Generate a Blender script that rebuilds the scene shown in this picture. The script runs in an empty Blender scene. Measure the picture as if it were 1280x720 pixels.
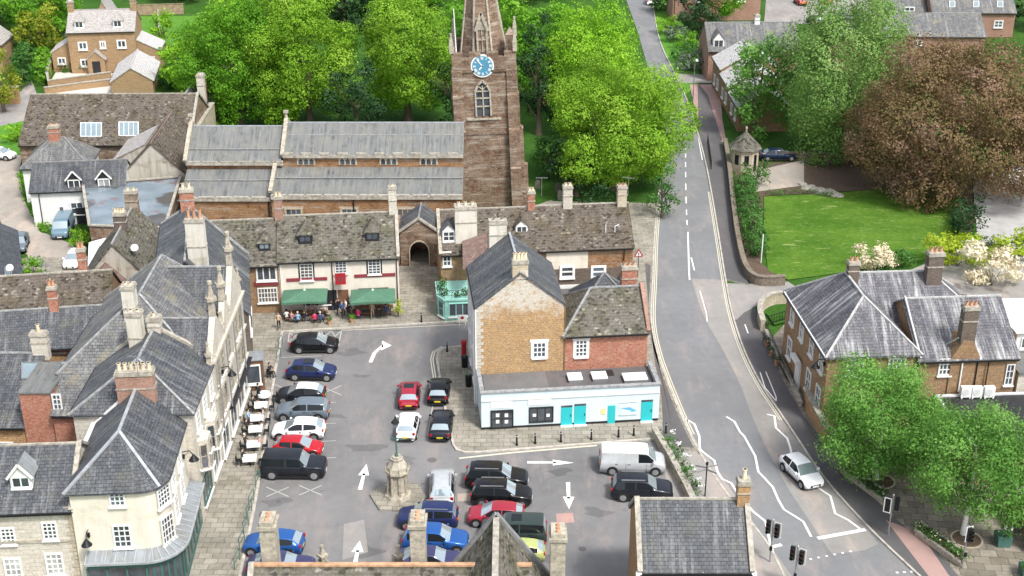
import bpy, bmesh, math, random
import numpy as np
from mathutils import Vector, Matrix
random.seed(7); rng = np.random.default_rng(7)
scene = bpy.context.scene
COL = scene.collection
R = math.radians
# ---------------------------------------------------------------- camera model of the drone
FPX, PITCH, CAMH = 1660.0, R(24), 54.0
CP, SP = math.cos(PITCH), math.sin(PITCH)
CAM = Vector((0, 0, CAMH))
def ray(px, py):
    u = (px-640)/FPX; v = (py-360)/FPX
    return Vector((u, CP-v*SP, -(SP+v*CP)))
def G(px, py, h=0.0):
    d = ray(px, py); t = (h-CAMH)/d.z
    return Vector((d.x*t, d.y*t, h))
def g2(px, py, h=0.0):
    p = G(px, py, h); return (p.x, p.y)
def PY(px, py, Y):
    d = ray(px, py); t = Y/d.y
    return CAM + d*t

# ---------------------------------------------------------------- objects
def link(o, parent=None):
    COL.objects.link(o)
    if parent is not None: o.parent = parent
    return o
def tag(o, label=None, cat=None, group=None, kind=None):
    if label: o['label'] = label
    if cat: o['category'] = cat
    if group: o['group'] = group
    if kind: o['kind'] = kind
    return o
def thing(name, label, cat, loc=(0, 0, 0), rz=0.0, group=None):
    o = bpy.data.objects.new(name, None); o.empty_display_size = .3
    o.location = loc; o.rotation_euler = (0, 0, rz)
    link(o); tag(o, label, cat, group)
    return o
KIDS = {}
def copy_tree(o, parent=None):
    c = o.copy(); link(c, parent)
    for ch in [x for x in KIDS.get(o.name, [])]:
        k = copy_tree(ch, c)
    return c
def reg(parent, child):
    KIDS.setdefault(parent.name, []).append(child)

class MB:
    """collects faces; build() makes ONE mesh object with uv in metres"""
    def __init__(s): s.v = []; s.f = []; s.m = []; s.sm = []
    def poly(s, pts, m=0, sm=False):
        i = len(s.v); s.v += [tuple(p) for p in pts]
        s.f.append(tuple(range(i, i+len(pts)))); s.m.append(m); s.sm.append(sm); return s
    def add(s, V, Fc, m=0, sm=False):
        i = len(s.v); s.v += [tuple(p) for p in V]
        for f in Fc: s.f.append(tuple(k+i for k in f)); s.m.append(m); s.sm.append(sm)
        return s
    def box(s, x0, x1, y0, y1, z0, z1, m=0, M=None):
        V = [Vector(p) for p in ((x0,y0,z0),(x1,y0,z0),(x1,y1,z0),(x0,y1,z0),(x0,y0,z1),(x1,y0,z1),(x1,y1,z1),(x0,y1,z1))]
        if M is not None: V = [M @ p for p in V]
        return s.add(V, [(3,2,1,0),(4,5,6,7),(0,1,5,4),(1,2,6,5),(2,3,7,6),(3,0,4,7)], m)
    def obox(s, c, ax, ay, az, m=0):
        """box from centre and three half-axis vectors"""
        c = Vector(c); ax, ay, az = Vector(ax), Vector(ay), Vector(az)
        V = [c+sx*ax+sy*ay+sz*az for sz in (-1,1) for sx, sy in ((-1,-1),(1,-1),(1,1),(-1,1))]
        return s.add(V, [(3,2,1,0),(4,5,6,7),(0,1,5,4),(1,2,6,5),(2,3,7,6),(3,0,4,7)], m)
    def bar(s, a, b, w=.1, h=.1, m=0, up=(0,0,1)):
        a, b = Vector(a), Vector(b); d = b-a; L = d.length
        if L < 1e-6: return s
        d.normalize(); up = Vector(up)
        if abs(d.dot(up)) > .99: up = Vector((0, 1, 0))
        sx = d.cross(up).normalized(); uz = sx.cross(d)
        return s.obox((a+b)/2, d*L/2, sx*w/2, uz*h/2, m)
    def cyl(s, a, b, r0, r1=None, n=8, m=0, cap=True, sm=True):
        a, b = Vector(a), Vector(b); r1 = r0 if r1 is None else r1
        d = (b-a).normalized(); t = Vector((1,0,0)) if abs(d.x) < .9 else Vector((0,1,0))
        x = d.cross(t).normalized(); y = d.cross(x)
        V = [a+(x*math.cos(k*2*math.pi/n)+y*math.sin(k*2*math.pi/n))*r0 for k in range(n)]
        V += [b+(x*math.cos(k*2*math.pi/n)+y*math.sin(k*2*math.pi/n))*r1 for k in range(n)]
        s.add(V, [(k,(k+1)%n,n+(k+1)%n,n+k) for k in range(n)], m, sm)
        if cap:
            s.poly(V[:n][::-1], m); s.poly(V[n:], m)
        return s
    def prism(s, pts, z0, z1, m=0, mside=None):
        """pts: 2d outline"""
        n = len(pts); ms = m if mside is None else mside
        s.poly([(p[0],p[1],z1) for p in pts], m)
        s.poly([(p[0],p[1],z0) for p in reversed(pts)], ms)
        for k in range(n):
            a, b = pts[k], pts[(k+1)%n]
            s.poly([(a[0],a[1],z0),(b[0],b[1],z0),(b[0],b[1],z1),(a[0],a[1],z1)], ms)
        return s
    def ngon(s, r, n, z0, z1, r1=None, m=0, c=(0,0), rot=0, cap=True):
        r1 = r if r1 is None else r1
        A = [(c[0]+r*math.cos(rot+k*2*math.pi/n), c[1]+r*math.sin(rot+k*2*math.pi/n), z0) for k in range(n)]
        B = [(c[0]+r1*math.cos(rot+k*2*math.pi/n), c[1]+r1*math.sin(rot+k*2*math.pi/n), z1) for k in range(n)]
        for k in range(n): s.poly([A[k],A[(k+1)%n],B[(k+1)%n],B[k]], m)
        if cap:
            if r1 > 1e-4: s.poly(B, m)
            if r > 1e-4: s.poly(A[::-1], m)
        return s
    def slab(s, V, Fc, t=.14, m=0, ms=None):
        """closed sheet of thickness t below the given faces"""
        V = [Vector(p) for p in V]; n = len(V); ms = m if ms is None else ms
        i = len(s.v); s.v += [tuple(p) for p in V]+[(p.x,p.y,p.z-t) for p in V]
        ed = {}
        for f in Fc:
            s.f.append(tuple(k+i for k in f)); s.m.append(m); s.sm.append(False)
            s.f.append(tuple(k+i+n for k in reversed(f))); s.m.append(ms); s.sm.append(False)
            for a, b in zip(f, f[1:]+f[:1]): ed[(a,b)] = 1
        for (a, b) in ed:
            if (b, a) not in ed:
                s.f.append((b+i, a+i, a+i+n, b+i+n)); s.m.append(ms); s.sm.append(False)
        return s
    def build(s, name, mats, parent=None, smooth=False, weld=False):
        if not isinstance(mats, (list, tuple)): mats = [mats]
        me = bpy.data.meshes.new(name); me.from_pydata(s.v, [], s.f)
        for m in mats: me.materials.append(m)
        me.polygons.foreach_set('material_index', s.m)
        me.polygons.foreach_set('use_smooth', [smooth or q for q in s.sm])
        me.update()
        uv = me.uv_layers.new(name='UVMap'); dat = np.zeros(len(me.loops)*2, dtype=np.float32)
        P = s.v
        for p in me.polygons:
            n = p.normal
            if n.z < 0: n = -n
            if n.z > .995: t = Vector((1,0,0)); b = Vector((0,1,0))
            else:
                t = Vector((-n.y, n.x, 0)).normalized()
                if abs(t.x) > abs(t.y):
                    if t.x < 0: t = -t
                elif t.y < 0: t = -t
                b = n.cross(t)
                if b.z < 0: b = -b
            for li in range(p.loop_start, p.loop_start+p.loop_total):
                q = P[s.f[p.index][li-p.loop_start]]
                dat[2*li] = q[0]*t.x+q[1]*t.y+q[2]*t.z; dat[2*li+1] = q[0]*b.x+q[1]*b.y+q[2]*b.z
        uv.data.foreach_set('uv', dat)
        if weld:
            bm = bmesh.new(); bm.from_mesh(me); bmesh.ops.remove_doubles(bm, verts=bm.verts, dist=1e-4); bm.to_mesh(me); bm.free()
        o = bpy.data.objects.new(name, me); link(o, parent)
        if parent is not None: reg(parent, o)
        return o

# ---------------------------------------------------------------- materials
class N:
    def __init__(s, name, rough=.85, metallic=0, spec=.3):
        s.mat = bpy.data.materials.new(name); s.mat.use_nodes = True
        s.nt = s.mat.node_tree; s.b = s.nt.nodes['Principled BSDF']
        s.b.inputs['Roughness'].default_value = rough; s.b.inputs['Metallic'].default_value = metallic
        s.b.inputs['Specular IOR Level'].default_value = spec
        tc = s.nt.nodes.new('ShaderNodeTexCoord'); s.uv = tc.outputs['UV']; s.ob = tc.outputs['Object']; s.gen = tc.outputs['Generated']
    def n(s, t, **k):
        x = s.nt.nodes.new(t)
        for a, v in k.items(): setattr(x, a, v)
        return x
    def l(s, a, b): s.nt.links.new(a, b)
    def map(s, src, sc=(1,1,1), loc=(0,0,0), rot=(0,0,0)):
        m = s.n('ShaderNodeMapping'); s.l(src, m.inputs[0])
        m.inputs['Scale'].default_value = sc; m.inputs['Location'].default_value = loc; m.inputs['Rotation'].default_value = rot
        return m.outputs[0]
    def noise(s, src, scale, det=3, rough=.6, lo=None, hi=None):
        x = s.n('ShaderNodeTexNoise'); s.l(src, x.inputs['Vector'])
        x.inputs['Scale'].default_value = scale; x.inputs['Detail'].default_value = det; x.inputs['Roughness'].default_value = rough
        o = x.outputs['Fac']
        return o if lo is None else s.rng(o, lo, hi)
    def rng(s, o, lo, hi, a=0., b=1.):
        m = s.n('ShaderNodeMapRange'); s.l(o, m.inputs[0])
        for k, v in zip((1,2,3,4), (lo, hi, a, b)): m.inputs[k].default_value = v
        return m.outputs[0]
    def mix(s, fac, a, b, mode='MIX'):
        m = s.n('ShaderNodeMix', data_type='RGBA', blend_type=mode)
        for sock, v in ((m.inputs[0], fac), (m.inputs[6], a), (m.inputs[7], b)):
            if isinstance(v, (int, float)): sock.default_value = v
            elif isinstance(v, tuple): sock.default_value = (*v[:3], 1)
            else: s.l(v, sock)
        return m.outputs[2]
    def mul(s, a, b):
        m = s.n('ShaderNodeMath', operation='MULTIPLY')
        for k, v in enumerate((a, b)):
            if isinstance(v, (int, float)): m.inputs[k].default_value = v
            else: s.l(v, m.inputs[k])
        return m.outputs[0]
    def brick(s, src, c1, c2, mo, w, h, ms=.012, off=.5):
        x = s.n('ShaderNodeTexBrick'); s.l(src, x.inputs['Vector']); x.offset = off
        for k, v in (('Color1', c1), ('Color2', c2), ('Mortar', mo)): x.inputs[k].default_value = (*v, 1)
        x.inputs['Scale'].default_value = 1; x.inputs['Mortar Size'].default_value = ms; x.inputs['Bias'].default_value = 0
        x.inputs['Brick Width'].default_value = w; x.inputs['Row Height'].default_value = h
        return x.outputs['Color'], x.outputs['Fac']
    def col(s, o):
        if isinstance(o, tuple): s.b.inputs['Base Color'].default_value = (*o[:3], 1)
        else: s.l(o, s.b.inputs['Base Color'])
        return s
    def bump(s, o, d=.02, st=.6, inv=False):
        b = s.n('ShaderNodeBump'); b.invert = inv; b.inputs['Strength'].default_value = st; b.inputs['Distance'].default_value = d
        s.l(o, b.inputs['Height']); s.l(b.outputs[0], s.b.inputs['Normal']); return s
MT = {}
def plain(name, c, rough=.6, metallic=0, var=.12, spec=.3, vs=1.5):
    if name in MT: return MT[name]
    k = N(name, rough, metallic, spec)
    d = tuple(x*(1-var) for x in c); e = tuple(min(1, x*(1+var)) for x in c)
    k.col(k.mix(k.noise(k.ob, vs, 4, .65, .3, .7), d, e)); MT[name] = k.mat; return k.mat
def slate(name, c1, c2, streak, amt=.5, moss=(.16,.15,.10), mossamt=.2, w=.34, h=.24):
    k = N(name, .62, 0, .35)
    c, f = k.brick(k.uv, c1, c2, tuple(x*.35 for x in c1), w, h, .014)
    st = k.noise(k.map(k.uv, (2.6, .16, 1)), 1.0, 5, .7, .47, .72)
    big = k.noise(k.map(k.uv, (.35, .22, 1)), 1.0, 3, .6, .35, .65)
    c = k.mix(k.mul(k.mul(st, big), amt), c, streak)
    fine = k.noise(k.uv, 2.2, 5, .75, .38, .64)
    c = k.mix(fine, c, k.mix(1.0, c, (.62,.62,.64), 'MULTIPLY'))
    c = k.mix(k.mul(k.noise(k.map(k.uv, loc=(7,3,0)), .7, 5, .7, .52, .72), mossamt), c, moss)
    c = k.mix(k.noise(k.uv, 9, 2, .5, .68, .76), c, streak)
    k.col(c).bump(f, .03, .8, True); MT[name] = k.mat
def stoneslate(name, c1, c2, lich, moss):
    k = N(name, .92, 0, .15)
    v = k.n('ShaderNodeTexVoronoi'); k.l(k.map(k.uv, (3.6, 5.2, 1)), v.inputs['Vector']); v.inputs['Scale'].default_value = 1
    sep = k.n('ShaderNodeSeparateColor'); k.l(v.outputs['Color'], sep.inputs[0])
    c = k.mix(sep.outputs[0], c1, c2)
    c = k.mix(k.mul(k.rng(sep.outputs[1], .955, .98), .75), c, lich)
    c = k.mix(k.rng(sep.outputs[2], .84, .88), c, tuple(x*.5 for x in c1))
    _, f = k.brick(k.uv, (1,1,1), (1,1,1), (0,0,0), .5, .3, .05)
    c = k.mix(k.mul(f, .35), c, tuple(x*.45 for x in c1))
    c = k.mix(k.noise(k.uv, .45, 5, .7, .45, .7), c, k.mix(1.0, c, moss, 'MULTIPLY'))
    c = k.mix(k.mul(k.noise(k.uv, 7, 5, .8, .59, .70), k.noise(k.uv, .6, 4, .7, .35, .62, )), c, lich); c = k.mix(k.noise(k.map(k.uv, (.8,.35,1), loc=(1,8,0)), 1, 6, .8, .5, .66), c, k.mix(1.0, c, (.62,.60,.58), 'MULTIPLY'))
    k.col(c).bump(k.noise(k.uv, 4, 4, .7), .08, .8); MT[name] = k.mat
def masonry(name, c1, c2, mo, w, h, stain=(.55,.5,.45), sa=.5, ms=.014, third=None, speck=None, band=None, high=None):
    k = N(name, .9, 0, .2)
    wob = k.n('ShaderNodeTexNoise'); k.l(k.uv, wob.inputs['Vector']); wob.inputs['Scale'].default_value = 2.5
    vm = k.n('ShaderNodeVectorMath', operation='MULTIPLY_ADD'); k.l(wob.outputs['Color'], vm.inputs[0]); vm.inputs[1].default_value = (.08,.08,0); k.l(k.uv, vm.inputs[2])
    c, f = k.brick(vm.outputs[0], c1, c2, mo, w, h, ms)
    if third: c = k.mix(k.noise(k.uv, 1.6, 4, .75, .52, .66), c, third)
    c = k.mix(k.mul(k.noise(k.map(k.uv, (.5,.3,1)), 1, 5, .7, .45, .7), sa), c, k.mix(1.0, c, stain, 'MULTIPLY'))
    if speck: c = k.mix(k.noise(k.uv, 4.5, 5, .8, .53, .64), c, speck)
    if band:
        c = k.mix(k.noise(k.map(k.uv, (.22,1.6,1)), 1, 6, .75, .50, .63), c, band); c = k.mix(k.noise(k.map(k.uv, (.5,.7,1), loc=(5,5,0)), 1, 6, .75, .5, .64), c, k.mix(1.0, c, (.62,.5,.45), 'MULTIPLY'))
    if high:
        sx = k.n('ShaderNodeSeparateXYZ'); k.l(k.ob, sx.inputs[0]); ad = k.n('ShaderNodeMath', operation='MULTIPLY_ADD'); k.l(k.noise(k.uv, .7, 6, .8), ad.inputs[0]); ad.inputs[1].default_value = 5.0; k.l(sx.outputs[2], ad.inputs[2])
        c = k.mix(k.mul(k.rng(ad.outputs[0], high[1], high[1]+1.2), k.noise(k.uv, 2.2, 5, .8, .36, .5)), c, high[0])
    c = k.mix(k.noise(k.uv, 6, 5, .8, .38, .64), k.mix(1.0, c, (.68,.67,.66), 'MULTIPLY'), c)
    k.col(c).bump(f, .02, .7, True); MT[name] = k.mat
def render_wall(name, c, stain=(.62,.58,.5), amt=.5):
    k = N(name, .8, 0, .25)
    cc = k.mix(k.noise(k.ob, .8, 5, .7, .35, .7), c, tuple(x*.9 for x in c))
    cc = k.mix(k.mul(k.noise(k.map(k.uv, (1.6,.14,1)), 1, 5, .7, .5, .75), amt), cc, k.mix(1.0, cc, stain, 'MULTIPLY'))
    cc = k.mix(k.mul(k.noise(k.map(k.uv, (.4,.6,1), loc=(3,9,0)), 1, 5, .75, .52, .7), amt), cc, k.mix(1.0, cc, stain, 'MULTIPLY'))
    k.col(cc).bump(k.noise(k.uv, 8, 4, .7), .01, .5); MT[name] = k.mat
# roofs
slate('slate_blue', (.062,.068,.078), (.10,.106,.116), (.42,.42,.41), .75, mossamt=.35)
slate('slate_pale', (.115,.118,.122), (.185,.186,.186), (.50,.50,.48), .8, mossamt=.7, moss=(.27,.24,.15))
slate('slate_dark', (.055,.062,.075), (.085,.093,.105), (.30,.31,.32), .3)
slate('slate_purple', (.085,.085,.10), (.135,.132,.15), (.62,.62,.61), 1.5, w=.36, h=.26)
stoneslate('stone_slate', (.125,.117,.10), (.175,.163,.138), (.34,.32,.26), (.62,.66,.45))
stoneslate('stone_slate_brown', (.11,.092,.078), (.16,.137,.115), (.32,.29,.24), (.75,.74,.55))
slate('slate_new', (.42,.395,.37), (.47,.44,.41), (.52,.5,.47), .2, mossamt=.12, w=.5, h=.35)
slate('clay_tile', (.20,.13,.11), (.28,.19,.16), (.35,.28,.25), .3)
slate('slate_white', (.60,.58,.56), (.68,.66,.64), (.75,.74,.72), .2, mossamt=.08)  # own white on the terrace roofs; painted overexposure on garage and wings
def leadmat(name, c, dark):
    k = N(name, .55, .1, .4)
    cc = k.mix(k.noise(k.map(k.uv, (2.6,.22,1)), 1, 6, .78, .40, .62), c, dark); cc = k.mix(k.noise(k.map(k.uv, (3.2,.5,1), loc=(2,6,0)), 1, 6, .8, .58, .68), cc, tuple(x*1.5 for x in c)); cc = k.mix(k.noise(k.uv, .6, 5, .75, .42, .66), cc, (.20,.195,.17))
    cc = k.mix(k.noise(k.map(k.uv, (.5,.8,1), loc=(5,1,0)), 1, 5, .7, .45, .7), cc, tuple(x*.8 for x in c))
    _, f = k.brick(k.uv, (1,1,1), (1,1,1), (0,0,0), .75, 40, .03, 0)
    cc = k.mix(k.mul(f, .45), cc, tuple(x*.55 for x in c))
    k.col(cc).bump(f, .05, .6); MT[name] = k.mat
leadmat('lead_roof', (.20,.208,.205), (.06,.064,.066))
leadmat('lead_canopy', (.30,.33,.35), (.2,.22,.24))
# walls
masonry('ironstone', (.52,.28,.11), (.36,.215,.11), (.50,.40,.28), .42, .2, sa=.4, third=(.56,.38,.20), speck=(.58,.44,.27))
masonry('ironstone_gable', (.50,.30,.135), (.37,.235,.125), (.52,.42,.28), .36, .17, sa=.25, third=(.60,.40,.20), speck=(.64,.48,.28), high=((.66,.62,.54), 10.7))
masonry('ironstone_dark', (.19,.125,.088), (.29,.195,.135), (.27,.22,.17), .5, .26, sa=1.0, third=(.33,.25,.18), speck=(.38,.32,.25), band=(.45,.40,.33))
masonry('wall_rubble', (.20,.165,.13), (.29,.25,.20), (.18,.15,.12), .4, .2, sa=.8, speck=(.36,.32,.26))
masonry('ironstone_orange', (.38,.20,.095), (.30,.17,.09), (.40,.28,.18), .6, .3, sa=.8, speck=(.42,.29,.18), band=(.40,.32,.24))
masonry('limestone', (.52,.45,.34), (.60,.53,.42), (.45,.39,.3), .6, .3, sa=.6)
masonry('limestone_pale', (.60,.56,.48), (.68,.64,.56), (.55,.5,.42), .7, .32, sa=.4)
masonry('rubble_pale', (.70,.65,.55), (.52,.42,.28), (.60,.54,.44), .45, .2, sa=.3)
masonry('red_brick', (.40,.12,.075), (.52,.22,.14), (.52,.36,.28), .30, .1, sa=.4, ms=.01, third=(.54,.32,.23), speck=(.55,.37,.28))
masonry('red_brick_soft', (.38,.20,.15), (.46,.27,.2), (.5,.4,.33), .30, .1, sa=.5, ms=.01)
masonry('brown_brick', (.39,.235,.12), (.28,.18,.105), (.34,.26,.18), .34, .14, sa=.5, ms=.012, third=(.42,.28,.17), speck=(.42,.31,.20))
masonry('dark_brick', (.15,.12,.10), (.2,.16,.13), (.2,.17,.15), .30, .12, sa=.5, ms=.01)
masonry('new_stone', (.36,.235,.125), (.44,.30,.17), (.40,.30,.2), .5, .22, sa=.3, speck=(.48,.36,.22))
render_wall('cream_render', (.70,.65,.55)); render_wall('white_render', (.74,.74,.72), amt=.35); render_wall('chimney_cream', (.62,.59,.52), amt=.9)
render_wall('shop_blue', (.60,.71,.74), (.85,.88,.88), .5); render_wall('cream_pub', (.70,.64,.56), amt=.35)
render_wall('weathered_render', (.46,.43,.37), (.42,.37,.28), 1.0)
# trims
plain('white_paint', (.72,.72,.70), .5, var=.05); plain('rail_dark', (.06,.07,.06), .6); plain('dark_paint', (.025,.025,.028), .4); plain('maroon_paint', (.22,.04,.05), .5)
plain('mint_paint', (.30,.58,.50), .5); plain('teal_paint', (.03,.44,.47), .45, var=.05); plain('coping', (.34,.315,.265), .9, var=.4, vs=3)
plain('ridge_pale', (.27,.275,.275), .75, var=.4, vs=3); plain('ridge_bright', (.42,.42,.41), .75, var=.3, vs=3); plain('ridge_orange', (.45,.27,.16), .85, var=.35, vs=2); plain('ridge_dark', (.2,.2,.2), .8, var=.3)
plain('lead_trim', (.36,.38,.40), .5, .2, .2); plain('pot_clay', (.46,.26,.16), .8, var=.3); plain('pot_buff', (.62,.53,.38), .8, var=.25)
plain('timber_brown', (.16,.085,.05), .7, var=.3); plain('timber_fence', (.30,.22,.15), .8, var=.3)
plain('black_metal', (.018,.02,.02), .4, .3); plain('grey_metal', (.34,.35,.36), .4, .6); plain('green_metal', (.06,.14,.12), .5)
plain('red_paint', (.34,.02,.028), .4); plain('rubber', (.018,.018,.019), .8); plain('plastic_grey', (.55,.56,.56), .6)
plain('umbrella_green', (.075,.17,.11), .8, var=.15); plain('white_cloth', (.86,.86,.84), .8, var=.03)
plain('soil', (.10,.07,.05), .95, var=.35, vs=3); plain('bark', (.13,.10,.075), .9, var=.3, vs=4); plain('bark_white', (.72,.71,.66), .8, var=.15, vs=3)
plain('glass_white', (.20,.26,.29), .2, var=.12, spec=.6); plain('shed_white', (.84,.85,.87), .4, var=.05, vs=.5)
def glassmat(name, c, rough=.06):
    k = N(name, rough, 0, .8); k.col(k.mix(k.noise(k.ob, .9, 2, .5, .35, .65), c, tuple(x*2.2 for x in c))); MT[name] = k.mat
glassmat('window_glass', (.035,.042,.05)); glassmat('car_glass', (.02,.025,.03), .03)
glassmat('curtain_glass', (.22,.23,.22), .12); glassmat('glass_blind', (.065,.06,.055), .1); glassmat('glass_sky', (.05,.065,.08), .04)
def stone_trim():
    k = N('stone_carved', .9, 0, .2)
    k.col(k.mix(k.noise(k.ob, 3, 5, .75, .35, .65), (.50,.45,.36), (.24,.22,.18))); k.bump(k.noise(k.ob, 6, 4, .7), .05, .6); MT['stone_carved'] = k.mat
stone_trim()
# ground
def asphalt(name, c, patch=.35, warm=(1.12,1.0,.95)):
    k = N(name, .85, 0, .25)
    cc = k.mix(k.noise(k.ob, .09, 5, .65, .38, .62), c, tuple(x*(1-patch*.45) for x in c))
    cc = k.mix(k.noise(k.map(k.ob, (.5,.14,1), rot=(0,0,.1)), 1, 6, .7, .5, .68), cc, tuple(x*y*1.12 for x, y in zip(c, warm)))
    cc = k.mix(k.noise(k.ob, 1.1, 6, .8, .35, .75), k.mix(1.0, cc, (.84,.84,.85), 'MULTIPLY'), cc)
    cc = k.mix(k.noise(k.ob, .8, 8, .75, .62, .69), cc, tuple(x*.62 for x in c))
    v = k.n('ShaderNodeTexVoronoi', feature='DISTANCE_TO_EDGE'); k.l(k.map(k.ob, (.11,.14,1)), v.inputs['Vector']); v.inputs['Scale'].default_value = 1
    crack = k.mul(k.rng(v.outputs[0], 0, .006, .45, 0), k.noise(k.ob, .25, 2, .5, .55, .62))
    cc = k.mix(crack, cc, tuple(x*.45 for x in c))
    k.col(cc).bump(k.noise(k.ob, 30, 2, .6), .01, .4); MT[name] = k.mat
asphalt('asphalt', (.215,.213,.212), .5); asphalt('asphalt_road', (.215,.22,.225), .35); asphalt('asphalt_worn', (.32,.305,.285), .5)
asphalt('asphalt_dark', (.125,.120,.122), .3); asphalt('lane_gravel', (.40,.36,.31), .5); asphalt('tarmac_pink', (.42,.28,.25), .3)
def paving(name, c1, c2, mo, w, h, rot=0., st=.6):
    k = N(name, .88, 0, .25)
    wob = k.n('ShaderNodeTexNoise'); k.l(k.ob, wob.inputs['Vector']); wob.inputs['Scale'].default_value = .6
    vm = k.n('ShaderNodeVectorMath', operation='MULTIPLY_ADD'); k.l(wob.outputs['Color'], vm.inputs[0]); vm.inputs[1].default_value = (.25,.25,0); k.l(k.map(k.ob, rot=(0,0,rot)), vm.inputs[2])
    c, f = k.brick(vm.outputs[0], c1, c2, mo, w, h, .025)
    c = k.mix(k.mul(k.noise(k.ob, .5, 6, .75, .45, .68), st), c, k.mix(1.0, c, (.55,.56,.5), 'MULTIPLY'))
    c = k.mix(k.noise(k.ob, 5, 5, .75, .35, .7), k.mix(1.0, c, (.82,.82,.82), 'MULTIPLY'), c)
    k.col(c).bump(f, .01, .6, True); MT[name] = k.mat
paving('paving_slabs', (.275,.255,.215), (.37,.34,.285), (.17,.155,.13), .95, .62, st=.9)
paving('paving_old', (.20,.175,.14), (.32,.285,.24), (.12,.105,.085), 1.15, .8, .12, .9)
plain('kerb_stone', (.42,.39,.34), .85, var=.3, vs=2)
def grass(name, a, b, d, s1=.25, bright=None, loc=0):
    k = N(name, .95, 0, .1)
    c = k.mix(k.noise(k.ob, s1, 6, .75, .35, .65), a, b)
    c = k.mix(k.noise(k.ob, 2.5, 5, .8, .35, .7), k.mix(1.0, c, (.6,.66,.6), 'MULTIPLY'), c)
    if bright: c = k.mix(k.noise(k.map(k.ob, (.5,1.6,1), loc=(4,4,0)), .7, 7, .85, .56, .68), c, bright)
    k.col(c).bump(k.noise(k.ob, 6, 4, .8), .1, .7); MT[name] = k.mat
grass('lawn_grass', (.055,.14,.014), (.13,.235,.03), .5, .16, (.34,.38,.15)); grass('rough_grass', (.035,.10,.015), (.07,.16,.025), .5)
grass('garden_grass', (.09,.25,.03), (.15,.32,.05), .5)
plain('drive_pale', (.36,.355,.345), .85, var=.16, vs=.6); plain('drive_cream', (.58,.53,.47), .85, var=.05, vs=.6)
def paintline(name, c):
    k = N(name, .7, 0, .3)
    k.col(k.mix(k.noise(k.ob, 3.5, 6, .8, .56, .74), c, tuple(x*.55 for x in c))); MT[name] = k.mat
paintline('line_white', (.80,.80,.78)); paintline('line_cream', (.56,.53,.42)); paintline('line_faded', (.42,.41,.38))
M = MT

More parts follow.
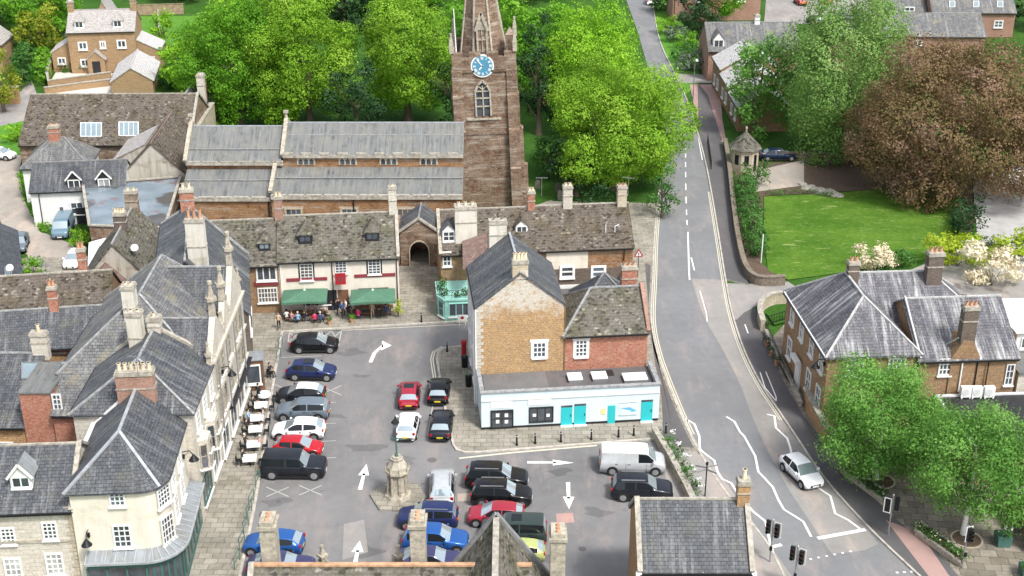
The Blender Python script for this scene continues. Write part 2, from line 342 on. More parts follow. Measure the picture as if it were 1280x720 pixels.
# ---------------------------------------------------------------- building kit (all in the thing's own frame)
class Bld:
    def __init__(s, name, label, cat, o, rot=0.0, group=None):
        s.o = Vector((o[0], o[1], o[2] if len(o) > 2 else 0)); s.rot = rot
        s.t = thing(name, label, cat, s.o, rot, group)
        s.I = Matrix.Rotation(-rot, 3, 'Z')
        s.Rm = Matrix.Rotation(rot, 3, 'Z')
    def loc(s, w): return s.I @ (Vector(w)-s.o)
    def L(s, px, py, h): return s.loc(G(px, py, h))
    def hit(s, px, py, p0, n):
        """pixel ray against a plane given in local frame"""
        d = s.I @ ray(px, py); c = s.loc(CAM); p0 = Vector(p0); n = Vector(n)
        return c + d*((p0-c).dot(n)/d.dot(n))
    # ---- parts
    def walls(s, pts, mat, z0=0, name='wall', closed=True):
        mb = MB(); k = len(pts)
        for i in range(k if closed else k-1):
            a, b = pts[i], pts[(i+1) % k]
            mb.poly([(a[0],a[1],z0),(b[0],b[1],z0),(b[0],b[1],b[2]),(a[0],a[1],a[2])])
        return mb.build(name, M[mat] if isinstance(mat, str) else mat, s.t)
    def roof(s, V, F, mat, t=.14, name='roof', ridges=(), rmat='ridge_pale', rw=.17):
        o = MB().slab(V, F, t).build(name, M[mat], s.t)
        if ridges:
            mb = MB()
            for a, b in ridges:
                A, B = Vector(V[a] if isinstance(a, int) else a), Vector(V[b] if isinstance(b, int) else b)
                mb.bar(A+Vector((0,0,.03)), B+Vector((0,0,.03)), rw, .12)
            mb.build('ridge_tiles', M[rmat], o)
        return o
    def gable(s, x0, x1, y0, y1, e, r, wmat, rmat, axis='x', over=.25, verge=.12, hip=(0, 0), ridge='ridge_pale', cop=None, e2=None, wn=True, rw=.17, rm=None):
        """ridge along axis; hip=(lo,hi) lengths of hips; e2 = eave height of the far side"""
        e2 = e if e2 is None else e2
        sw = (lambda a, b, z: (a, b, z)) if axis == 'x' else (lambda a, b, z: (b, a, z))
        if axis == 'x': a0, a1, b0, b1 = x0, x1, y0, y1
        else: a0, a1, b0, b1 = y0, y1, x0, x1
        bm = (b0+b1)/2 if rm is None else rm; s0 = (r-e)/(bm-b0); s1 = (r-e2)/(b1-bm)
        vl = verge if not hip[0] else over; vh = verge if not hip[1] else over
        V = [sw(a0-vl, b0-over, e-over*s0+.03), sw(a1+vh, b0-over, e-over*s0+.03), sw(a1+vh, b1+over, e2-over*s1+.03), sw(a0-vl, b1+over, e2-over*s1+.03),
             sw(a0-vl+ (hip[0]+vl if hip[0] else 0), bm, r+.03), sw(a1+vh-(hip[1]+vh if hip[1] else 0), bm, r+.03)]
        F = [(0,1,5,4), (2,3,4,5)]; rd = [(4,5)]
        if hip[0]: F.append((3,0,4)); rd += [(0,4), (3,4)]
        if hip[1]: F.append((1,2,5)); rd += [(1,5), (2,5)]
        if axis == 'y': F = [tuple(reversed(f)) for f in F]
        ro = s.roof(V, F, rmat, ridges=rd, rmat=ridge, rw=rw)
        W = []
        W.append(sw(a0, b0, e)); W.append(sw(a1, b0, e))
        if not hip[1]: W.append(sw(a1, bm, r-.02))
        W.append(sw(a1, b1, e2)); W.append(sw(a0, b1, e2))
        if not hip[0]: W.append(sw(a0, bm, r-.02))
        wo = s.walls(W, wmat) if wn else None
        if cop:
            mb = MB()
            for k, (end, h) in enumerate(((a0, hip[0]), (a1, hip[1]))):
                if h or not (cop & (1 << k)): continue
                for bb, ee, sl in ((b0-over, e-over*s0, s0), (b1+over, e2-over*s1, s1)):
                    mb.bar(Vector(sw(end, bb, ee+.14)), Vector(sw(end, bm, r+.14)), .32, .2)
            mb.build('coping', M['coping'], ro)
        # gutters
        mb = MB()
        mb.bar(Vector(sw(a0, b0-over-.05, e-over*s0-.08)), Vector(sw(a1, b0-over-.05, e-over*s0-.08)), .12, .1)
        mb.build('gutter', M['black_metal'], ro)
        return ro
    def window(s, p, nrm, w, h, cols=3, rows=4, fr=.07, sill=True, glass='window_glass', frame='white_paint', surround=None, arch=False, name='window'):
        """p: centre of window on the wall; nrm: outward normal (local)"""
        n = Vector((nrm[0], nrm[1], 0)).normalized(); r = Vector((-n.y, n.x, 0)); u = Vector((0,0,1)); p = Vector(p)
        if glass == 'window_glass': glass = random.choice(['window_glass', 'window_glass', 'glass_blind', 'glass_sky'])
        mb = MB(); mb.obox(p+n*.015, r*(w/2), n*.012, u*(h/2))
        o = mb.build(name, M[glass], s.t)
        f = MB(); q = p+n*.045; b = max(.022, fr*.42)
        for sx in (-1, 1): f.obox(q+r*sx*(w/2), r*fr*.6, n*.045, u*(h/2+fr*.6))
        for sz in (-1, 1): f.obox(q+u*sz*(h/2), r*(w/2-fr*.6), n*.045, u*fr*.6)
        for c in range(1, cols): f.obox(q-n*.012+r*(w*(c/cols-.5)), r*b, n*.02, u*(h/2-fr*.6))
        for c in range(1, rows): f.obox(q-n*.014+u*(h*(c/rows-.5)), r*(w/2-fr*.6), n*.016, u*b)
        f.build('window_frame', M[frame], o)
        if sill:
            MB().obox(p+n*.09-u*(h/2+fr*.6+.06), r*(w/2+.14), n*.1, u*.05).build('sill', M['white_paint' if sill is True else sill], o)
        if surround:
            g = MB(); d = .14
            for sx in (-1, 1): g.obox(p+n*.02+r*sx*(w/2+fr*.6+d/2), r*d/2, n*.03, u*(h/2+fr))
            g.obox(p+n*.021+u*(h/2+fr*.6+.11), r*(w/2+.28), n*.034, u*.1)
            g.build('surround', M[surround], o)
        return o
    def wpx(s, x0, y0, x1, y1, p0, nrm, cols=3, rows=4, **k):
        """window filling the pixel box on the wall plane through local p0"""
        n = Vector((*nrm[:2], 0)); cx = (x0+x1)/2; cy = (y0+y1)/2
        a = s.hit(x0, cy, p0, n); b = s.hit(x1, cy, p0, n); c = s.hit(cx, y0, p0, n); d = s.hit(cx, y1, p0, n)
        w = (Vector((a.x,a.y,0))-Vector((b.x,b.y,0))).length; h = abs(c.z-d.z); m = s.hit(cx, cy, p0, n); m.z = (c.z+d.z)/2
        return s.window(m, nrm, w, h, cols, rows, **k)
    def chimney(s, x, y, z0, z1, w=.9, d=.6, mat='red_brick', pots=2, pot='pot_clay', cap='coping', poth=.55, axis='x', ph=.5, label=None):
        mb = MB(); mb.box(x-w/2, x+w/2, y-d/2, y+d/2, z0, z1-.3, 0); mb.box(x-w/2-.07, x+w/2+.07, y-d/2-.07, y+d/2+.07, z1-.3, z1-.14, 1)
        mb.box(x-w/2-.02, x+w/2+.02, y-d/2-.02, y+d/2+.02, z1-.14, z1, 1)
        mb.box(x-w/2-.05, x+w/2+.05, y-d/2-.05, y+d/2+.05, z0+(z1-z0)*.62, z0+(z1-z0)*.62+.1, 1)
        o = mb.build('chimney', [M[mat], M[cap]], s.t)
        if label: o['label'] = label
        for k in range(pots):
            f = (k+.5)/pots-.5; px, py = (x+f*(w-.1), y) if axis == 'x' else (x, y+f*(d-.1))
            q = MB(); q.cyl((px,py,z1-.01), (px,py,z1+ph), .15, .11, 10); q.cyl((px,py,z1+ph*.85), (px,py,z1+ph), .15, .15, 10)
            q.build('chimney_pot', M[pot], o)
        return o
    def dormer(s, x, yf, zb, w, h, back, wmat='dark_paint', rmat='stone_slate', cols=2, rows=1, rise=.55, hipped=False, n=(0,-1), frame='white_paint', glass='window_glass', wall2=None):
        """front face centre (x,yf), base height zb; n outward; back = depth"""
        n3 = Vector((n[0], n[1], 0)); r = Vector((-n3.y, n3.x, 0)); c = Vector((x, yf, zb)); B = -n3*back
        a, b = c-r*w/2, c+r*w/2; t = Vector((0,0,h)); ap = c+t+Vector((0,0,rise))
        mb = MB(); mb.poly([a, b, b+t, ap if not hipped else (b+t+a+t)/2, a+t]); mb.poly([a, a+t, a+t+B, a+B]); mb.poly([b, b+B, b+t+B, b+t])
        o = mb.build('dormer', M[wmat], s.t)
        ov = .14; rr = r*ov; nn = n3*ov; dz = Vector((0,0,rise*ov/(w/2)))
        if hipped: V = [a+t-rr+nn-dz, b+t+rr+nn-dz, b+t+rr+B-dz, a+t-rr+B-dz, ap-n3*(w*.45), ap+B]; F = [(0,1,4),(1,2,5,4),(3,0,4,5)]
        else: V = [a+t-rr+nn-dz, b+t+rr+nn-dz, b+t+rr+B-dz, a+t-rr+B-dz, ap+nn, ap+B]; F = [(1,2,5,4),(3,0,4,5)]
        V = [v+Vector((0,0,.03)) for v in V]
        ro = MB().slab(V, F, .09); ro.build('dormer_roof', M[rmat], o)
        if not hipped and wall2:
            q = MB(); q.bar(V[0]+n3*.03, V[4]+n3*.03, .06, .16); q.bar(V[1]+n3*.03, V[4]+n3*.03, .06, .16); q.build('bargeboard', M[wall2], o)
        wn = MB(); f = MB(); p = c+Vector((0,0,h*.5)); ww = w*.8; hh = h*.78
        wn.obox(p+n3*.015, r*ww/2, n3*.012, Vector((0,0,hh/2))); wn.build('window', M[glass], o)
        u = Vector((0,0,1))
        for sx in (-1, 1): f.obox(p+n3*.04+r*sx*ww/2, r*.05, n3*.04, u*(hh/2+.05))
        for sz in (-1, 1): f.obox(p+n3*.04+u*sz*hh/2, r*(ww/2-.05), n3*.04, u*.05)
        for q in range(1, cols): f.obox(p+n3*.035+r*ww*(q/cols-.5), r*.04, n3*.02, u*(hh/2-.05))
        for q in range(1, rows): f.obox(p+n3*.033+u*hh*(q/rows-.5), r*(ww/2-.05), n3*.018, u*.03)
        f.obox(p+n3*.08-u*(hh/2+.09), r*(ww/2+.12), n3*.09, u*.05)
        f.build('window_frame', M[frame], o)
        return o
    def pipe(s, a, b, mat='black_metal', r=.05, name='drainpipe'):
        mb = MB(); mb.cyl(a, b, r, n=6); return mb.build(name, M[mat], s.t)
# ================================================================ SETTING
def sheet(name, pts, z, mat, z0=None, kind='structure', side=None):
    pts = [(p[0], p[1]) for p in pts]
    mb = MB()
    if z0 is None: mb.poly([(x, y, z) for x, y in pts])
    else: mb.prism(pts, z0, z, 0, 1 if side else 0)
    o = mb.build(name, [M[mat]]+([M[side]] if side else []))
    # triangulate cleanly (outlines are concave)
    bm = bmesh.new(); bm.from_mesh(o.data); bmesh.ops.triangulate(bm, faces=[f for f in bm.faces if len(f.verts) > 4]); bm.to_mesh(o.data); bm.free()
    for p in o.data.polygons:
        if abs(p.normal.z) > .99 and p.normal.z < 0 and z0 is None: p.flip()
    return tag(o, kind=kind)
def smooth(pts, n=6, closed=False):
    P = [Vector((p[0], p[1])) for p in pts]; out = []
    for i in range(len(P)-1):
        a = P[max(i-1, 0)]; b = P[i]; c = P[i+1]; d = P[min(i+2, len(P)-1)]
        for k in range(n):
            t = k/n
            q = .5*((2*b)+(c-a)*t+(2*a-5*b+4*c-d)*t*t+(3*b-3*c+d-a)*t*t*t); out.append((q.x, q.y))
    out.append((P[-1].x, P[-1].y)); return out
def pxs(L, h=0): return [g2(x, y, h) for x, y in L]
def offset(line, d):
    P = [Vector(p) for p in line]; out = []
    for i in range(len(P)):
        t = (P[min(i+1, len(P)-1)]-P[max(i-1, 0)]).normalized(); out.append((P[i].x-t.y*d, P[i].y+t.x*d))
    return out
def strip(mb, line, w, z, m=0, z0=None):
    a = offset(line, -w/2); b = offset(line, w/2)
    for i in range(len(line)-1):
        if z0 is None: mb.poly([(*a[i], z), (*a[i+1], z), (*b[i+1], z), (*b[i], z)], m)
        else:
            mb.poly([(*a[i], z), (*a[i+1], z), (*b[i+1], z), (*b[i], z)], m)
            mb.poly([(*a[i], z0), (*a[i+1], z0), (*a[i+1], z), (*a[i], z)], m); mb.poly([(*b[i], z0), (*b[i], z), (*b[i+1], z), (*b[i+1], z0)], m)
    if z0 is not None:
        for k in (0, -1): mb.poly([(*a[k], z0), (*b[k], z0), (*b[k], z), (*a[k], z)], m)
    return mb
asphalt('asphalt_stained', (.165,.163,.162), .6)
sheet('ground', [(-900,-200),(900,-200),(900,1500),(-900,1500)], -.06, 'rough_grass')
LK = smooth(pxs([(838,182),(826,225),(821,255),(817,300),(815,350),(813,400),(820,440),(834,480),(851,522),(866,553),(880,578),(904,614),(934,651),(961,686),(985,735),(1010,780),(1125,1000)]))
RK = smooth(pxs([(874,170),(882,200),(890,240),(900,300),(908,350),(917,395),(932,440),(952,480),(973,512),(1000,552),(1024,588),(1050,620),(1095,668),(1152,722),(1215,780),(1480,1000)]))
UPL = smooth(pxs([(770,-40),(783,0),(797,40),(812,92),(826,140),(838,182)])); UPR = smooth(pxs([(803,-40),(815,0),(825,50),(844,92),(862,132),(874,170)]))
sheet('road', UPL[:-1]+LK+RK[::-1]+UPR[:-1][::-1], .0, 'asphalt_road')
# worn lane surfacing on the oncoming side, as one patch
worn = smooth(pxs([(864,348),(880,395),(905,440),(925,480),(938,515),(958,560),(985,610),(1010,648),(1040,693)])) 
sheet('road_worn_lane', worn+pxs([(1080,688),(1098,680)])+[ (p[0]-.12, p[1]) for p in RK[::-1] if 72.9+7 < p[1] < 123.5], .006, 'asphalt_worn')
# square
sheet('car_park', pxs([(340,408),(585,398),(590,440),(570,455),(580,560),(815,530),(880,640),(1060,940),(200,940),(300,640)]), .0, 'asphalt')
west = smooth(pxs([(353,415),(346,455),(338,505),(330,560),(322,612),(312,665),(302,712),(288,790)]), 4)
north = smooth(pxs([(353,415),(400,412.5),(505,406.5),(585,402)]), 3)
PV = .12
sheet('pavement_west', west+[(-60,62),(-60,128),(-24,131)]+[(-3.5,131)]+north[::-1][:-1], PV, 'paving_slabs', z0=-.05, side='kerb_stone')
isl = pxs([(583,433),(556,436),(548,441),(546,449),(551,480),(558,520),(565,549),(567,557),(571,563),(580,566),(600,566)])+pxs([(700,558.5),(822,549)])
lk_up = [p for p in LK if p[1] > g2(860,528)[1]]
sheet('pavement_island', isl+pxs([(845,560)])+[p for p in LK[::-1] if g2(845,560)[1]-1 < p[1] < 146]+[(4,146),(-3,131)], PV, 'paving_slabs', z0=-.05, side='kerb_stone')
sheet('pavement_roadside', pxs([(806,330),(812,400),(818,450),(827,500),(829,546)])+pxs([(845,559)])+[p for p in offset(LK[::-1], .18) if g2(845,560)[1]-.5 < p[1] < g2(806,330)[1]], PV+.005, 'asphalt_dark')
sheet('pavement_base', pxs([(812,520),(850,522),(1000,735),(868,735)]), .003, 'asphalt_worn')
sheet('pavement_south', pxs([(822,549.4)])+pxs([(845,560.4)])+[p for p in LK if p[1] < g2(845,560)[1]-1]+pxs([(925,760),(868,634)]), PV-.002, 'asphalt_worn', z0=-.05, side='kerb_stone')
# right hand pavement
east_out = pxs([(905,180),(912,225),(918,285),(928,330),(936,357)])
sheet('pavement_upper', [p for p in RK if p[1] > 122.3]+[p for p in [g2(936,357), g2(926,330), g2(916,285), g2(910,225), g2(902,175), g2(885,120), g2(872,104)]]+[p for p in UPR[::-1] if p[1]<200], PV, 'asphalt_dark', z0=-.05, side='kerb_stone')
sheet('side_road', pxs([(909,354),(936,355),(985,352),(1010,368),(990,374),(955,378),(940,385),(928,398),(918,400)]), .004, 'asphalt_worn')
sheet('pavement_lower', [p for p in RK if p[1] < g2(920,402)[1]]+pxs([(1260,800),(1180,700),(1107,640),(1062,590),(1035,560),(1003,520),(975,470),(957,420),(944,385),(930,392)]), PV, 'asphalt_dark', z0=-.05, side='kerb_stone')
sheet('forecourt', pxs([(985,402),(1010,395),(1110,560),(1280,560),(1500,560),(1500,600),(1062,600),(1035,562),(1003,520),(975,470),(958,430)]), PV-.01, 'paving_old')
sheet('plaza_paving', pxs([(1035,560),(1062,590),(1107,640),(1180,700),(1260,800),(1500,800),(1500,560)]), PV+.004, 'paving_old')
sheet('crossing_pavement', pxs([(1107,652),(1150,668),(1185,720),(1210,745),(1165,728)]), PV+.008, 'tarmac_pink')
# kerb lines
mb = MB()
for ln, sgn in ((LK, 1), (RK, -1)):
    strip(mb, offset(ln, .09*sgn), .16, PV+.015, z0=-.04)
strip(mb, offset([p for p in UPR], -.09), .16, PV+.015, z0=-.04)
strip(mb, west, .2, PV+.012, z0=-.04); strip(mb, north, .2, PV+.012, z0=-.04); strip(mb, isl, .2, PV+.012, z0=-.04)
tag(mb.build('kerb', M['kerb_stone']), kind='structure')
# churchyard, lawn, lanes, gardens
sheet('churchyard_grass', [(-40,131.2),(4,131.2),(4,146.2)]+[p for p in LK[::-1] if p[1] > 146.2]+[(20,250),(-45,250)], .01, 'rough_grass')
sheet('churchyard_path', pxs([(655,262),(690,250),(700,285),(655,290)]), .03, 'asphalt_worn')
sheet('lawn', pxs([(955,246),(1000,244),(1060,240),(1110,236),(1190,232),(1206,262),(1213,302),(1150,326),(1060,340),(985,350),(960,338),(955,300)]), .03, 'lawn_grass')
sheet('garden_soil', pxs([(918,205),(1060,200),(1215,210),(1216,303),(1213,304),(1206,262),(1190,231),(1060,239),(954,245),(952,330),(984,352),(935,352),(918,290)]), .02, 'soil')
sheet('shelter_yard', pxs([(935,216),(1005,200),(1005,232),(945,240)]), .04, 'lane_gravel')
sheet('driveway', pxs([(1215,215),(1300,205),(1420,260),(1420,420),(1270,330),(1222,306)]), .03, 'drive_pale')
sheet('garden_path', pxs([(1120,345),(1230,300),(1275,330),(1400,420),(1300,380),(1150,362)]), .035, 'asphalt_worn')
sheet('side_garden', pxs([(957,392),(985,388),(990,402),(968,408)]), PV+.03, 'rough_grass')
sheet('lane', pxs([(-80,195),(5,190),(28,192),(24,215),(30,250),(50,290),(90,300),(112,330),(118,352),(40,352),(35,320),(8,290),(-20,240),(-80,235)]), .01, 'lane_gravel')
sheet('lane_upper', pxs([(-40,128),(22,118),(40,100),(46,118),(38,135),(38,152),(-40,170)]), .02, 'asphalt_worn')
sheet('lane_verge', pxs([(-10,160),(35,150),(40,192),(28,195),(5,191),(-10,191)]), .03, 'garden_grass')
sheet('verge', pxs([(25,212),(45,205),(110,280),(118,345),(90,305),(52,290),(32,255)]), .035, 'rough_grass')
sheet('courtyard', pxs([(60,108),(70,90),(150,92),(185,100),(190,118),(60,120)]), .03, 'drive_cream')
sheet('far_garden', pxs([(160,20),(260,20),(260,60),(165,60)]), .02, 'garden_grass')
sheet('far_field', [(-150,262),(26,262),(26,420),(-150,420)], .0, 'garden_grass')
sheet('far_pavement', pxs([(862,106),(900,106),(903,150),(908,178),(884,178),(868,135)]), .05, 'tarmac_pink')
sheet('roadside_lawn', UPR[1:-8]+pxs([(875,104),(872,60),(850,20),(838,-40)]), .02, 'garden_grass')
sheet('rear_car_park', pxs([(955,30),(1020,30),(1150,20),(1160,-30),(960,-30)]), .02, 'asphalt_worn')
sheet('side_lane', pxs([(845,92),(850,104),(872,104),(960,104),(960,96)]), .03, 'asphalt_worn')

# painted markings
def arrow(mb, p, ang, L=3.2, bend=0):
    p = Vector(p); z = .012
    d = Vector((math.cos(ang), math.sin(ang))); n = Vector((-d.y, d.x))
    W = lambda a, b: (*(p+d*a+n*b), z)
    if not bend:
        mb.poly([W(0,-.16), W(L*.62,-.11), W(L*.62,.11), W(0,.16)]); mb.poly([W(L*.55,-.42), W(L,0), W(L*.55,.42)])
    else:
        mb.poly([W(0,-.16), W(L*.5,-.16), W(L*.5,.16), W(0,.16)]); mb.poly([W(L*.5,-.16), W(L*.8,-.55), W(L*.96,-.4), W(L*.5,.16)])
        mb.poly([W(L*.62,-.5), W(L*.9,-1.25), W(L*1.12,-.2)])
mb = MB(); arrow(mb, g2(450,612), R(88), 3.6); tag(mb.build('road_arrow', M['line_white']), kind='structure')
mb = MB(); arrow(mb, g2(443,708), R(89), 3.0); tag(mb.build('road_arrow', M['line_white']), kind='structure')
mb = MB(); arrow(mb, g2(463,453), R(84), 3.9, 1); tag(mb.build('turn_arrow', M['line_white']), kind='structure')
mb = MB(); arrow(mb, g2(659,578), R(-1), 3.6); tag(mb.build('road_arrow', M['line_white']), kind='structure')
mb = MB(); arrow(mb, g2(710,603), R(-91), 3.6); tag(mb.build('road_arrow', M['line_white']), kind='structure')
mb = MB()
zz = .014
for L in ([(856,523),(868,530),(874,545),(875,562),(893,576),(897,590),(903,599),(914,604),(925,621),(942,640),(957,652),(962,676),(966,690)],
          [(908,521),(918,527),(925,540),(930,545),(944,570),(948,590),(955,597),(966,609),(973,625),(980,637),(993,645),(1004,652),(1014,671)],
          [(959,518),(968,520),(970,535),(984,548),(988,560),(989,566)],
          [(1020,608),(1038,620),(1044,642),(1060,650),(1075,661)]):
    strip(mb, pxs(L), .17, zz)
strip(mb, pxs([(1022,673),(1082,662)]), .34, zz); strip(mb, pxs([(964,684),(977,681)]), .3, zz)
for k in range(7): 
    a = g2(1002+k*10, 701-k*1.9); b = g2(1004.5+k*10, 700.6-k*1.9); strip(mb, [a, b], .16, zz)
for k in range(5): 
    a = g2(1120+k*9, 716-k*.5); b = g2(1123+k*9, 715.6-k*.5); strip(mb, [a, b], .16, zz)
tag(mb.build('zigzag_marking', M['line_white']), kind='structure')
mb = MB()
cl = smooth(pxs([(857,185),(857,215),(858,262),(860,300),(861,348)]), 12)
for i in range(0, 12): strip(mb, cl[i*4:i*4+3], .12, zz) if i < 8 else None
strip(mb, smooth(pxs([(860,290),(861,330),(862,350)])), .15, zz)
strip(mb, pxs([(864,322),(868,338)]), .13, zz)
strip(mb, pxs([(875,364),(883,392),(884,402)]), .09, zz)
strip(mb, pxs([(872,168),(878,200)]), .1, zz)
for a, b in (((950,467),(956,486)),((956,486),(970,503)),((970,503),(970,498)),((970,498),(957,466))): strip(mb, pxs([a, b]), .09, PV+.01)
strip(mb, pxs([(929,393),(941,393)]), .2, .02)
for a, b in (((931,407),(935,418)),): strip(mb, pxs([a,b]), .1, PV+.01)
tag(mb.build('centre_line', M['line_white']), kind='structure')
mb = MB()
for d in (.28, .46):
    strip(mb, [p for p in offset(LK, d) if 92 < p[1] < 146], .09, zz)
    strip(mb, [p for p in offset(RK, -d) if 94 < p[1] < 150], .09, zz)
strip(mb, [p for p in offset(isl, -.35)][1:5], .1, zz); strip(mb, [p for p in offset(isl, -.55)][1:5], .1, zz)
strip(mb, pxs([(574,573),(640,566),(746,557)]), .2, zz); strip(mb, pxs([(362,415.5),(440,412.5),(580,405.5)]), .1, zz)
tag(mb.build('yellow_line', M['line_cream']), kind='structure')
mb = MB()
bx = [g2(362,415), g2(427,413), g2(424,428), g2(360,428)]
for i in range(4): strip(mb, [bx[i], bx[(i+1) % 4]], .1, zz)
for k in range(5):
    a = Vector(bx[0]).lerp(Vector(bx[1]), k/5); b = Vector(bx[3]).lerp(Vector(bx[2]), (k+1)/5); c = Vector(bx[0]).lerp(Vector(bx[1]), (k+1)/5); d = Vector(bx[3]).lerp(Vector(bx[2]), k/5)
    strip(mb, [a, b], .09, zz); strip(mb, [c, d], .09, zz)
for cx, cy in ((347,615),(388,613),(413,488),(358,487)):
    for s in (1, -1): strip(mb, pxs([(cx-14, cy-6*s), (cx+14, cy+6*s)]), .09, zz)
strip(mb, pxs([(350,447),(402,445)]), .08, zz)
for y in (504, 530, 552, 573): strip(mb, pxs([(402,y),(420,y-1)]), .07, zz)
strip(mb, pxs([(548,470),(534,545)]), .07, zz)
tag(mb.build('bay_marking', M['line_faded']), kind='structure')
sheet('asphalt_patch', pxs([(695,642),(716,641),(718,653),(696,655)]), .008, 'tarmac_pink'); sheet('asphalt_patch', pxs([(572,617),(590,617),(592,626),(572,627)]), .008, 'lane_gravel')
sheet('asphalt_patch', pxs([(430,655),(455,650),(460,690),(428,700)]), .005, 'asphalt_worn')
for k_,(x,y,r_) in enumerate(((345,628,.7),(450,470,.5),(452,688,.9),(620,590,.8),(420,520,.6),(505,575,.7),(700,590,.6),(455,560,1.0),(745,640,.7),(440,440,.8),(590,470,.6),(690,700,.7))):
    c = g2(x,y); sheet('asphalt_stain', [(c[0]+r_*(1.2+.5*math.sin(3*t+k_))*math.cos(t)*1.2, c[1]+r_*(.8+.35*math.sin(2*t+k_*2))*math.sin(t)) for t in [q*math.pi/9 for q in range(18)]], .0035+.0002*k_, 'asphalt_stained')
sheet('asphalt_patch', pxs([(640,452),(650,452),(650,458),(640,458)]), .005, 'asphalt_dark')
for x, y, r in ((540,575,.38),(333,643,.55),(348,627,.2),(728,686,.28),(630,633,.2)):
    c = g2(x, y); mb = MB(); mb.ngon(r, 14, .0, .012, c=c); tag(mb.build('manhole_cover', M['asphalt_dark']), 'round iron cover set in the car park asphalt', 'manhole cover', group='iron covers in the car park asphalt')
# ================================================================ BUILDINGS
S_, E_, W_, N_ = (0,-1), (1,0), (-1,0), (0,1)
def skylight(b, x0, y0, x1, y1, p0, n, mat='glass_white', fr='grey_metal', bars=0):
    """roof light covering the pixel box on a roof plane"""
    c = [b.hit(px, py, p0, n) for px, py in ((x0,y1),(x1,y1),(x1,y0),(x0,y0))]
    n = Vector(n).normalized(); mb = MB(); mb.slab([q+n*.07 for q in c], [(0,1,2,3)], .06)
    o = mb.build('skylight', M[mat], b.t); f = MB()
    for i in range(4): f.bar(c[i]+n*.08, c[(i+1) % 4]+n*.08, .09, .1)
    for k in range(1, bars): f.bar(c[0].lerp(c[1], k/bars)+n*.09, c[3].lerp(c[2], k/bars)+n*.09, .05, .05)
    f.build('skylight_frame', M[fr], o)
def rn(e, r, half, d=-1): return Vector((0, d*(r-e), half)).normalized()

# ---- public house
b = Bld('public_house', 'cream rendered public house with mossy stone roof behind the two green parasols', 'pub', (-22.05,115.35), R(6))
b.gable(0, 11.3, 0, 8, 5.5, 8.4, 'cream_pub', 'stone_slate', cop=2, ridge='coping')
for q in ((375.6,330,390.7,350),(460.6,324.5,475.2,342)): b.wpx(*q, (0,0,0), S_, 3, 5, frame='white_paint', surround='dark_paint')
b.wpx(419,327,433,341,(0,0,0), S_, 3, 4)
for x0,y0,x1,y1 in ((358,346,409,352),(443,341,494,347)):
    p = b.hit(x0,(y0+y1)/2+1.5,(0,0,0),(0,1,0)); q = b.hit(x1,(y0+y1)/2-1.5,(0,0,0),(0,1,0)); z = (p.z+q.z)/2
    MB().box(p.x,q.x,-.07,-.003,z-.16,z+.16).build('name_board', M['maroon_paint'], b.t)
for x0,x1,col in ((2.2,4.6,'window_glass'),(7.4,10.2,'window_glass')):
    b.window(((x0+x1)/2,0,1.5), S_, x1-x0, 1.4, 5, 3, frame='dark_paint')
q = b.hit(430,385,(0,0,0),(0,1,0)); MB().box(q.x-.5,q.x+.5,-.06,-.004,.1,2.2).build('door', M['timber_brown'], b.t)
q = b.hit(416,385,(0,0,0),(0,1,0)); MB().box(q.x-.45,q.x+.45,-.05,-.003,.1,2.2).build('passage_shade', M['dark_paint'], b.t)  # flat dark panel painted in for the shade inside the open passage
b.dormer(b.hit(381.5,300,(0,1.5,0),(0,1,0)).x, 1.5, 6.55, 1.35, 1.0, 1.6, hipped=True, frame='dark_paint', cols=2, rise=.75)
b.dormer(b.hit(465.5,297,(0,1.5,0),(0,1,0)).x, 1.5, 6.55, 1.35, 1.0, 1.6, hipped=True, frame='dark_paint', cols=2, rise=.75)
b.chimney(0.1, 4, 7.2, 10.5, .75, .75, 'red_brick_soft', 2, 'pot_buff', ph=.4); b.chimney(11.0, 4, 7.2, 11.1, .75, .6, 'limestone_pale', 1, 'pot_buff', ph=.2)
b.pipe((5.0,-.1,.1),(5.0,-.1,5.2)); b.pipe((11.1,-.1,.1),(11.1,-.1,5.2))
b.pipe((0.15,-.1,.1),(0.15,-.1,5.2), 'white_paint')
# ---- next house west
b = Bld('terrace_house', 'grey stone terrace house with maroon fascia joined left of the cream pub', 'house', (-22.05,115.35), R(6))
b.gable(-9.6, -.02, .02, 8.02, 5.2, 8.15, 'brown_brick', 'stone_slate', ridge='coping')
b.wpx(321,331,345,350,(0,0,0),S_,3,1, surround=None, fr=.12); b.wpx(323,360,346.5,377.5,(0,.0,0),S_,6,3,fr=.08)
p = b.hit(318,354,(0,0,0),(0,1,0)); MB().box(p.x,-.1,-.1,-.003,p.z-.25,p.z+.22).build('fascia', M['maroon_paint'], b.t)
b.dormer(b.hit(330,303,(0,1.3,0),(0,1,0)).x, 1.3, 6.1, 1.15, .85, 1.4, 'stone_slate', hipped=True, frame='dark_paint', glass='glass_white', rise=.6)
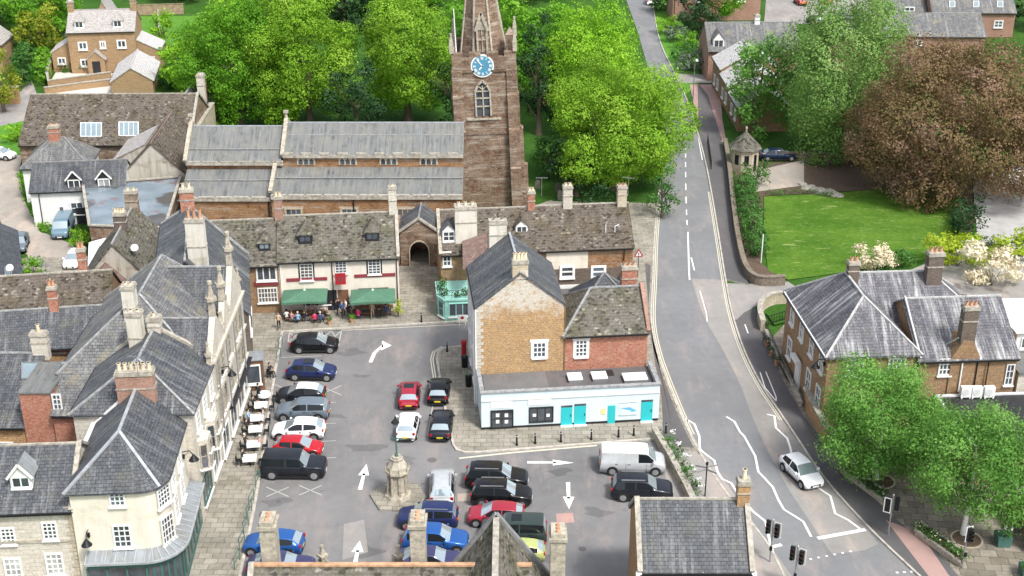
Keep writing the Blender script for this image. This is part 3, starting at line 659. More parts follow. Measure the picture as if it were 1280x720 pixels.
# ---- gatehouse arch into the churchyard
b = Bld('gatehouse', 'brown stone gatehouse with a dark pointed arch between pub and shop', 'gatehouse', (-11.5,126.6), R(0))
w = 3.9; e, r = 3.9, 5.3
mb = MB(); oc = w/2; ow = 1.02; az = 1.75; top = 2.95
arch = [(oc-ow,0)]+[(oc-ow+ow*(1-math.cos(t))*1.0, az+(top-az)*math.sin(t)) for t in [k*math.pi/12 for k in range(7)]]
arch += [(2*oc-x, z) for x, z in reversed(arch[:-1])]
half = len(arch)//2
for i in range(len(arch)-1):   # front wall around the opening
    (x0,z0),(x1,z1) = arch[i], arch[i+1]
    T = lambda x: r-.05-(abs(x-oc))*(r-e)/(w/2)
    if x1 > x0+1e-5: mb.poly([(x0,0,z0),(x1,0,z1),(x1,0,T(x1)),(x0,0,T(x0))])
mb.poly([(0,0,0),(oc-ow,0,0),(oc-ow,0,T(oc-ow)),(0,0,e)]); mb.poly([(oc+ow,0,0),(w,0,0),(w,0,e),(oc+ow,0,T(oc+ow))])
mb.poly([(0,0,0),(0,0,e),(0,4.6,e),(0,4.6,0)]); mb.poly([(w,0,0),(w,4.6,0),(w,4.6,e),(w,0,e)]); mb.poly([(0,4.6,0),(0,4.6,e),(w/2,4.6,r-.05),(w,4.6,e),(w,4.6,0)])
for i in range(len(arch)-1):
    (x0,z0),(x1,z1) = arch[i], arch[i+1]; mb.poly([(x0,0,z0),(x0,4.5,z0),(x1,4.5,z1),(x1,0,z1)])
mb.build('wall', M['ironstone_dark'], b.t)
mb = MB()
for i in range(len(arch)-1):
    (x0,z0),(x1,z1) = arch[i], arch[i+1]; mb.bar((x0,-.05,z0),(x1,-.05,z1),.1,.3, up=(0,1,0))
mb.build('arch_moulding', M['limestone'], b.t)
b.gable(0, w, 0, 4.6, e, r, 'ironstone_dark', 'slate_blue', axis='y', wn=False, ridge='ridge_dark', cop=1)
mb = MB(); mb.box(-.9,-.1,0,3,0,4.6); mb.box(w+.1,w+.6,0,3,0,4.6); mb.build('side_wall', M['ironstone_dark'], b.t)
# ---- east row
b = Bld('corner_shop', 'stone roofed house with a small white dormer above the mint green shopfront', 'shop', (-7.3,117.6), R(6))
b.gable(.45, 9.6, 0, 7.4, 5.3, 8.25, 'brown_brick', 'stone_slate_brown', ridge='coping', cop=1)
b.dormer(b.hit(561,295,(0,1.0,0),(0,1,0)).x, 1.0, 6.0, 1.3, 1.2, 1.6, 'white_paint', 'slate_blue', 2, 2, rise=.7)
b.dormer(b.hit(652,296,(0,1.6,0),(0,1,0)).x, 1.6, 6.2, 1.2, 1.0, 1.5, 'white_paint', 'stone_slate_brown', 2, 1, rise=.6)
b.wpx(554,315,563.5,332,(0,0,0),S_,2,3,fr=.1)
b.chimney(3.0,1.3,5.3,9.6,2.1,1.2,'chimney_cream',3,'pot_buff',cap='coping',ph=.35,label='wide white rendered chimney stack')
b.chimney(9.6,3.7,7.2,10.0,.7,.7,'red_brick',2,'pot_buff',ph=.3)
# mint bay and the terrace above it
mb = MB(); pts = [(-.05,-3.3),(.55,-4.3),(3.2,-4.3),(3.2,-.05),(-.05,-.05)]; mb.prism(pts,.1,2.2); mb.build('shopfront', M['mint_paint'], b.t)
b.window((.25,-3.8,1.2),(-.857,-.515),.8,1.5,1,2,frame='mint_paint'); b.window((1.9,-4.3,1.25),S_,1.9,1.3,3,1,frame='mint_paint')
mb = MB(); mb.prism([(p[0]+(-.12 if p[0]<2 else .12),p[1]-(.12 if p[1]<-1 else 0)) for p in pts],2.2,2.38); mb.build('cornice', M['mint_paint'], b.t)
mb = MB()
for i in range(3):
    a, c = pts[i-1 if i else 0], pts[i if i else 1]
for a, c in ((pts[4],pts[0]),(pts[0],pts[1]),(pts[1],pts[2])):
    for z in (2.75,3.2): mb.bar((*a,z),(*c,z),.04,.04)
    for t in (0,.25,.5,.75,1): mb.bar((a[0]+(c[0]-a[0])*t,a[1]+(c[1]-a[1])*t,2.38),(a[0]+(c[0]-a[0])*t,a[1]+(c[1]-a[1])*t,3.25),.04,.04)
mb.build('balcony_rail', M['rail_dark'], b.t); BALC = b.t
b.roof([(2.3,-4.3,5.4),(3.3,-4.3,5.4),(5.0,-.3,5.9),(5.0,.6,7.0),(2.6,.6,6.2)],[(0,1,2,3,4)],'clay_tile',.12,'link_roof')
b = Bld('end_house', 'stone roofed end house with orange stone upper wall beside the main road', 'house', (-7.3,117.6), R(6))
b.gable(9.62, 19.2, .02, 7.42, 5.3, 8.3, 'ironstone_orange', 'stone_slate_brown', ridge='coping')
p = b.hit(683,320,(0,0,0),(0,1,0)); q = b.hit(735,320,(0,0,0),(0,1,0))
MB().box(p.x,q.x,-.03,-.003,3.1,5.2).build('render_panel', M['cream_render'], b.t)
MB().box(p.x-.2,19.1,-.05,-.004,.1,3.05).build('ground_floor_front', M['dark_brick'], b.t)
for x in (709,748): b.wpx(x-8,333,x+8,346,(0,-.05,0),S_,1,2,fr=.2)
b.chimney(13.2,3.7,7.6,10.4,.9,.7,'limestone_pale',2,'pot_buff',ph=.25); b.chimney(18.6,3.7,7.6,10.2,.9,.7,'limestone',2,'pot_clay',ph=.2)
mb = MB()
o = b.hit(757,294,(0,1.2,0),(0,1,0)); mb.bar(o,o+Vector((0,0,1.1)),.06,.06); mb.bar(o+Vector((.9,0,0)),o+Vector((.9,0,.9)),.06,.06); mb.bar(o+Vector((-.2,0,0)),o+Vector((1.1,0,0)),.06,.06); mb.bar(o+Vector((.9,0,.9)),o+Vector((1.3,0,1.1)),.06,.06)
mb.build('roof_pipe', M['white_paint'], b.t)
b.pipe((18.3,-.12,.1),(18.3,-.12,5.2)); b.pipe((9.7,-.1,.1),(9.7,-.1,5.2))

# ---- stone gabled building in the centre, brick neighbour, blue shop (one rotated frame)
CO = (-2.45, 92.95)
b = Bld('stone_gable_building', 'tall building with an orange stone gable and slate roof above the pale blue shop', 'building', CO, R(6))
b.gable(0, 7.15, 4.05, 12.6, 9.15, 12.0, 'ironstone_gable', 'slate_blue', axis='y', over=.12, verge=.1, ridge='lead_trim', cop=None)
mb = MB(); mb.poly([(-.02,4.05,0),(-.02,4.05,9.1),(-.02,12.6,9.1),(-.02,12.6,0)]); mb.box(-.12,-.025,4.0,4.5,0,9.0); mb.box(-.1,-.025,12.2,12.6,0,9.0); mb.build('side_wall_render', M['white_render'], b.t)
mb = MB()
for k in range(18): 
    ww = .55 if k % 2 else .34; mb.box(-.02,ww,4.01,4.045,3.6+k*.3,3.6+k*.3+.27)
mb.build('quoins', M['limestone_pale'], b.t)
# pale rubble patch up in the gable
b.wpx(666.5,428,682,446,(0,4.05,0),S_,3,3,fr=.1,surround='white_paint')
b.chimney(3.575,4.5,8.6,13.0,1.25,.8,'rubble_pale',4,'pot_buff',ph=.55)
b.chimney(2.6,13.1,9.6,13.1,1.5,.8,'chimney_cream',2,'coping',ph=.1)
for yy in (6.2,9.6):
    for z in (2.2,5.2,7.8): b.window((-.03,yy,z),W_,1.0,1.5,3,4)
b.pipe((-.2,4.4,.1),(-.2,4.4,8.9),'white_paint',.07)
mb = MB(); mb.box(7.2,7.26,4.1,12.5,0,9.1); mb.build('east_wall_face', M['brown_brick'], b.t)

b = Bld('brick_house', 'red brick house with a hipped grey stone roof right of the orange gable', 'house', CO, R(6))
b.gable(7.28, 14.15, 4.07, 11.2, 6.35, 8.75, 'red_brick', 'stone_slate', hip=(2.6,0), ridge='clay_tile' if False else 'ridge_pale', cop=None)
b.wpx(719.5,425,733.5,445,(0,4.07,0),S_,3,4,fr=.1,surround='white_paint')
mb = MB(); mb.box(13.95,14.3,4.0,11.3,6.2,6.5); mb.bar((14.2,3.9,6.35),(14.2,7.6,9.0),.3,.25); mb.bar((14.2,11.3,6.4),(14.2,7.6,9.0),.3,.25); mb.build('brick_coping', M['red_brick_soft'], b.t)
b.chimney(13.6,10.2,6.5,9.6,1.3,.8,'red_brick',3,'pot_clay',ph=.3)
for yy in (5.5,8.5): b.window((14.16,yy,5.0),E_,.9,1.3,2,3)

b = Bld('flat_roofed_shop', 'single storey pale blue shop with teal doors and flat grey roof', 'shop', CO, R(6)); SHOP = b
W, D, H_ = 14.45, 4.0, 3.45
mb = MB(); mb.box(0,W,0,.2,0.35,H_,0); mb.box(0,.2,.2,D,.35,H_,0); mb.box(W-.2,W,.2,D,.35,H_,0); mb.box(0.02,W-.02,.03,D,0.05,.35,1); mb.build('wall', [M['shop_blue'], M['dark_paint']], b.t)
mb = MB(); mb.box(.2,W-.2,.2,D,2.9,3.05,0); mb.build('flat_roof', M['asphalt_dark'], b.t)
mb = MB(); mb.box(-.08,W+.08,-.12,.26,H_+.002,H_+.1); mb.box(-.08,.26,.27,D,H_+.002,H_+.1); mb.box(W-.26,W+.08,.27,D,H_+.002,H_+.1); mb.build('parapet_cap', M['ridge_pale'], b.t)
mb = MB(); mb.box(0,W,-.09,-.005,2.72,2.82); mb.build('cornice', M['white_paint'], b.t)
for x0,y0,x1,y1,n in ((710,466,727,475,0),(740,465,758,473,0),(779,466,808,475,0)):
    p = b.L((x0+x1)/2,(y0+y1)/2,3.35); w = (x1-x0)/15.5; dd = 1.15
    mb = MB(); mb.box(p.x-w/2,p.x+w/2,p.y-dd/2,p.y+dd/2,3.05,3.3,0); k = mb.build('rooflight', M['grey_metal'], b.t)
    mb = MB(); mb.box(p.x-w/2-.04,p.x+w/2+.04,p.y-dd/2-.04,p.y+dd/2+.04,3.3,3.4); mb.build('glazing', M['white_paint'], k)
MB().box(.4,5.6,.8,3.9,3.055,3.09).build('roof_patch', M['asphalt_stained'], b.t); MB().box(9.4,11.2,2.6,3.7,3.055,3.062).build('roof_puddle', M['dark_paint'], b.t)
b.wpx(614,513,641,534,(0,0,0),S_,2,2,fr=.08,frame='dark_paint',sill=False); b.wpx(662,509,691,527,(0,0,0),S_,3,1,fr=.08,frame='dark_paint',sill=False)
for x in (622,633,): 
    for y in (519,527):
        p = b.hit(x,y,(0,-.08,0),(0,1,0)); MB().box(p.x-.14,p.x+.14,-.1,-.09,p.z-.16,p.z+.16).build('window_poster', M['white_paint'], b.t)
for x in (668,685): p = b.hit(x,519,(0,-.08,0),(0,1,0)); MB().box(p.x-.14,p.x+.14,-.1,-.09,p.z-.14,p.z+.14).build('window_poster', M['white_paint'], b.t)
for x0,x1,y0,y1 in ((701.5,715,507,532),(718,732,505,531),(802,815,500,526)):
    p = b.hit(x0,y0,(0,0,0),(0,1,0)); q = b.hit(x1,y1,(0,0,0),(0,1,0))
    d = MB().box(p.x,q.x,-.05,-.003,q.z+.02,p.z-.18).build('door', M['teal_paint'], b.t)
    MB().box(p.x,q.x,-.045,-.004,p.z-.17,p.z).build('fanlight', M['window_glass'], d)
    mb = MB(); mb.box(q.x-.14,q.x-.09,-.1,-.051,q.z+.9,q.z+1.1); mb.build('handle', M['black_metal'], d)
    MB().box(p.x-.05,q.x+.05,-.3,-.055,.12,max(.2,q.z+.015)).build('step', M['white_paint'], d)
p = b.hit(760,507,(0,0,0),(0,1,0)); q = b.hit(768.5,531,(0,0,0),(0,1,0)); MB().box(p.x,q.x,-.04,-.003,q.z,p.z).build('side_gate', M['teal_paint'], b.t)
for x0,y0,x1,y1 in ((613,500,640,509),(660,496,689,505)):
    p = b.hit(x0,y0,(0,0,0),(0,1,0)); q = b.hit(x1,y1,(0,0,0),(0,1,0)); MB().box(p.x,q.x,-.05,-.004,q.z,p.z).build('fascia_sign', M['white_paint'], b.t)
p = b.hit(774,503,(0,0,0),(0,1,0)); q = b.hit(797,519,(0,0,0),(0,1,0))
mb = MB(); mb.box(p.x,q.x,-.03,-.003,q.z,p.z,0)
for (a,c,d,e_) in ((.0,.9,.03,.97),(.0,.9,.93,.97),): mb.box(p.x+(q.x-p.x)*a,p.x+(q.x-p.x)*c,-.036,-.031,q.z+(p.z-q.z)*(.93 if d>.5 else .03),q.z+(p.z-q.z)*(.97 if d>.5 else .07),1)
mb.poly([(p.x+.1,-.04,q.z+.75),(p.x+.9,-.04,q.z+.8),(q.x-.1,-.04,q.z+.45),(q.x-.5,-.04,q.z+.35),(p.x+.75,-.04,q.z+.55)],2); mb.box(p.x+.12,p.x+.95,-.05,-.041,q.z+.08,q.z+.5,0)
mb.build('sign_board', [M['shop_blue'],M['grey_metal'],plain('sign_blue',(.12,.42,.62),.5)], b.t)
p = b.hit(754,514,(0,0,0),(0,1,0)); MB().box(p.x-.17,p.x+.17,-.06,-.003,p.z-.25,p.z+.25).build('notice', plain('notice_yellow',(.75,.62,.25),.6), b.t)
# low buildings behind
b = Bld('outbuilding', 'low white flat-topped outbuilding behind the brick house', 'outbuilding', (3.9,110.2), R(6))
b.walls([(0,0,3.3),(7.4,0,3.3),(7.4,4.3,3.3),(0,4.3,3.3)],'white_render'); MB().box(.15,7.25,.15,4.15,2.8,2.95).build('flat_roof', M['asphalt_dark'], b.t)
MB().box(-.05,7.45,-.05,.15,3.302,3.4).build('coping', M['white_paint'], b.t)
b = Bld('slate_pavilion', 'small outbuilding with a dark pyramid slate roof behind the brick house', 'outbuilding', (5.9,105.0), R(6))
b.gable(0,5.0,0,4.6,5.1,7.5,'white_render','slate_dark',hip=(2.45,2.45),ridge='ridge_dark')
b = Bld('lean_to', 'white gabled lean-to beside the dark pyramid roof', 'outbuilding', (9.9,111.5), R(6))
b.gable(0,1.9,0,2.6,3.8,5.3,'white_render','slate_dark',axis='y',ridge='white_paint')

# ---- CHURCH
b = Bld('church', 'long brown stone church with lead roofs and a square clock tower', 'church', (-35.6,134.4), R(0)); CH = b
xR = 30.3
# south aisle (two heights) + nave + clerestory
XN = 10.6
def lean(x0,x1,y0,y1,z0,z1,mat,name='roof'):
    return b.roof([(x0,y0-.15,z0-.05),(x1,y0-.15,z0-.05),(x1,y1,z1),(x0,y1,z1)],[(0,1,2,3)],mat,.15,name)
mb = MB(); mb.poly([(0,0,0),(XN-.8,0,0),(XN-.8,0,4.7),(0,0,4.7)]); mb.poly([(0,0,0),(0,0,4.7),(0,4,6.9),(0,4,0)]); mb.poly([(XN-.8,-.5,0),(xR,-.5,0),(xR,-.5,5.1),(XN-.8,-.5,5.1)]); mb.poly([(xR,-.5,0),(xR,4,0),(xR,4,7),(xR,-.5,5.1)]); mb.poly([(XN-.8,-.5,0),(XN-.8,-.5,5.1),(XN-.8,4,7.1),(XN-.8,4,0)])
mb.build('aisle_wall', M['ironstone_orange'], b.t)
mb = MB(); mb.poly([(XN-.8,-.53,0),(xR,-.53,0),(xR,-.53,1.2),(XN-.8,-.53,1.2)]); mb.build('plinth', M['ironstone_dark'], b.t)
mb = MB(); mb.poly([(0,3.9,6.0),(XN,3.9,6.0),(XN,3.9,7.7),(0,3.9,7.7)]); mb.poly([(XN,3.9,6.0),(xR,3.9,6.0),(xR,3.9,8.35),(XN,3.9,8.35)]); mb.poly([(0,3.9,0),(0,3.9,7.7),(0,7.9,10.2),(0,11.9,7.7),(0,11.9,0)])
mb.poly([(0,11.9,0),(xR,11.9,0),(xR,11.9,8),(0,11.9,8)]); mb.poly([(XN-.1,3.8,7.4),(XN-.1,7.9,11),(XN-.1,11.9,7.4)]); mb.build('nave_wall', M['ironstone_orange'], b.t)
a1 = lean(0,XN-.9,0,3.85,4.75,6.75,'lead_roof'); a2 = lean(XN-.9,xR,-.5,3.85,5.1,6.95,'lead_roof')
b.roof([(-.1,3.5,7.7),(XN-.2,3.5,7.7),(XN-.2,7.9,10.35),(-.1,7.9,10.35),(XN-.2,12.2,7.7),(-.1,12.2,7.7)],[(0,1,2,3),(3,2,4,5)],'lead_roof',ridges=((3,2),),rmat='lead_trim')
b.roof([(XN,3.6,8.4),(xR,3.6,8.4),(xR,7.9,10.75),(XN,7.9,10.75),(xR,12.2,8.4),(XN,12.2,8.4)],[(0,1,2,3),(3,2,4,5)],'lead_roof',ridges=((3,2),),rmat='lead_trim')
mb = MB()   # battlements and parapets
def cren(x0,x1,y,z,h=.35,w=1.25,g=.55,d=.4):
    mb.box(x0,x1,y-d/2,y+d/2,z-.35,z)
    x = x0
    while x < x1-.3: mb.box(x,min(x+w,x1),y-d/2-.02,y+d/2+.02,z,z+h); x += w+g
cren(XN,xR,3.7,8.42,.2,1.1,.9,.3); cren(XN-.8,xR,-.6,5.2,.16,1.6,.3,.34); cren(0,XN-.9,-.1,4.8,.14,1.6,.3,.34); cren(0,XN,3.6,7.6,.14,1.6,.3,.3)
mb.build('parapet', M['coping'], b.t)
for x, y0, zz0, yr, zr in ((XN-.05,3.6,8.2,7.9,11.1),(-.05,3.4,7.6,7.9,10.7),(XN-.85,-.5,5.5,3.8,7.4)):
    mb = MB(); mb.bar((x,y0,zz0+.15),(x,yr,zr+.1),.42,.35)
    if yr > 5: mb.bar((x,2*yr-y0,zz0+.15),(x,yr,zr+.1),.42,.35); mb.cyl((x,yr,zr),(x,yr,zr+.9),.2,.12,8); mb.box(x-.25,x+.25,yr-.25,yr+.25,zr+.8,zr+1.05)
    mb.build('gable_coping', M['stone_carved'], b.t)
mb = MB()   # lead rolls across the roofs
for x0,x1,ya,za,yb,zb in ((0,XN-.3,4.9,8.63,0,0),(XN+.1,xR,6.3,9.85,0,0),(0,XN-1,2.2,5.98,0,0),(XN-.8,xR,2.0,6.35,0,0)): mb.bar((x0,ya,za+.03),(x1,ya,za+.03),.12,.06)
mb.build('lead_roll', M['ridge_pale'], b.t)
for cx in (383,435,486,536):     # clerestory windows, three lights each
    p = b.hit(cx,206,(0,3.9,0),(0,1,0))
    o = MB().box(p.x-1.0,p.x+1.0,3.82,3.895,7.2,8.0).build('clerestory_window', M['limestone'], b.t)
    mb = MB()
    for k in (-1,0,1):
        c = p.x+k*.6; mb.poly([(c-.22,3.81,7.25),(c+.22,3.81,7.25),(c+.22,3.81,7.66),(c+.12,3.81,7.84),(c,3.81,7.92),(c-.12,3.81,7.84),(c-.22,3.81,7.66)])
    mb.build('lancet', M['window_glass'], o)
for x in (XN+1.5, XN+7.5, XN+13.5): 
    b.window((x,-.5,2.6),S_,1.6,2.2,3,2,frame='limestone',surround='limestone')
mb = MB(); mb.cyl((XN-1.2,-.15,4.6),(XN-1.2,-.15,0),.07); mb.cyl((XN+8,-.62,5),(XN+8,-.62,0),.07); mb.build('drainpipe', M['black_metal'], b.t)
# tower
T = Bld('church_tower', 'square brown stone church tower with blue clock face and stone spire', 'tower', (-5.75,143.6), R(0)); T.t.rotation_euler = (0, R(-2.4), 0); tw, th = 6.75, 18.2
T.walls([(0,0,17.2),(tw,0,17.2),(tw,7,17.2),(0,7,17.2)],'ironstone_dark')
for x in (-.25, tw-.95):
    mb = MB()
    for (z0,z1,pr) in ((0,5.0,1.0),(5.0,9.4,.7),(9.4,13.4,.42),(13.4,16.2,.2)):
        mb.box(x,x+1.2,-pr,0.05,z0,z1); mb.poly([(x,-pr,z1),(x+1.2,-pr,z1),(x+1.2,.02,z1+.5),(x,.02,z1+.5)])
    mb.build('buttress', M['ironstone_dark'], T.t)
for x, s in ((0,-1),(tw,1)):
    mb = MB()
    for (z0,z1,pr) in ((0,5.0,1.0),(5.0,9.4,.65),(9.4,13.4,.35)):
        xa, xb = sorted((x, x+s*pr)); mb.box(xa,xb,-.2,1.1,z0,z1); mb.poly([(x+s*pr,-.2,z1),(x+s*pr,1.1,z1),(x,1.1,z1+.5),(x,-.2,z1+.5)])
    mb.build('buttress', M['ironstone_dark'], T.t)
for z, o_ in ((8.9,.12),(16.05,.16)): MB().box(-o_,tw+o_,-o_,7+o_,z,z+.22).build('string_course', M['ironstone_dark'], T.t)
mb = MB()
for (x0,x1,y0,y1) in ((-.15,tw+.15,-.15,.3),(-.15,tw+.15,6.7,7.15),(-.15,.3,.31,6.69),(tw-.3,tw+.15,.31,6.69)): mb.box(x0,x1,y0,y1,16.3,17.75)
for k in range(4): 
    x = -.15+k*1.93; mb.box(x,x+1.25,-.17,.3,17.75,18.3)
    mb.box(x,x+1.25,6.7,7.17,17.75,18.3); mb.box(-.17,.3,x+.3 if k else -.16,x+1.2,17.75,18.28); mb.box(tw-.3,tw+.17,x+.3 if k else -.16,x+1.2,17.75,18.28)
mb.build('battlement', M['ironstone_dark'], T.t)
for x in (-.1,tw+.1):
    for y in (-.1,7.1): mb = MB(); mb.ngon(.34,4,18.3,19.3,c=(x,y),rot=math.pi/4); mb.ngon(.34,4,19.3,20.5,.04,c=(x,y),rot=math.pi/4); mb.ngon(.15,6,20.2,20.5,c=(x,y)); mb.build('pinnacle', M['stone_carved'], T.t)
for y in (2,5): 
    for x in (-.1,tw+.1): MB().ngon(.2,4,18.2,18.9,.1,c=(x,y)).build('pinnacle', M['stone_carved'], T.t)
MB().box(.3,tw-.3,.3,6.7,17.0,17.2).build('tower_roof', M['lead_roof'], T.t)
mb = MB(); sc = (tw/2-.1,3.5); mb.ngon(2.75,8,17.2,34.5,.08,c=sc,rot=math.pi/8)
mb.build('spire', M['ironstone_dark'], T.t)
mb = MB()
for k in range(8):
    a = math.pi/8+k*math.pi/4; mb.bar((sc[0]+2.78*math.cos(a),sc[1]+2.78*math.sin(a),17.2),(sc[0]+.08*math.cos(a),sc[1]+.08*math.sin(a),34.5),.2,.16)
mb.build('spire_rib', M['stone_carved'], T.t)
# lucarne on the spire
def spire_y(z): return sc[1]-2.75*math.cos(math.pi/8)*(34.5-z)/17.3
mb = MB(); lx = sc[0]; y0 = spire_y(18.0)-.22
mb.box(lx-.62,lx-.42,y0,y0+1.6,18.0,20.5); mb.box(lx+.42,lx+.62,y0,y0+1.6,18.0,20.5)
mb.bar((lx-.68,y0,20.4),(lx,y0,22.4),.3,.22,up=(0,1,0)); mb.bar((lx+.68,y0,20.4),(lx,y0,22.4),.3,.22,up=(0,1,0)); mb.poly([(lx-.62,y0+.05,20.5),(lx+.62,y0+.05,20.5),(lx,y0+.05,22.3)])
mb.poly([(lx-.7,y0,20.4),(lx,y0,22.4),(lx,y0+2.2,22.4),(lx-.7,y0+1.8,20.4)]); mb.poly([(lx+.7,y0,20.4),(lx+.7,y0+1.8,20.4),(lx,y0+2.2,22.4),(lx,y0,22.4)])
mb.bar((lx,y0+.1,18.0),(lx,y0+.1,20.5),.08,.1); mb.bar((lx-.42,y0+.1,19.4),(lx+.42,y0+.1,19.4),.08,.1)
lu = mb.build('lucarne', M['stone_carved'], T.t); MB().box(lx-.42,lx+.42,y0+.18,y0+.24,18,20.5).build('louvre', M['ironstone_dark'], lu)
# clock
cp = T.hit(611,83.5,(0,-.02,0),(0,1,0)); cr = 1.12
mb = MB()
mb.cyl((cp.x,-.16,cp.z),(cp.x,-.02,cp.z),cr+.16,n=32,sm=False); ck = mb.build('clock', M['white_paint'], T.t)
mb = MB(); mb.cyl((cp.x,-.19,cp.z),(cp.x,-.165,cp.z),cr,n=32,sm=False); mb.build('clock_face', plain('clock_blue',(.075,.25,.38),.5,var=.06), ck)
mb = MB()
def P2(r_, a): return Vector((cp.x+r_*math.sin(a), -.21, cp.z+r_*math.cos(a)))
NUM = {0:3,1:1,2:2,3:3,4:3,5:1,6:2,7:3,8:4,9:2,10:1,11:2}
for k in range(12):
    a = k*math.pi/6
    for j in range(NUM[k]):
        da = (j-(NUM[k]-1)/2)*.11; mb.bar(P2(cr*.66,a+da*1.1), P2(cr*.93,a+da), .07, .02, up=(0,1,0))
mb.cyl((cp.x,-.225,cp.z),(cp.x,-.2,cp.z),.1,n=12)
mb.build('numeral', M['white_paint'], ck)
mb = MB(); mb.bar(P2(-.1,R(-38)),P2(.95,R(-38)),.11,.03,up=(0,1,0)); mb.bar(P2(0,R(222)),P2(.55,R(222)),.15,.03,up=(0,1,0)); mb.build('clock_hand', M['white_paint'], ck)
# belfry window
p = T.hit(610,128,(0,0,0),(0,1,0)); bx, bz = p.x, T.hit(602,146,(0,0,0),(0,1,0)).z; tz = T.hit(602,103,(0,0,0),(0,1,0)).z
o = MB().poly([(bx-.78,-.02,bz),(bx+.78,-.02,bz),(bx+.78,-.02,tz-1.0),(bx+.4,-.02,tz-.35),(bx,-.02,tz),(bx-.4,-.02,tz-.35),(bx-.78,-.02,tz-1.0)]).build('belfry_window', M['window_glass'], T.t)
mb = MB()
for s in (-1,1):
    mb.bar((bx+s*.82,-.1,bz),(bx+s*.82,-.1,tz-1.0),.18,.2); mb.bar((bx+s*.86,-.1,tz-1.1),(bx+s*.45,-.1,tz-.3),.28,.22); mb.bar((bx+s*.5,-.1,tz-.38),(bx,-.1,tz+.12),.28,.22)
mb.bar((bx,-.08,bz),(bx,-.08,tz-.5),.14,.12); 
for z in (.28,.52,.72): mb.bar((bx-.75,-.075,bz+(tz-bz)*z),(bx+.75,-.075,bz+(tz-bz)*z),.1,.14)
mb.bar((bx,-.07,tz-.9),(bx-.5,-.07,tz-.5),.1,.1); mb.bar((bx,-.07,tz-.9),(bx+.5,-.07,tz-.5),.1,.1)
mb.build('tracery', M['stone_carved'], o)
MB().box(bx-1.9,bx+1.9,-.16,-.003,bz-.45,bz-.25).build('sill', M['stone_carved'], T.t)
MB().cyl((.35,.7,17.8),(.35,.7,23.0),.09,.05,8).build('flagpole', M['white_paint'], T.t)
mb = MB(); mb.box(tw-.9,tw+.1,.6,1.8,17.75,19.9); mb.ngon(.75,4,19.9,20.6,.1,c=(tw-.4,1.2),rot=math.pi/4); mb.build('stair_turret', M['ironstone_dark'], T.t)

# ---- LEFT BLOCK
b = Bld('corner_building', 'cream rendered corner building with rounded corner, slate hip roof and lead canopy', 'building', (-27.95,71.2), R(4)); CR = b
Wc, Dc, rc = 5.85, 8.6, 1.5
cur = [(Wc-rc+rc*math.sin(t), rc-rc*math.cos(t)) for t in [k*math.pi/12 for k in range(7)]]
foot = [(0,0)]+cur+[(Wc,Dc),(0,Dc)]
b.walls([(x,y,8.25) for x, y in foot],'cream_render')
def push(p, d=.28):
    cx, cy = Wc/2, Dc/2; q = Vector((p[0]-(Wc-rc), p[1]-rc))
    if p in cur: q.normalize(); return (p[0]+q.x*d, p[1]+q.y*d, 8.2)
    return (p[0]+(d if p[0] > 1 else -d), p[1]+(0 if p[1] > 5 else -d), 8.2)
V = [push(p) for p in foot]; nA = len(V); V += [(Wc/2,2.7,10.95),(Wc/2,Dc,10.95)]
F = [(i,i+1,nA) for i in range(nA-3)]+[(nA-3,nA-2,nA+1,nA)]+[(nA-1,0,nA,nA+1)]
b.roof(V,F,'slate_blue',ridges=((0,nA),(4,nA),(nA,nA+1)),rmat='lead_trim',rw=.2)
b.wpx(137.5,615,155.5,631.5,(0,0,0),S_,3,3,fr=.09); b.wpx(142.5,656.5,163.5,683,(0,0,0),S_,3,4,fr=.09)
for t, zz_, hh in ((R(62),7.2,1.3),(R(62),4.7,1.9)):
    n = (math.sin(t), -math.cos(t)); p = (Wc-rc+(rc-.02)*n[0], rc+(rc-.02)*n[1], zz_); b.window(p, n, 1.15, hh, 4, 4, fr=.08)
for yy in (3.2,5.6):
    b.window((Wc,yy,7.1),E_,1.0,1.5,3,4); b.window((Wc,yy,4.8),E_,1.0,1.8,3,4)
# canopy and shopfront following the rounded corner
def canopy(off, z0, z1, o2):
    A = [(0.6,-o2)]+[(Wc-rc+(rc+o2)*math.sin(t), rc-(rc+o2)*math.cos(t)) for t in [k*math.pi/14 for k in range(8)]]+[(Wc+o2,Dc-.3)]
    B_ = [(0.6,-.02)]+[(Wc-rc+rc*math.sin(t), rc-rc*math.cos(t)) for t in [k*math.pi/14 for k in range(8)]]+[(Wc+.02,Dc-.3)]
    return A, B_
A, B_ = canopy(0,0,0,1.0); mb = MB()
for i in range(len(A)-1): 
    mb.poly([(*A[i],3.35),(*A[i+1],3.35),(*B_[i+1],3.75),(*B_[i],3.75)])
cn = mb.build('canopy', M['lead_canopy'], b.t)
mb = MB()
for i in range(len(A)-1):
    mb.bar((*A[i],3.33),(*A[i+1],3.33),.1,.16)
    n_ = max(1,int((Vector(A[i+1])-Vector(A[i])).length/.6))
    for k in range(n_): 
        a = Vector(A[i]).lerp(Vector(A[i+1]),k/n_); c = Vector(B_[i]).lerp(Vector(B_[i+1]),k/n_); mb.bar((*a,3.39),(*c,3.79),.06,.06)
mb.build('canopy_seam', M['lead_trim'], cn)
A2, _ = canopy(0,0,0,.6); mb = MB(); g_ = MB()
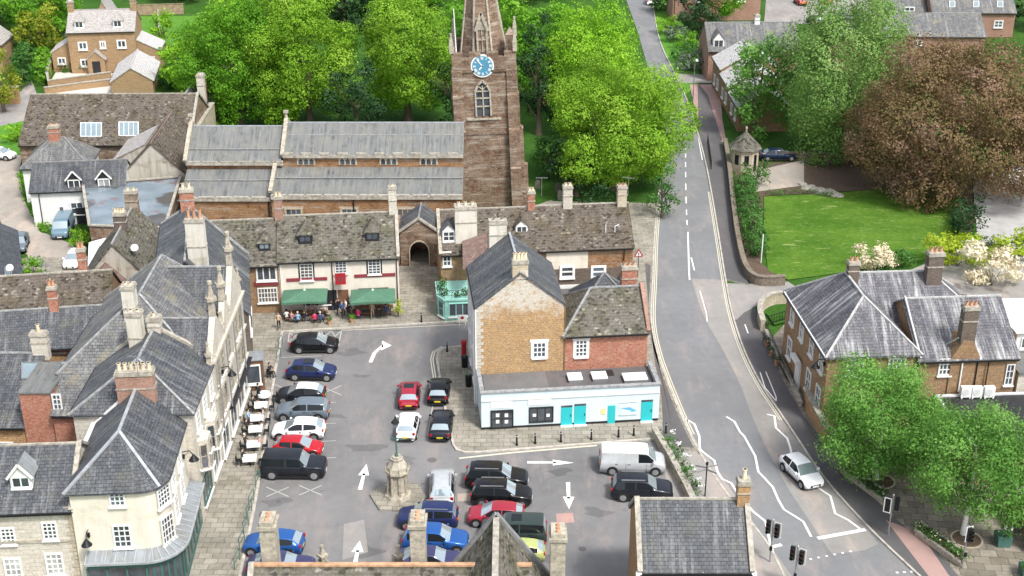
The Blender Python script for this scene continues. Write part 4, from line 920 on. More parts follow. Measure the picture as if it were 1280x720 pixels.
for i in range(len(A2)-1):
    mb.poly([(*A2[i],0.12),(*A2[i+1],0.12),(*A2[i+1],.7),(*A2[i],.7)]); mb.poly([(*A2[i],2.75),(*A2[i+1],2.75),(*A2[i+1],3.35),(*A2[i],3.35)]); g_.poly([(*A2[i],.7),(*A2[i+1],.7),(*A2[i+1],2.75),(*A2[i],2.75)])
    n_ = max(1,int((Vector(A2[i+1])-Vector(A2[i])).length/1.1))
    for k in range(n_): a = Vector(A2[i]).lerp(Vector(A2[i+1]),k/n_); mb.bar((*a,.7),(*a,2.75),.12,.12)
sf = mb.build('shopfront', M['green_metal'], b.t); g_.build('shop_window', M['window_glass'], sf)
b.chimney(Wc/2,Dc+.1,8.8,12.3,2.5,.9,'red_brick_soft',6,'pot_buff',ph=.5,label='broad red brick chimney with a row of pots')
mb = MB(); mb.bar((-.25,3.2,8.3),(-.25,Dc,8.3),.3,.15); mb.bar((-.3,Dc,8.2),(Wc/2,Dc,11.1),.2,.15); mb.build('white_flashing', M['white_paint'], b.t)

b = Bld('stone_house', 'pale limestone house with a white gabled dormer left of the cream corner', 'house', (-27.95,71.2), R(4))
b.gable(-12,-.03,.25,7.6,6.9,9.45,'limestone_pale','slate_blue',ridge='coping',cop=2)
for q in ((2,660,18.5,679),(54,653,71,673)): b.wpx(*q,(0,.25,0),S_,3,4,fr=.1)
for q in ((7,698,27,725),(58.5,692,79,717)): b.wpx(*q,(0,.25,0),S_,3,4,fr=.1,glass='curtain_glass')
MB().box(-12,-.05,.16,.245,4.4,4.6).build('string_course', M['stone_carved'], b.t)
b.dormer(b.hit(27,607,(0,1.4,0),(0,1,0)).x,1.4,7.75,1.35,.95,1.6,'white_paint','lead_canopy',2,1,rise=.85,wall2='white_paint')
mb = MB()
for k in range(22): ww = .5 if k % 2 else .3; mb.box(-.04-ww,-.04,.2,.245,.2+k*.31,.2+k*.31+.28)
mb.build('quoins', M['limestone'], b.t)

b = Bld('slate_roofed_shop', 'limestone shop with long blue slate roof just north of the rounded corner', 'shop', (-30.2,79.9), R(1))
b.gable(0,8.1,0,8.1,9.1,11.6,'limestone_pale','slate_blue',axis='y',hip=(3.0,0),cop=2)
for yy in (1.6,4.0,6.4):
    for z in (2.9+2.1,7.6): b.window((8.1,yy,z),E_,1.0,1.7,3,4)
b.chimney(4.1,8.0,10.6,12.6,.9,.8,'limestone_pale',1,'pot_buff',ph=.3)
for yy in (1.7,4.4):
    mb = MB(); mb.add([(8.1,yy-.9,3.6),(8.75,yy-.55,3.6),(8.75,yy+.55,3.6),(8.1,yy+.9,3.6),(8.1,yy-.9,6.2),(8.75,yy-.55,6.2),(8.75,yy+.55,6.2),(8.1,yy+.9,6.2),(8.1,yy,6.7)],[(0,1,5,4),(1,2,6,5),(2,3,7,6),(3,2,1,0),(4,5,8),(5,6,8),(6,7,8)]); k_ = mb.build('oriel', M['limestone_pale'], b.t)
    for z in (4.3,5.5): b.window((8.76,yy,z),E_,.7,.9,1,1,frame='coping')
    b.window((8.43,yy-.73,4.9),(.46,-.88),.5,1.9,1,2,frame='coping')
b.window((8.12,2.2,1.8),E_,2.6,2.0,3,1,frame='green_metal'); b.window((8.12,5.8,1.8),E_,2.6,2.0,3,1,frame='white_paint')
MB().box(1.5,6.5,-.9,-.1,8.0,8.25).build('lower_flat_roof', M['lead_roof'], b.t)

b = Bld('rear_wing', 'rear wing with weathered grey slate roof behind the cream corner building', 'house', (-35.4,83.7), R(0))
b.gable(2.3,5.4+4.0,0,7.2,6.9,9.0,'red_brick','slate_pale',ridge='ridge_pale')
MB().box(6.0,8.9,-2.6,-.3,6.0,6.4).build('lean_roof', M['shed_white'], b.t)
b.walls([(6.0,-2.5,6.0),(8.8,-2.5,6.0),(8.8,-.05,6.6),(6.0,-.05,6.6)],'red_brick',name='lower_wall')
b = Bld('brick_link', 'narrow red brick block with a tall white window between two slate roofs', 'house', (-35.4,83.7), R(0))
b.walls([(0,.3,8.3),(2.2,.3,8.3),(2.2,5,8.3),(0,5,8.3)],'red_brick'); MB().box(-.1,2.3,.2,5.1,8.3,8.42).build('flat_roof', M['lead_roof'], b.t)
b.wpx(67,493,77,517,(0,.3,0),S_,2,4,fr=.09)
b = Bld('workshop', 'orange stone rear building with two rooflights in its slate roof', 'building', (-52,84.2), R(0))
b.gable(0,16.5,0,11.6,5.6,8.5,'ironstone','slate_blue',ridge='ridge_pale')
n = (0,-(8.5-5.6),5.8); n=(0,-2.9,5.8)
skylight(b,28,454,51,474,(0,0,5.6),n); skylight(b,27,497,39,514,(0,0,5.6),n)
b.window((14.5,0,3.6),S_,1.9,1.1,3,1); b.chimney(11.9,5.8,8.0,10.2,.9,.8,'red_brick',2,'pot_clay',ph=.25)
b.chimney(16.3,5.9,8.0,10.3,1.2,.6,'limestone_pale',1,'pot_buff',ph=.6)
b = Bld('slate_range', 'long dark blue slate range running across behind the rooflight workshop', 'building', (-52,91.8), R(9))
b.gable(0,19.4,0,5.6,7.0,9.0,'red_brick','slate_blue',ridge='ridge_pale')
b.chimney(15.8,2.8,8.2,11.0,.7,.6,'red_brick',2,'pot_clay',ph=.5,label='slim red brick chimney on the slate ridge')
b = Bld('moss_roofed_range', 'long brown mossy stone slate range beyond the dark slate one', 'building', (-52,97.5), R(9))
b.gable(0,18.6,.2,7.6,6.6,9.25,'brown_brick','stone_slate_brown',ridge='coping')
b.chimney(16.2,4.6,8.4,11.2,.7,.6,'red_brick',2,'pot_clay',ph=.5)

b = Bld('gothic_building', 'ornate limestone gothic fronted building with crested gables and large slate roof', 'building', (-33.4,88.2), R(1)); GB = b
b.gable(0,10.9,-1.6,11.8,8.6,13.0,'limestone_pale','slate_pale',axis='y',ridge='ridge_pale',over=.1,hip=(4.2,1.6))
# east slope is darker welsh slate
bmx = 5.45
for (yc, zr, hw, xi, ze) in ((8.9,12.55,2.5,5.9,9.9),(1.3,11.6,2.6,6.8,9.4)):
    V = [(xi,yc,zr),(10.75,yc,zr),(10.75,yc-hw,ze),(10.0,yc-hw,ze),(10.75,yc+hw,ze),(10.0,yc+hw,ze)]
    b.roof([(xi,yc,zr),(10.85,yc,zr),(10.85,yc-hw,ze),(9.0,yc-hw,ze),(10.85,yc+hw,ze),(9.0,yc+hw,ze)],[(3,2,1,0),(0,1,4,5)],'slate_blue',ridges=((0,1),),rmat='ridge_pale',name='gable_roof')
mb = MB()
for (yc, zr, hw, ze) in ((8.9,12.9,2.6,9.6),(4.9,11.6,1.4,9.4),(1.3,12.0,2.7,9.2)):
    mb.add([(10.85,yc-hw,ze-.8),(11.3,yc-hw,ze-.8),(11.3,yc+hw,ze-.8),(10.85,yc+hw,ze-.8),(10.85,yc-hw,ze),(11.3,yc-hw,ze),(11.3,yc+hw,ze),(10.85,yc+hw,ze),(10.85,yc,zr),(11.3,yc,zr)],
           [(0,3,7,8,4),(1,5,9,6,2),(4,8,9,5),(8,7,6,9),(0,4,5,1),(3,2,6,7)])
    for yy, z0_, s_ in ((yc,zr-.1,1.3),(yc-hw,ze-.2,.9),(yc+hw,ze-.2,.9)):
        fn = MB(); fn.ngon(.26*s_,4,z0_,z0_+.9*s_,.2*s_,c=(11.08,yy),rot=math.pi/4); fn.ngon(.34*s_,6,z0_+.9*s_,z0_+1.1*s_,c=(11.08,yy)); fn.ngon(.24*s_,6,z0_+1.1*s_,z0_+2.0*s_,.04,c=(11.08,yy)); fn.ngon(.14*s_,6,z0_+1.9*s_,z0_+2.1*s_,c=(11.08,yy)); fn.build('finial', M['stone_carved'], b.t)
mb.box(10.85,11.25,-1.2,11.8,.1,9.2); mb.box(11.25,11.5,-1.2,11.8,9.0,9.2); mb.box(11.25,11.42,-1.2,11.8,6.0,6.15); mb.box(11.25,11.42,-1.2,11.8,3.3,3.5)
mb.build('facade', M['limestone_pale'], b.t)
for yc in (8.9,4.9,1.3):
    for dy in ((-.75,.75) if yc != 4.9 else (0,)):
        for z in (4.7,7.6): b.window((11.26,yc+dy,z),E_,.95,1.9,2,3,frame='stone_carved')
mb = MB(); mb.box(11.26,11.7,3.0,11.6,2.9,3.15); mb.build('shop_canopy', M['dark_paint'], b.t)
for yy in (.8,4.2,7.6,10.4): b.window((11.27,yy,1.6),E_,2.4,2.1,2,1,frame='white_paint')
for yy in (-.5,2.9,6.1,9.4): b.pipe((11.55,yy,3.2),(11.55,yy,9),'grey_metal',.06)
b.chimney(6.0,-1.2,8.0,13.4,1.05,.9,'chimney_cream',2,'pot_buff',ph=.1,label='tall white rendered chimney stack'); b.chimney(5.0,1.6,9.5,14.3,.9,1.0,'chimney_cream',2,'pot_buff',ph=.15)
b.chimney(7.6,13.4,8.5,15.0,1.5,.8,'chimney_cream',3,'pot_clay',ph=.7)
MB().box(-.6,3.2,-1.6,1.0,8.1,8.3).build('valley_flat', M['lead_roof'], b.t)

b = Bld('north_slate_building', 'building with very large blue slate roof at the square end beside the stone terrace', 'building', (-34.47,98.8), R(11))
b.gable(5.4,12.5,0,12.8,10.4,11.8,'dark_brick','slate_blue',axis='y',verge=.15,e2=6.7,rm=7.8)
mb = MB(); mb.bar((12.75,12.95,6.75),(7.8,12.95,11.95),.2,.16); mb.bar((5.2,12.95,10.3),(7.8,12.95,11.95),.2,.16); mb.build('verge_flashing', M['ridge_pale'], b.t)
b.chimney(7.7,12.8,10.8,13.6,1.2,.9,'red_brick',2,'pot_buff',ph=.5)
b.window((11.3,0,5.3),S_,1.1,1.7,3,4); b.window((12.5,2.5,4.4),E_,1.6,1.4,3,2); b.window((12.5,7,4.4),E_,1.6,1.4,3,2)
mb = MB(); mb.box(10.6,13.4,-1.7,-.003,.12,.8); mb.box(10.6,13.4,-1.7,-.003,2.6,3.0); mb.box(10.6,10.75,-1.7,-.003,.7,2.7); mb.box(13.25,13.4,-1.7,-.003,.7,2.7); mb.build('shopfront', M['timber_brown'], b.t); MB().box(10.5,13.5,-1.85,-.004,3.002,3.08).build('shopfront_roof', M['lead_canopy'], b.t)
b.window((12.0,-1.7,1.7),S_,2.2,1.7,1,1,fr=.1); MB().box(10.7,13.3,-1.6,-.1,.8,2.6).build('shop_window', M['window_glass'], b.t)

# ---- buildings between the lane and the church
b = Bld('stone_gable_cottage', 'mossy stone slate cottage with small gable between flat roof and white shed', 'house', (-39.4,111.8), R(4))
b.gable(-.4,6.4,0,10.2,4.6,8.5,'weathered_render','stone_slate',axis='y',ridge='ridge_pale')
b.chimney(3.0,9.8,7.4,10.2,1.2,.8,'ironstone_dark',2,'pot_buff',ph=.3); b.chimney(2.9,4.6,7.4,9.9,1.1,.8,'dark_brick',4,'pot_buff',ph=.4)
b.roof([(2.2,-2.6,6.6),(2.2,2.5,6.9),(-.2,-2.4,4.4),(-.2,1.5,4.4),(4.6,-2.4,4.4),(4.6,1.5,4.4)],[(2,0,1,3),(0,4,5,1)],'clay_tile',name='porch_roof')
b.walls([(0,-2.3,4.4),(2.2,-2.3,6.5),(4.5,-2.3,4.4),(4.5,-.05,4.4),(0,-.05,4.4)],'red_brick',name='porch_wall')
b = Bld('white_shed', 'low shed with a white sheet roof beside the parked white car', 'shed', (0,0), 0)
sh = [G(109,347,2.9),G(141,334,3.2),G(150,292,3.2),G(111,303,2.9)]; b.walls([(p.x+(.1 if k in (0,3) else -.1),p.y+(.1 if k<2 else -.1),p.z-.02) for k,p in enumerate(sh)],'maroon_paint'); b.roof(sh,[(0,1,2,3)],'shed_white',.1)
mb = MB()
for t in (.33,.66): mb.bar(sh[0].lerp(sh[3],t)+Vector((0,0,.03)),sh[1].lerp(sh[2],t)+Vector((0,0,.03)),.05,.04)
mb.build('roof_seam', M['plastic_grey'], b.t)
b = Bld('flat_roofed_hall', 'wide building with a puddled blue-grey flat roof behind the white cottage', 'building', (0,0), 0)
fc = [g2(112,284,4.2), g2(206,287,4.2), g2(226,223,4.2), g2(104,233,4.2)]
b.walls([(p[0],p[1],4.4) for p in fc],'ironstone_dark')
def puddle():
    k = N('wet_felt', .35, 0, .5)
    c = k.mix(k.noise(k.ob, .25, 4, .6, .42, .6), (.14,.18,.205), (.21,.25,.28)); c = k.mix(k.noise(k.ob, .16, 3, .5, .55, .58), c, (.075,.07,.065)); c = k.mix(k.noise(k.map(k.ob,loc=(9,3,0)), .3, 3, .5, .6, .62), c, (.17,.14,.145))
    k.col(c); k.l(k.noise(k.ob, .2, 3, .5, .4, .6), k.b.inputs['Roughness']); M['wet_felt'] = k.mat
puddle()
MB().slab([(p[0],p[1],4.25) for p in fc],[(0,1,2,3)],.15).build('flat_roof', M['wet_felt'], b.t)
mb = MB()
for i in range(4): mb.bar((*fc[i],4.45),(*fc[(i+1)%4],4.45),.3,.14)
mb.build('coping', M['coping'], b.t)
b = Bld('white_cottage', 'white rendered cottage with two gabled dormers beside the blue-grey van', 'cottage', (-53.2,138.2), R(7))
b.gable(0,10.2,0,6.6,4.2,6.3,'white_render','slate_purple' if False else 'slate_blue',ridge='ridge_dark')
for x,(y,g) in ((92,(226,'window_glass')),(129,(221,'curtain_glass'))): b.dormer(b.hit(x,y,(0,.25,0),(0,1,0)).x,.25,4.0,1.5,1.3,2.0,'dark_paint','slate_blue',2,1,rise=.9,wall2='white_paint',glass=g)
b.wpx(89,253,104,267,(0,0,0),S_,2,2,fr=.1); b.wpx(74,258,80,264,(0,0,0),S_,1,1,fr=.1); b.pipe((.9,-.1,.1),(.9,-.1,4.0))
MB().box(4.6,5.9,-.12,-.003,.1,2.0).build('door', M['dark_paint'], b.t)
b = Bld('hipped_house', 'hip roofed slate house with a red brick chimney beside the long mossy roof', 'house', (-56.6,145.8), R(5))
b.gable(0,7.4,0,6.0,4.4,6.9,'white_render','slate_pale',hip=(3,3),ridge='ridge_dark'); b.chimney(3.4,3.0,6.2,8.4,1.2,.9,'red_brick',2,'pot_clay',ph=.25)
b = Bld('long_barn', 'long barn-like building with brown mossy roof and two white rooflights', 'building', (-60.2,155.3), R(1))
b.gable(0,20.8,0,13.6,4.1,8.4,'ironstone_dark','stone_slate_brown',ridge='coping',cop=2)
n = (0,-4.3,6.8)
skylight(b,101,154,127,171,(0,0,4.1),n,fr='white_paint',bars=4,mat='glass_white'); skylight(b,149,153,173,170,(0,0,4.1),n,fr='white_paint',bars=4)
b.chimney(20.4,11,6,9.8,.9,.9,'limestone_pale',1,'pot_buff',ph=.2)
b = Bld('rendered_gable_house', 'house with a stained grey rendered gable facing the puddled flat roof', 'house', (-44.2,142.6), R(2))
b.gable(0,7.3,0,12.5,4.5,8.2,'weathered_render','stone_slate_brown',axis='y',ridge='clay_tile')
b.roof([(-1.6,3,5.4),(-1.6,10.5,5.4),(2.2,10.5,7.2),(2.2,3,7.2)],[(0,3,2,1)],'slate_new',.12,'side_dormer_roof'); b.walls([(-1.5,3.1,5.3),(2.2,3.1,7.1),(2.2,10,7.1),(-1.5,10,5.3)],'weathered_render',name='side_dormer_wall')
p0, p1 = G(26,354,3.6), G(19,286,3.6); an = math.atan2(p1.x-p0.x, p1.y-p0.y)
b = Bld('lane_house', 'dark slate roofed house at the left edge beside the gravel lane', 'house', (p0.x,p0.y), -an)
b.gable(-9.5,0,0,(p1-p0).length,3.5,6.6,'dark_brick','slate_dark',axis='y',ridge='ridge_dark'); skylight(b,6,335,14,346,(0,0,3.5),(3.1,0,4.75))

# ---- new stone house far left
b = Bld('new_stone_house', 'large new stone house with pale roof and two small dormers facing a cream yard', 'house', (-68.9,203.8), R(7)); NH = b
b.gable(0,10.2,0,8,6.6,9.1,'new_stone','slate_new',ridge='slate_new',over=.2)
for q in ((98.5,53,108.5,61.5),(147,50.5,157,59),(101.5,74.5,111.5,82.5)): b.wpx(*q,(0,0,0),S_,2,1,fr=.18)
b.wpx(125.5,52,131.5,59.5,(0,0,0),S_,2,1,fr=.18)
for x in (100.5,148.5): b.dormer(b.hit(x,34,(0,1.5,0),(0,1,0)).x,.7,6.95,1.4,1.25,1.5,'white_paint','slate_new',2,1,rise=.9,hipped=True)
b.chimney(.3,4,8.6,10.6,.9,.9,'new_stone',1,'white_paint',ph=.3,poth=.4); b.chimney(9.9,4,8.6,10.8,.9,.9,'new_stone',1,'white_paint',ph=.3)
b.gable(3.4,6.8,4.2,10,7.0,10.3,'new_stone','slate_new',axis='y',wn=True,ridge='slate_new')
q = b.hit(123,85,(0,0,0),(0,1,0)).x; b.gable(q-1.3,q+1.3,-1.3,0,2.6,3.8,'new_stone','slate_new',axis='y',ridge='slate_new'); MB().box(q-.6,q+.6,-1.36,-1.31,0,2.2).build('door', M['dark_paint'], b.t)
b.roof([(-3.2,1.2,3.2),(-.05,1.2,5.0),(-.05,7,5.0),(-3.2,7,3.2)],[(0,1,2,3)],'slate_white',name='wing_roof'); b.walls([(-3,1.3,3.2),(0,1.3,4.9),(0,6.9,4.9),(-3,6.9,3.2)],'new_stone',name='wing_wall'); b.window((-1.6,1.3,1.8),S_,1.1,.9,2,1,fr=.15)  # white slate puts the overexposed glare into the wing roof colour
b.roof([(10.25,.6,5.0),(13.8,.6,3.2),(13.8,7,3.2),(10.25,7,5.0)],[(0,1,2,3)],'slate_white',name='wing_roof'); b.walls([(10.2,.7,4.9),(13.6,.7,3.2),(13.6,6.9,3.2),(10.2,6.9,4.9)],'new_stone',name='wing_wall'); b.window((12.2,.7,1.7),S_,1.0,.9,2,1,fr=.15)  # same whitened roof colour standing in for glare on this wing
b = Bld('garage', 'stone garage with pale gabled roof standing in front of the new stone house', 'garage', (-58.9,190.6), R(9))
b.gable(0,5.9,0,11,2.4,4.3,'new_stone','slate_white',axis='y',ridge='slate_white')  # roof whitened so its colour carries the overexposed light
def wallrun(name, label, pts, h, mat, t=.4, cap='coping', z0=-.05, cat='wall', group=None):
    c = pts[0]; o = thing(name, label, cat, (c[0],c[1],0), group=group); L = [(p[0]-c[0],p[1]-c[1]) for p in pts]
    mb = MB(); strip(mb, L, t, h, z0=z0); w_ = mb.build('wall', M[mat], o); mb = MB(); strip(mb, L, t+.12, h+.12, z0=h+.002); mb.build('coping', M[cap], w_); return o
wallrun('garden_wall','stone garden wall with pale coping round the cream yard',pxs([(140,103),(62,114)])+pxs([(60,100),(66,84)]),1.6,'new_stone')
wallrun('garden_wall','low stone boundary wall behind the long mossy roof and garage',pxs([(190,100),(150,106),(100,112),(56,118)]),1.0,'new_stone')
wallrun('timber_fence','brown timber fence beyond the new stone house',pxs([(165,19),(230,17)]),1.8,'timber_fence',.1,'timber_fence',cat='fence')
wallrun('timber_fence','pale fence panel beside the far garden lawn',pxs([(199,25),(200,50)]),1.8,'coping',.1,'coping',cat='fence')
b = Bld('gabled_villa', 'white bargeboarded stone villa behind the golden tree at the left edge', 'house', (-85.8,204), R(4))
b.gable(0,6,0,7,4.6,7.0,'new_stone','slate_new',axis='y',ridge='white_paint'); b.window((3.5,0,3),S_,1.2,1.4,2,2,fr=.15)
b = Bld('gate_wall', 'yellow stone wall end at the left edge beside the upper lane', 'wall', g2(-20,131), R(5)); b.walls([(0,0,2.4),(5,0,2.4),(5,1,2.4),(0,1,2.4)],'ironstone'); MB().box(-.1,5.1,-.1,1.1,2.4,2.5).build('coping', M['coping'], b.t)
b = Bld('brick_outhouse', 'narrow brick outhouse with slate roof between church and garden trees', 'outbuilding', (-45.5,170), R(0)); b.gable(0,5,0,7,4,6.3,'red_brick_soft','slate_blue',axis='y'); b.chimney(4.6,1,5,8.6,.9,.9,'red_brick',2,'white_paint',ph=.3)
wallrun('churchyard_wall','tall weathered stone wall rising beside the long mossy roof',[(-39.2,156),(-39.6,170)],5.0,'limestone',.6)

# ---- right side
b = Bld('bank_building', 'brown brick corner building with streaked slate hip roofs behind the street trees', 'building', (24.9,93.3), R(4)); GBK = b
b.gable(0,7.2,0,12.45,6.8,10.0,'brown_brick','slate_purple',axis='y',hip=(3.6,4.0),ridge='ridge_bright',over=.3)
b.gable(3.65,14.6,4.4,12.4,6.8,9.96,'brown_brick','slate_purple',hip=(0,3.9),ridge='ridge_bright',over=.28,verge=.0)
MB().box(-.32,-.02,-.1,12.5,6.45,6.62).build('eaves_board', M['white_paint'], b.t)
for yy in (1.4,4.2,7.2,10.2): b.window((0,yy,5.3),W_,1.0,1.5,2,2,fr=.12)
for yy in (1.4,4.2,10.2): b.window((0,yy,2.2),W_,1.1,1.8,2,2,fr=.12)
mb = MB(); mb.box(-.18,-.003,6.5,7.7,.1,2.6,0); mb.box(-.6,-.19,6.2,8.0,2.6,2.9,0); mb.build('door_surround', M['white_paint'], b.t)
b.window((5.6,0,5.5),S_,1.3,1.4,4,3,fr=.1); b.window((2.2,0,5.5),S_,1.3,1.4,4,3,fr=.1); b.window((2.2,0,2.2),S_,1.3,1.6,4,3,fr=.1)
b.chimney(4.0,7.9,9.0,11.3,.9,.7,'dark_brick',2,'pot_clay',ph=.35); b.chimney(10.8,7.7,8.6,12.0,1.3,.8,'dark_brick',3,'pot_clay',ph=.4,label='wide dark chimney with three red pots')
b = Bld('bank_wing', 'gabled brick wing with tall front chimney and three air conditioners below', 'building', (24.9,93.3), R(4))
b.gable(7.3,15.3,-.3,9.4,6.2,9.25,'brown_brick','slate_purple',ridge='ridge_bright',over=.22,verge=.14)
b.wpx(1174,449,1188.5,468,(0,-.3,0),S_,3,3,fr=.11); b.window((14.8,-.32,4.6),S_,.6,1.8,2,3)
q = b.hit(1208,440,(0,-.35,0),(0,1,0)); cx = q.x
mb = MB(); mb.add([(cx-1.15,-.42,3),(cx+1.15,-.42,3),(cx+1.15,-.42,6.3),(cx+.4,-.42,7.7),(cx-.4,-.42,7.7),(cx-1.15,-.42,6.3),(cx-1.15,1.6,3),(cx+1.15,1.6,3),(cx+1.15,1.6,6.3),(cx+.4,1.6,7.7),(cx-.4,1.6,7.7),(cx-1.15,1.6,6.3)],[(0,1,2,3,4,5),(1,7,8,2),(2,8,9,3),(3,9,10,4),(4,10,11,5),(5,11,6,0)]); mb.build('chimney_breast', M['brown_brick'], b.t)
b.chimney(cx,.1,7.2,10.6,1.15,.8,'dark_brick',3,'pot_clay',ph=.35)
for dx in (-.25,1.0,1.9): b.pipe((cx+dx,-.5,3.3),(cx+dx,-.5,6.0),'white_paint' if dx < 0 else 'black_metal',.07 if dx<0 else .05)
mb = MB(); mb.bar((cx-.7,-.1,7.9),(cx-1.2,0.8,6.9),.1,.1); mb.bar((7.35,-.35,6.3),(7.35,4.5,9.5),.14,.2); mb.build('white_flashing', M['ridge_bright'], b.t)
b = Bld('flat_roof_extension', 'black flat roofed extension under the air conditioners partly hidden by trees', 'extension', (24.9,93.3), R(4))
mb = MB(); mb.box(8.8,26,-9.0,-.6,0,3.0,0); mb.build('wall', M['brown_brick'], b.t); mb = MB(); mb.box(8.7,26.1,-9.1,-.5,3.0,3.1,0); k = mb.build('flat_roof', M['dark_paint'], b.t)
mb = MB()
for a, c in (((8.8,-.9),(16.5,-.9)),((16.5,-.9),(16.6,-9)),((8.8,-9),(8.8,-.9)),((16.5,-3.5),(26,-3.5))): mb.bar((*a,3.17),(*c,3.17),.22,.16)
mb.build('kerb_trim', M['plastic_grey'], k)
MB().box(15.6,26,-.3,8,0,4.6).build('side_block', M['limestone_pale'], b.t); MB().box(15.5,26,-.5,8.1,4.6,4.8).build('side_block_roof', M['lead_roof'], b.t)
b.window((17.2,-.31,3.9),S_,1.4,.9,3,2); b.window((21,-.31,3.9),S_,2.6,.9,4,2)
for k, x in enumerate((1203,1216.5,1232)):
    p = G(x+3,497,3.1); o = thing('air_conditioner', ['leftmost of the three white air conditioner boxes on the black flat roof','middle white air conditioner box of the three below the brick wing','rightmost of the three white air conditioner boxes on the black flat roof'][k], 'air conditioner', (p.x,p.y,3.1), R(4), 'air conditioners on the flat roof')
    mb = MB(); mb.box(-.42,.42,-.2,.2,.12,1.0); mb.box(-.38,-.28,-.2,.2,0,.12); mb.box(.28,.38,-.2,.2,0,.12); mb.build('casing', M['white_paint'], o)
    mb = MB(); mb.cyl((-.08,-.22,.55),(-.08,-.205,.55),.3,n=16,sm=False); f_ = mb.build('fan_grille', M['plastic_grey'], o)
b = Bld('white_annexe', 'long low white annexe with dark windows at the right edge behind the wing', 'building', (41.3,97.6), R(4))
b.walls([(0,0,6.6),(12,0,6.6),(12,6,6.6),(0,6,6.6)],'white_render'); MB().box(-.3,12,-.3,6.2,6.6,6.75).build('flat_roof', M['white_paint'], b.t)
for x in (1.2,3.4,5.8): b.window((x,0,5.6),S_,1.5,.9,2,1,frame='white_paint')
# walls on the right
wallrun('roadside_wall','brown stone wall curving round the garden hedge beside the pavement',smooth(pxs([(906,182),(911,215),(916,262),(922,305),(930,338),(942,354),(962,357),(980,356)],0)),.95,'wall_rubble',.4,'wall_rubble')
wallrun('railing_wall','low stone wall curving round the small grass patch at the side road',smooth(pxs([(985,378),(965,380),(952,388),(949,400),(953,415)],0)),1.1,'limestone',.4)
def railing(name,label,pts,h=1.0,mat='black_metal',base=PV,gap=.35,group=None,cat='railing'):
    c = pts[0]; o = thing(name,label,cat,(c[0],c[1],0),group=group); L=[Vector((p[0]-c[0],p[1]-c[1])) for p in pts]; mb=MB(); pb=MB()
    for a_, c_ in zip(L,L[1:]):
        for z in (base+.15,base+h): mb.bar((*a_,z),(*c_,z),.05,.05)
        n_=max(1,int((c_-a_).length/gap))
        for k in range(n_+1): q=a_.lerp(c_,k/n_); pb.bar((*q,base),(*q,base+h+.08),.035,.035)
    mb.build('rail',M[mat],o); pb.build('baluster',M[mat],o); return o
railing('iron_railing','black iron railing along the pavement in front of the brown brick building',pxs([(955,412),(967,440),(980,470),(992,490)]),.9)
railing('iron_railing','black iron railing between the small grass patch and the brick building',pxs([(953,410),(984,400)]),.9)
railing('iron_railing','black railing along the pavement leading up to the stone shelter',pxs([(884,178),(889,213)]),1.1)
wallrun('forecourt_wall','low kerb wall beside planters in front of the brown brick building',pxs([(957,418),(970,445),(988,480),(1000,510)]),.45,'limestone',.25)
wallrun('white_boundary_wall','short white rendered wall under the trees beside the pavement',pxs([(1037,568),(1065,560)]),1.9,'white_render',.3)
wallrun('stone_boundary_wall','orange stone wall beneath the brick building running along the pavement',pxs([(1004,478),(1010,515),(1033,558)]),1.5,'ironstone',.4)
wallrun('yard_wall','brown stone wall at the bottom right beside the flower tubs',pxs([(1262,640),(1300,700)]),2.6,'ironstone_dark',.5)
# octagonal shelter
b = Bld('stone_shelter', 'small octagonal stone shelter with pointed roof at the garden corner', 'shelter', (29.0,158.0), 0)
mb = MB(); 
for k in range(8):
    a0 = math.pi/8+k*math.pi/4; a1 = a0+math.pi/4; r_ = 1.75; A_ = Vector((r_*math.cos(a0),r_*math.sin(a0))); B2 = Vector((r_*math.cos(a1),r_*math.sin(a1)))
    if k in (4,5,6): 
        p = A_.lerp(B2,.28); q = A_.lerp(B2,.72); mb.poly([(*A_,0),(*p,0),(*p,2.9),(*A_,2.9)]); mb.poly([(*q,0),(*B2,0),(*B2,2.9),(*q,2.9)]); mb.poly([(*p,2.2),(*q,2.2),(*q,2.9),(*p,2.9)])
        if k != 6: mb.poly([(*p,0),(*q,0),(*q,.9),(*p,.9)])
    else: mb.poly([(*A_,0),(*B2,0),(*B2,2.9),(*A_,2.9)])
mb.build('wall', M['limestone'], b.t)
mb = MB(); mb.ngon(1.68,8,.0,2.1,c=(0,0.15),rot=math.pi/8); mb.build('interior_shade', M['dark_paint'], b.t)  # solid dark fill painted in for the shade inside the shelter
mb = MB(); mb.ngon(2.15,8,2.85,4.9,.1,rot=math.pi/8); k = mb.build('roof', M['stone_slate'], b.t); mb = MB(); mb.cyl((0,0,4.8),(0,0,5.2),.12,.05); mb.ngon(.15,8,5.2,5.45); mb.build('finial', M['coping'], k)
for k in range(3): tag(MB().box(30.6+k*.35,31.2+k*.35,155.2-k*.2,156.9,0,.6-k*.2).build('stone_step', M['coping']), 'stone steps beside the octagonal shelter','step',group='steps beside the stone shelter')
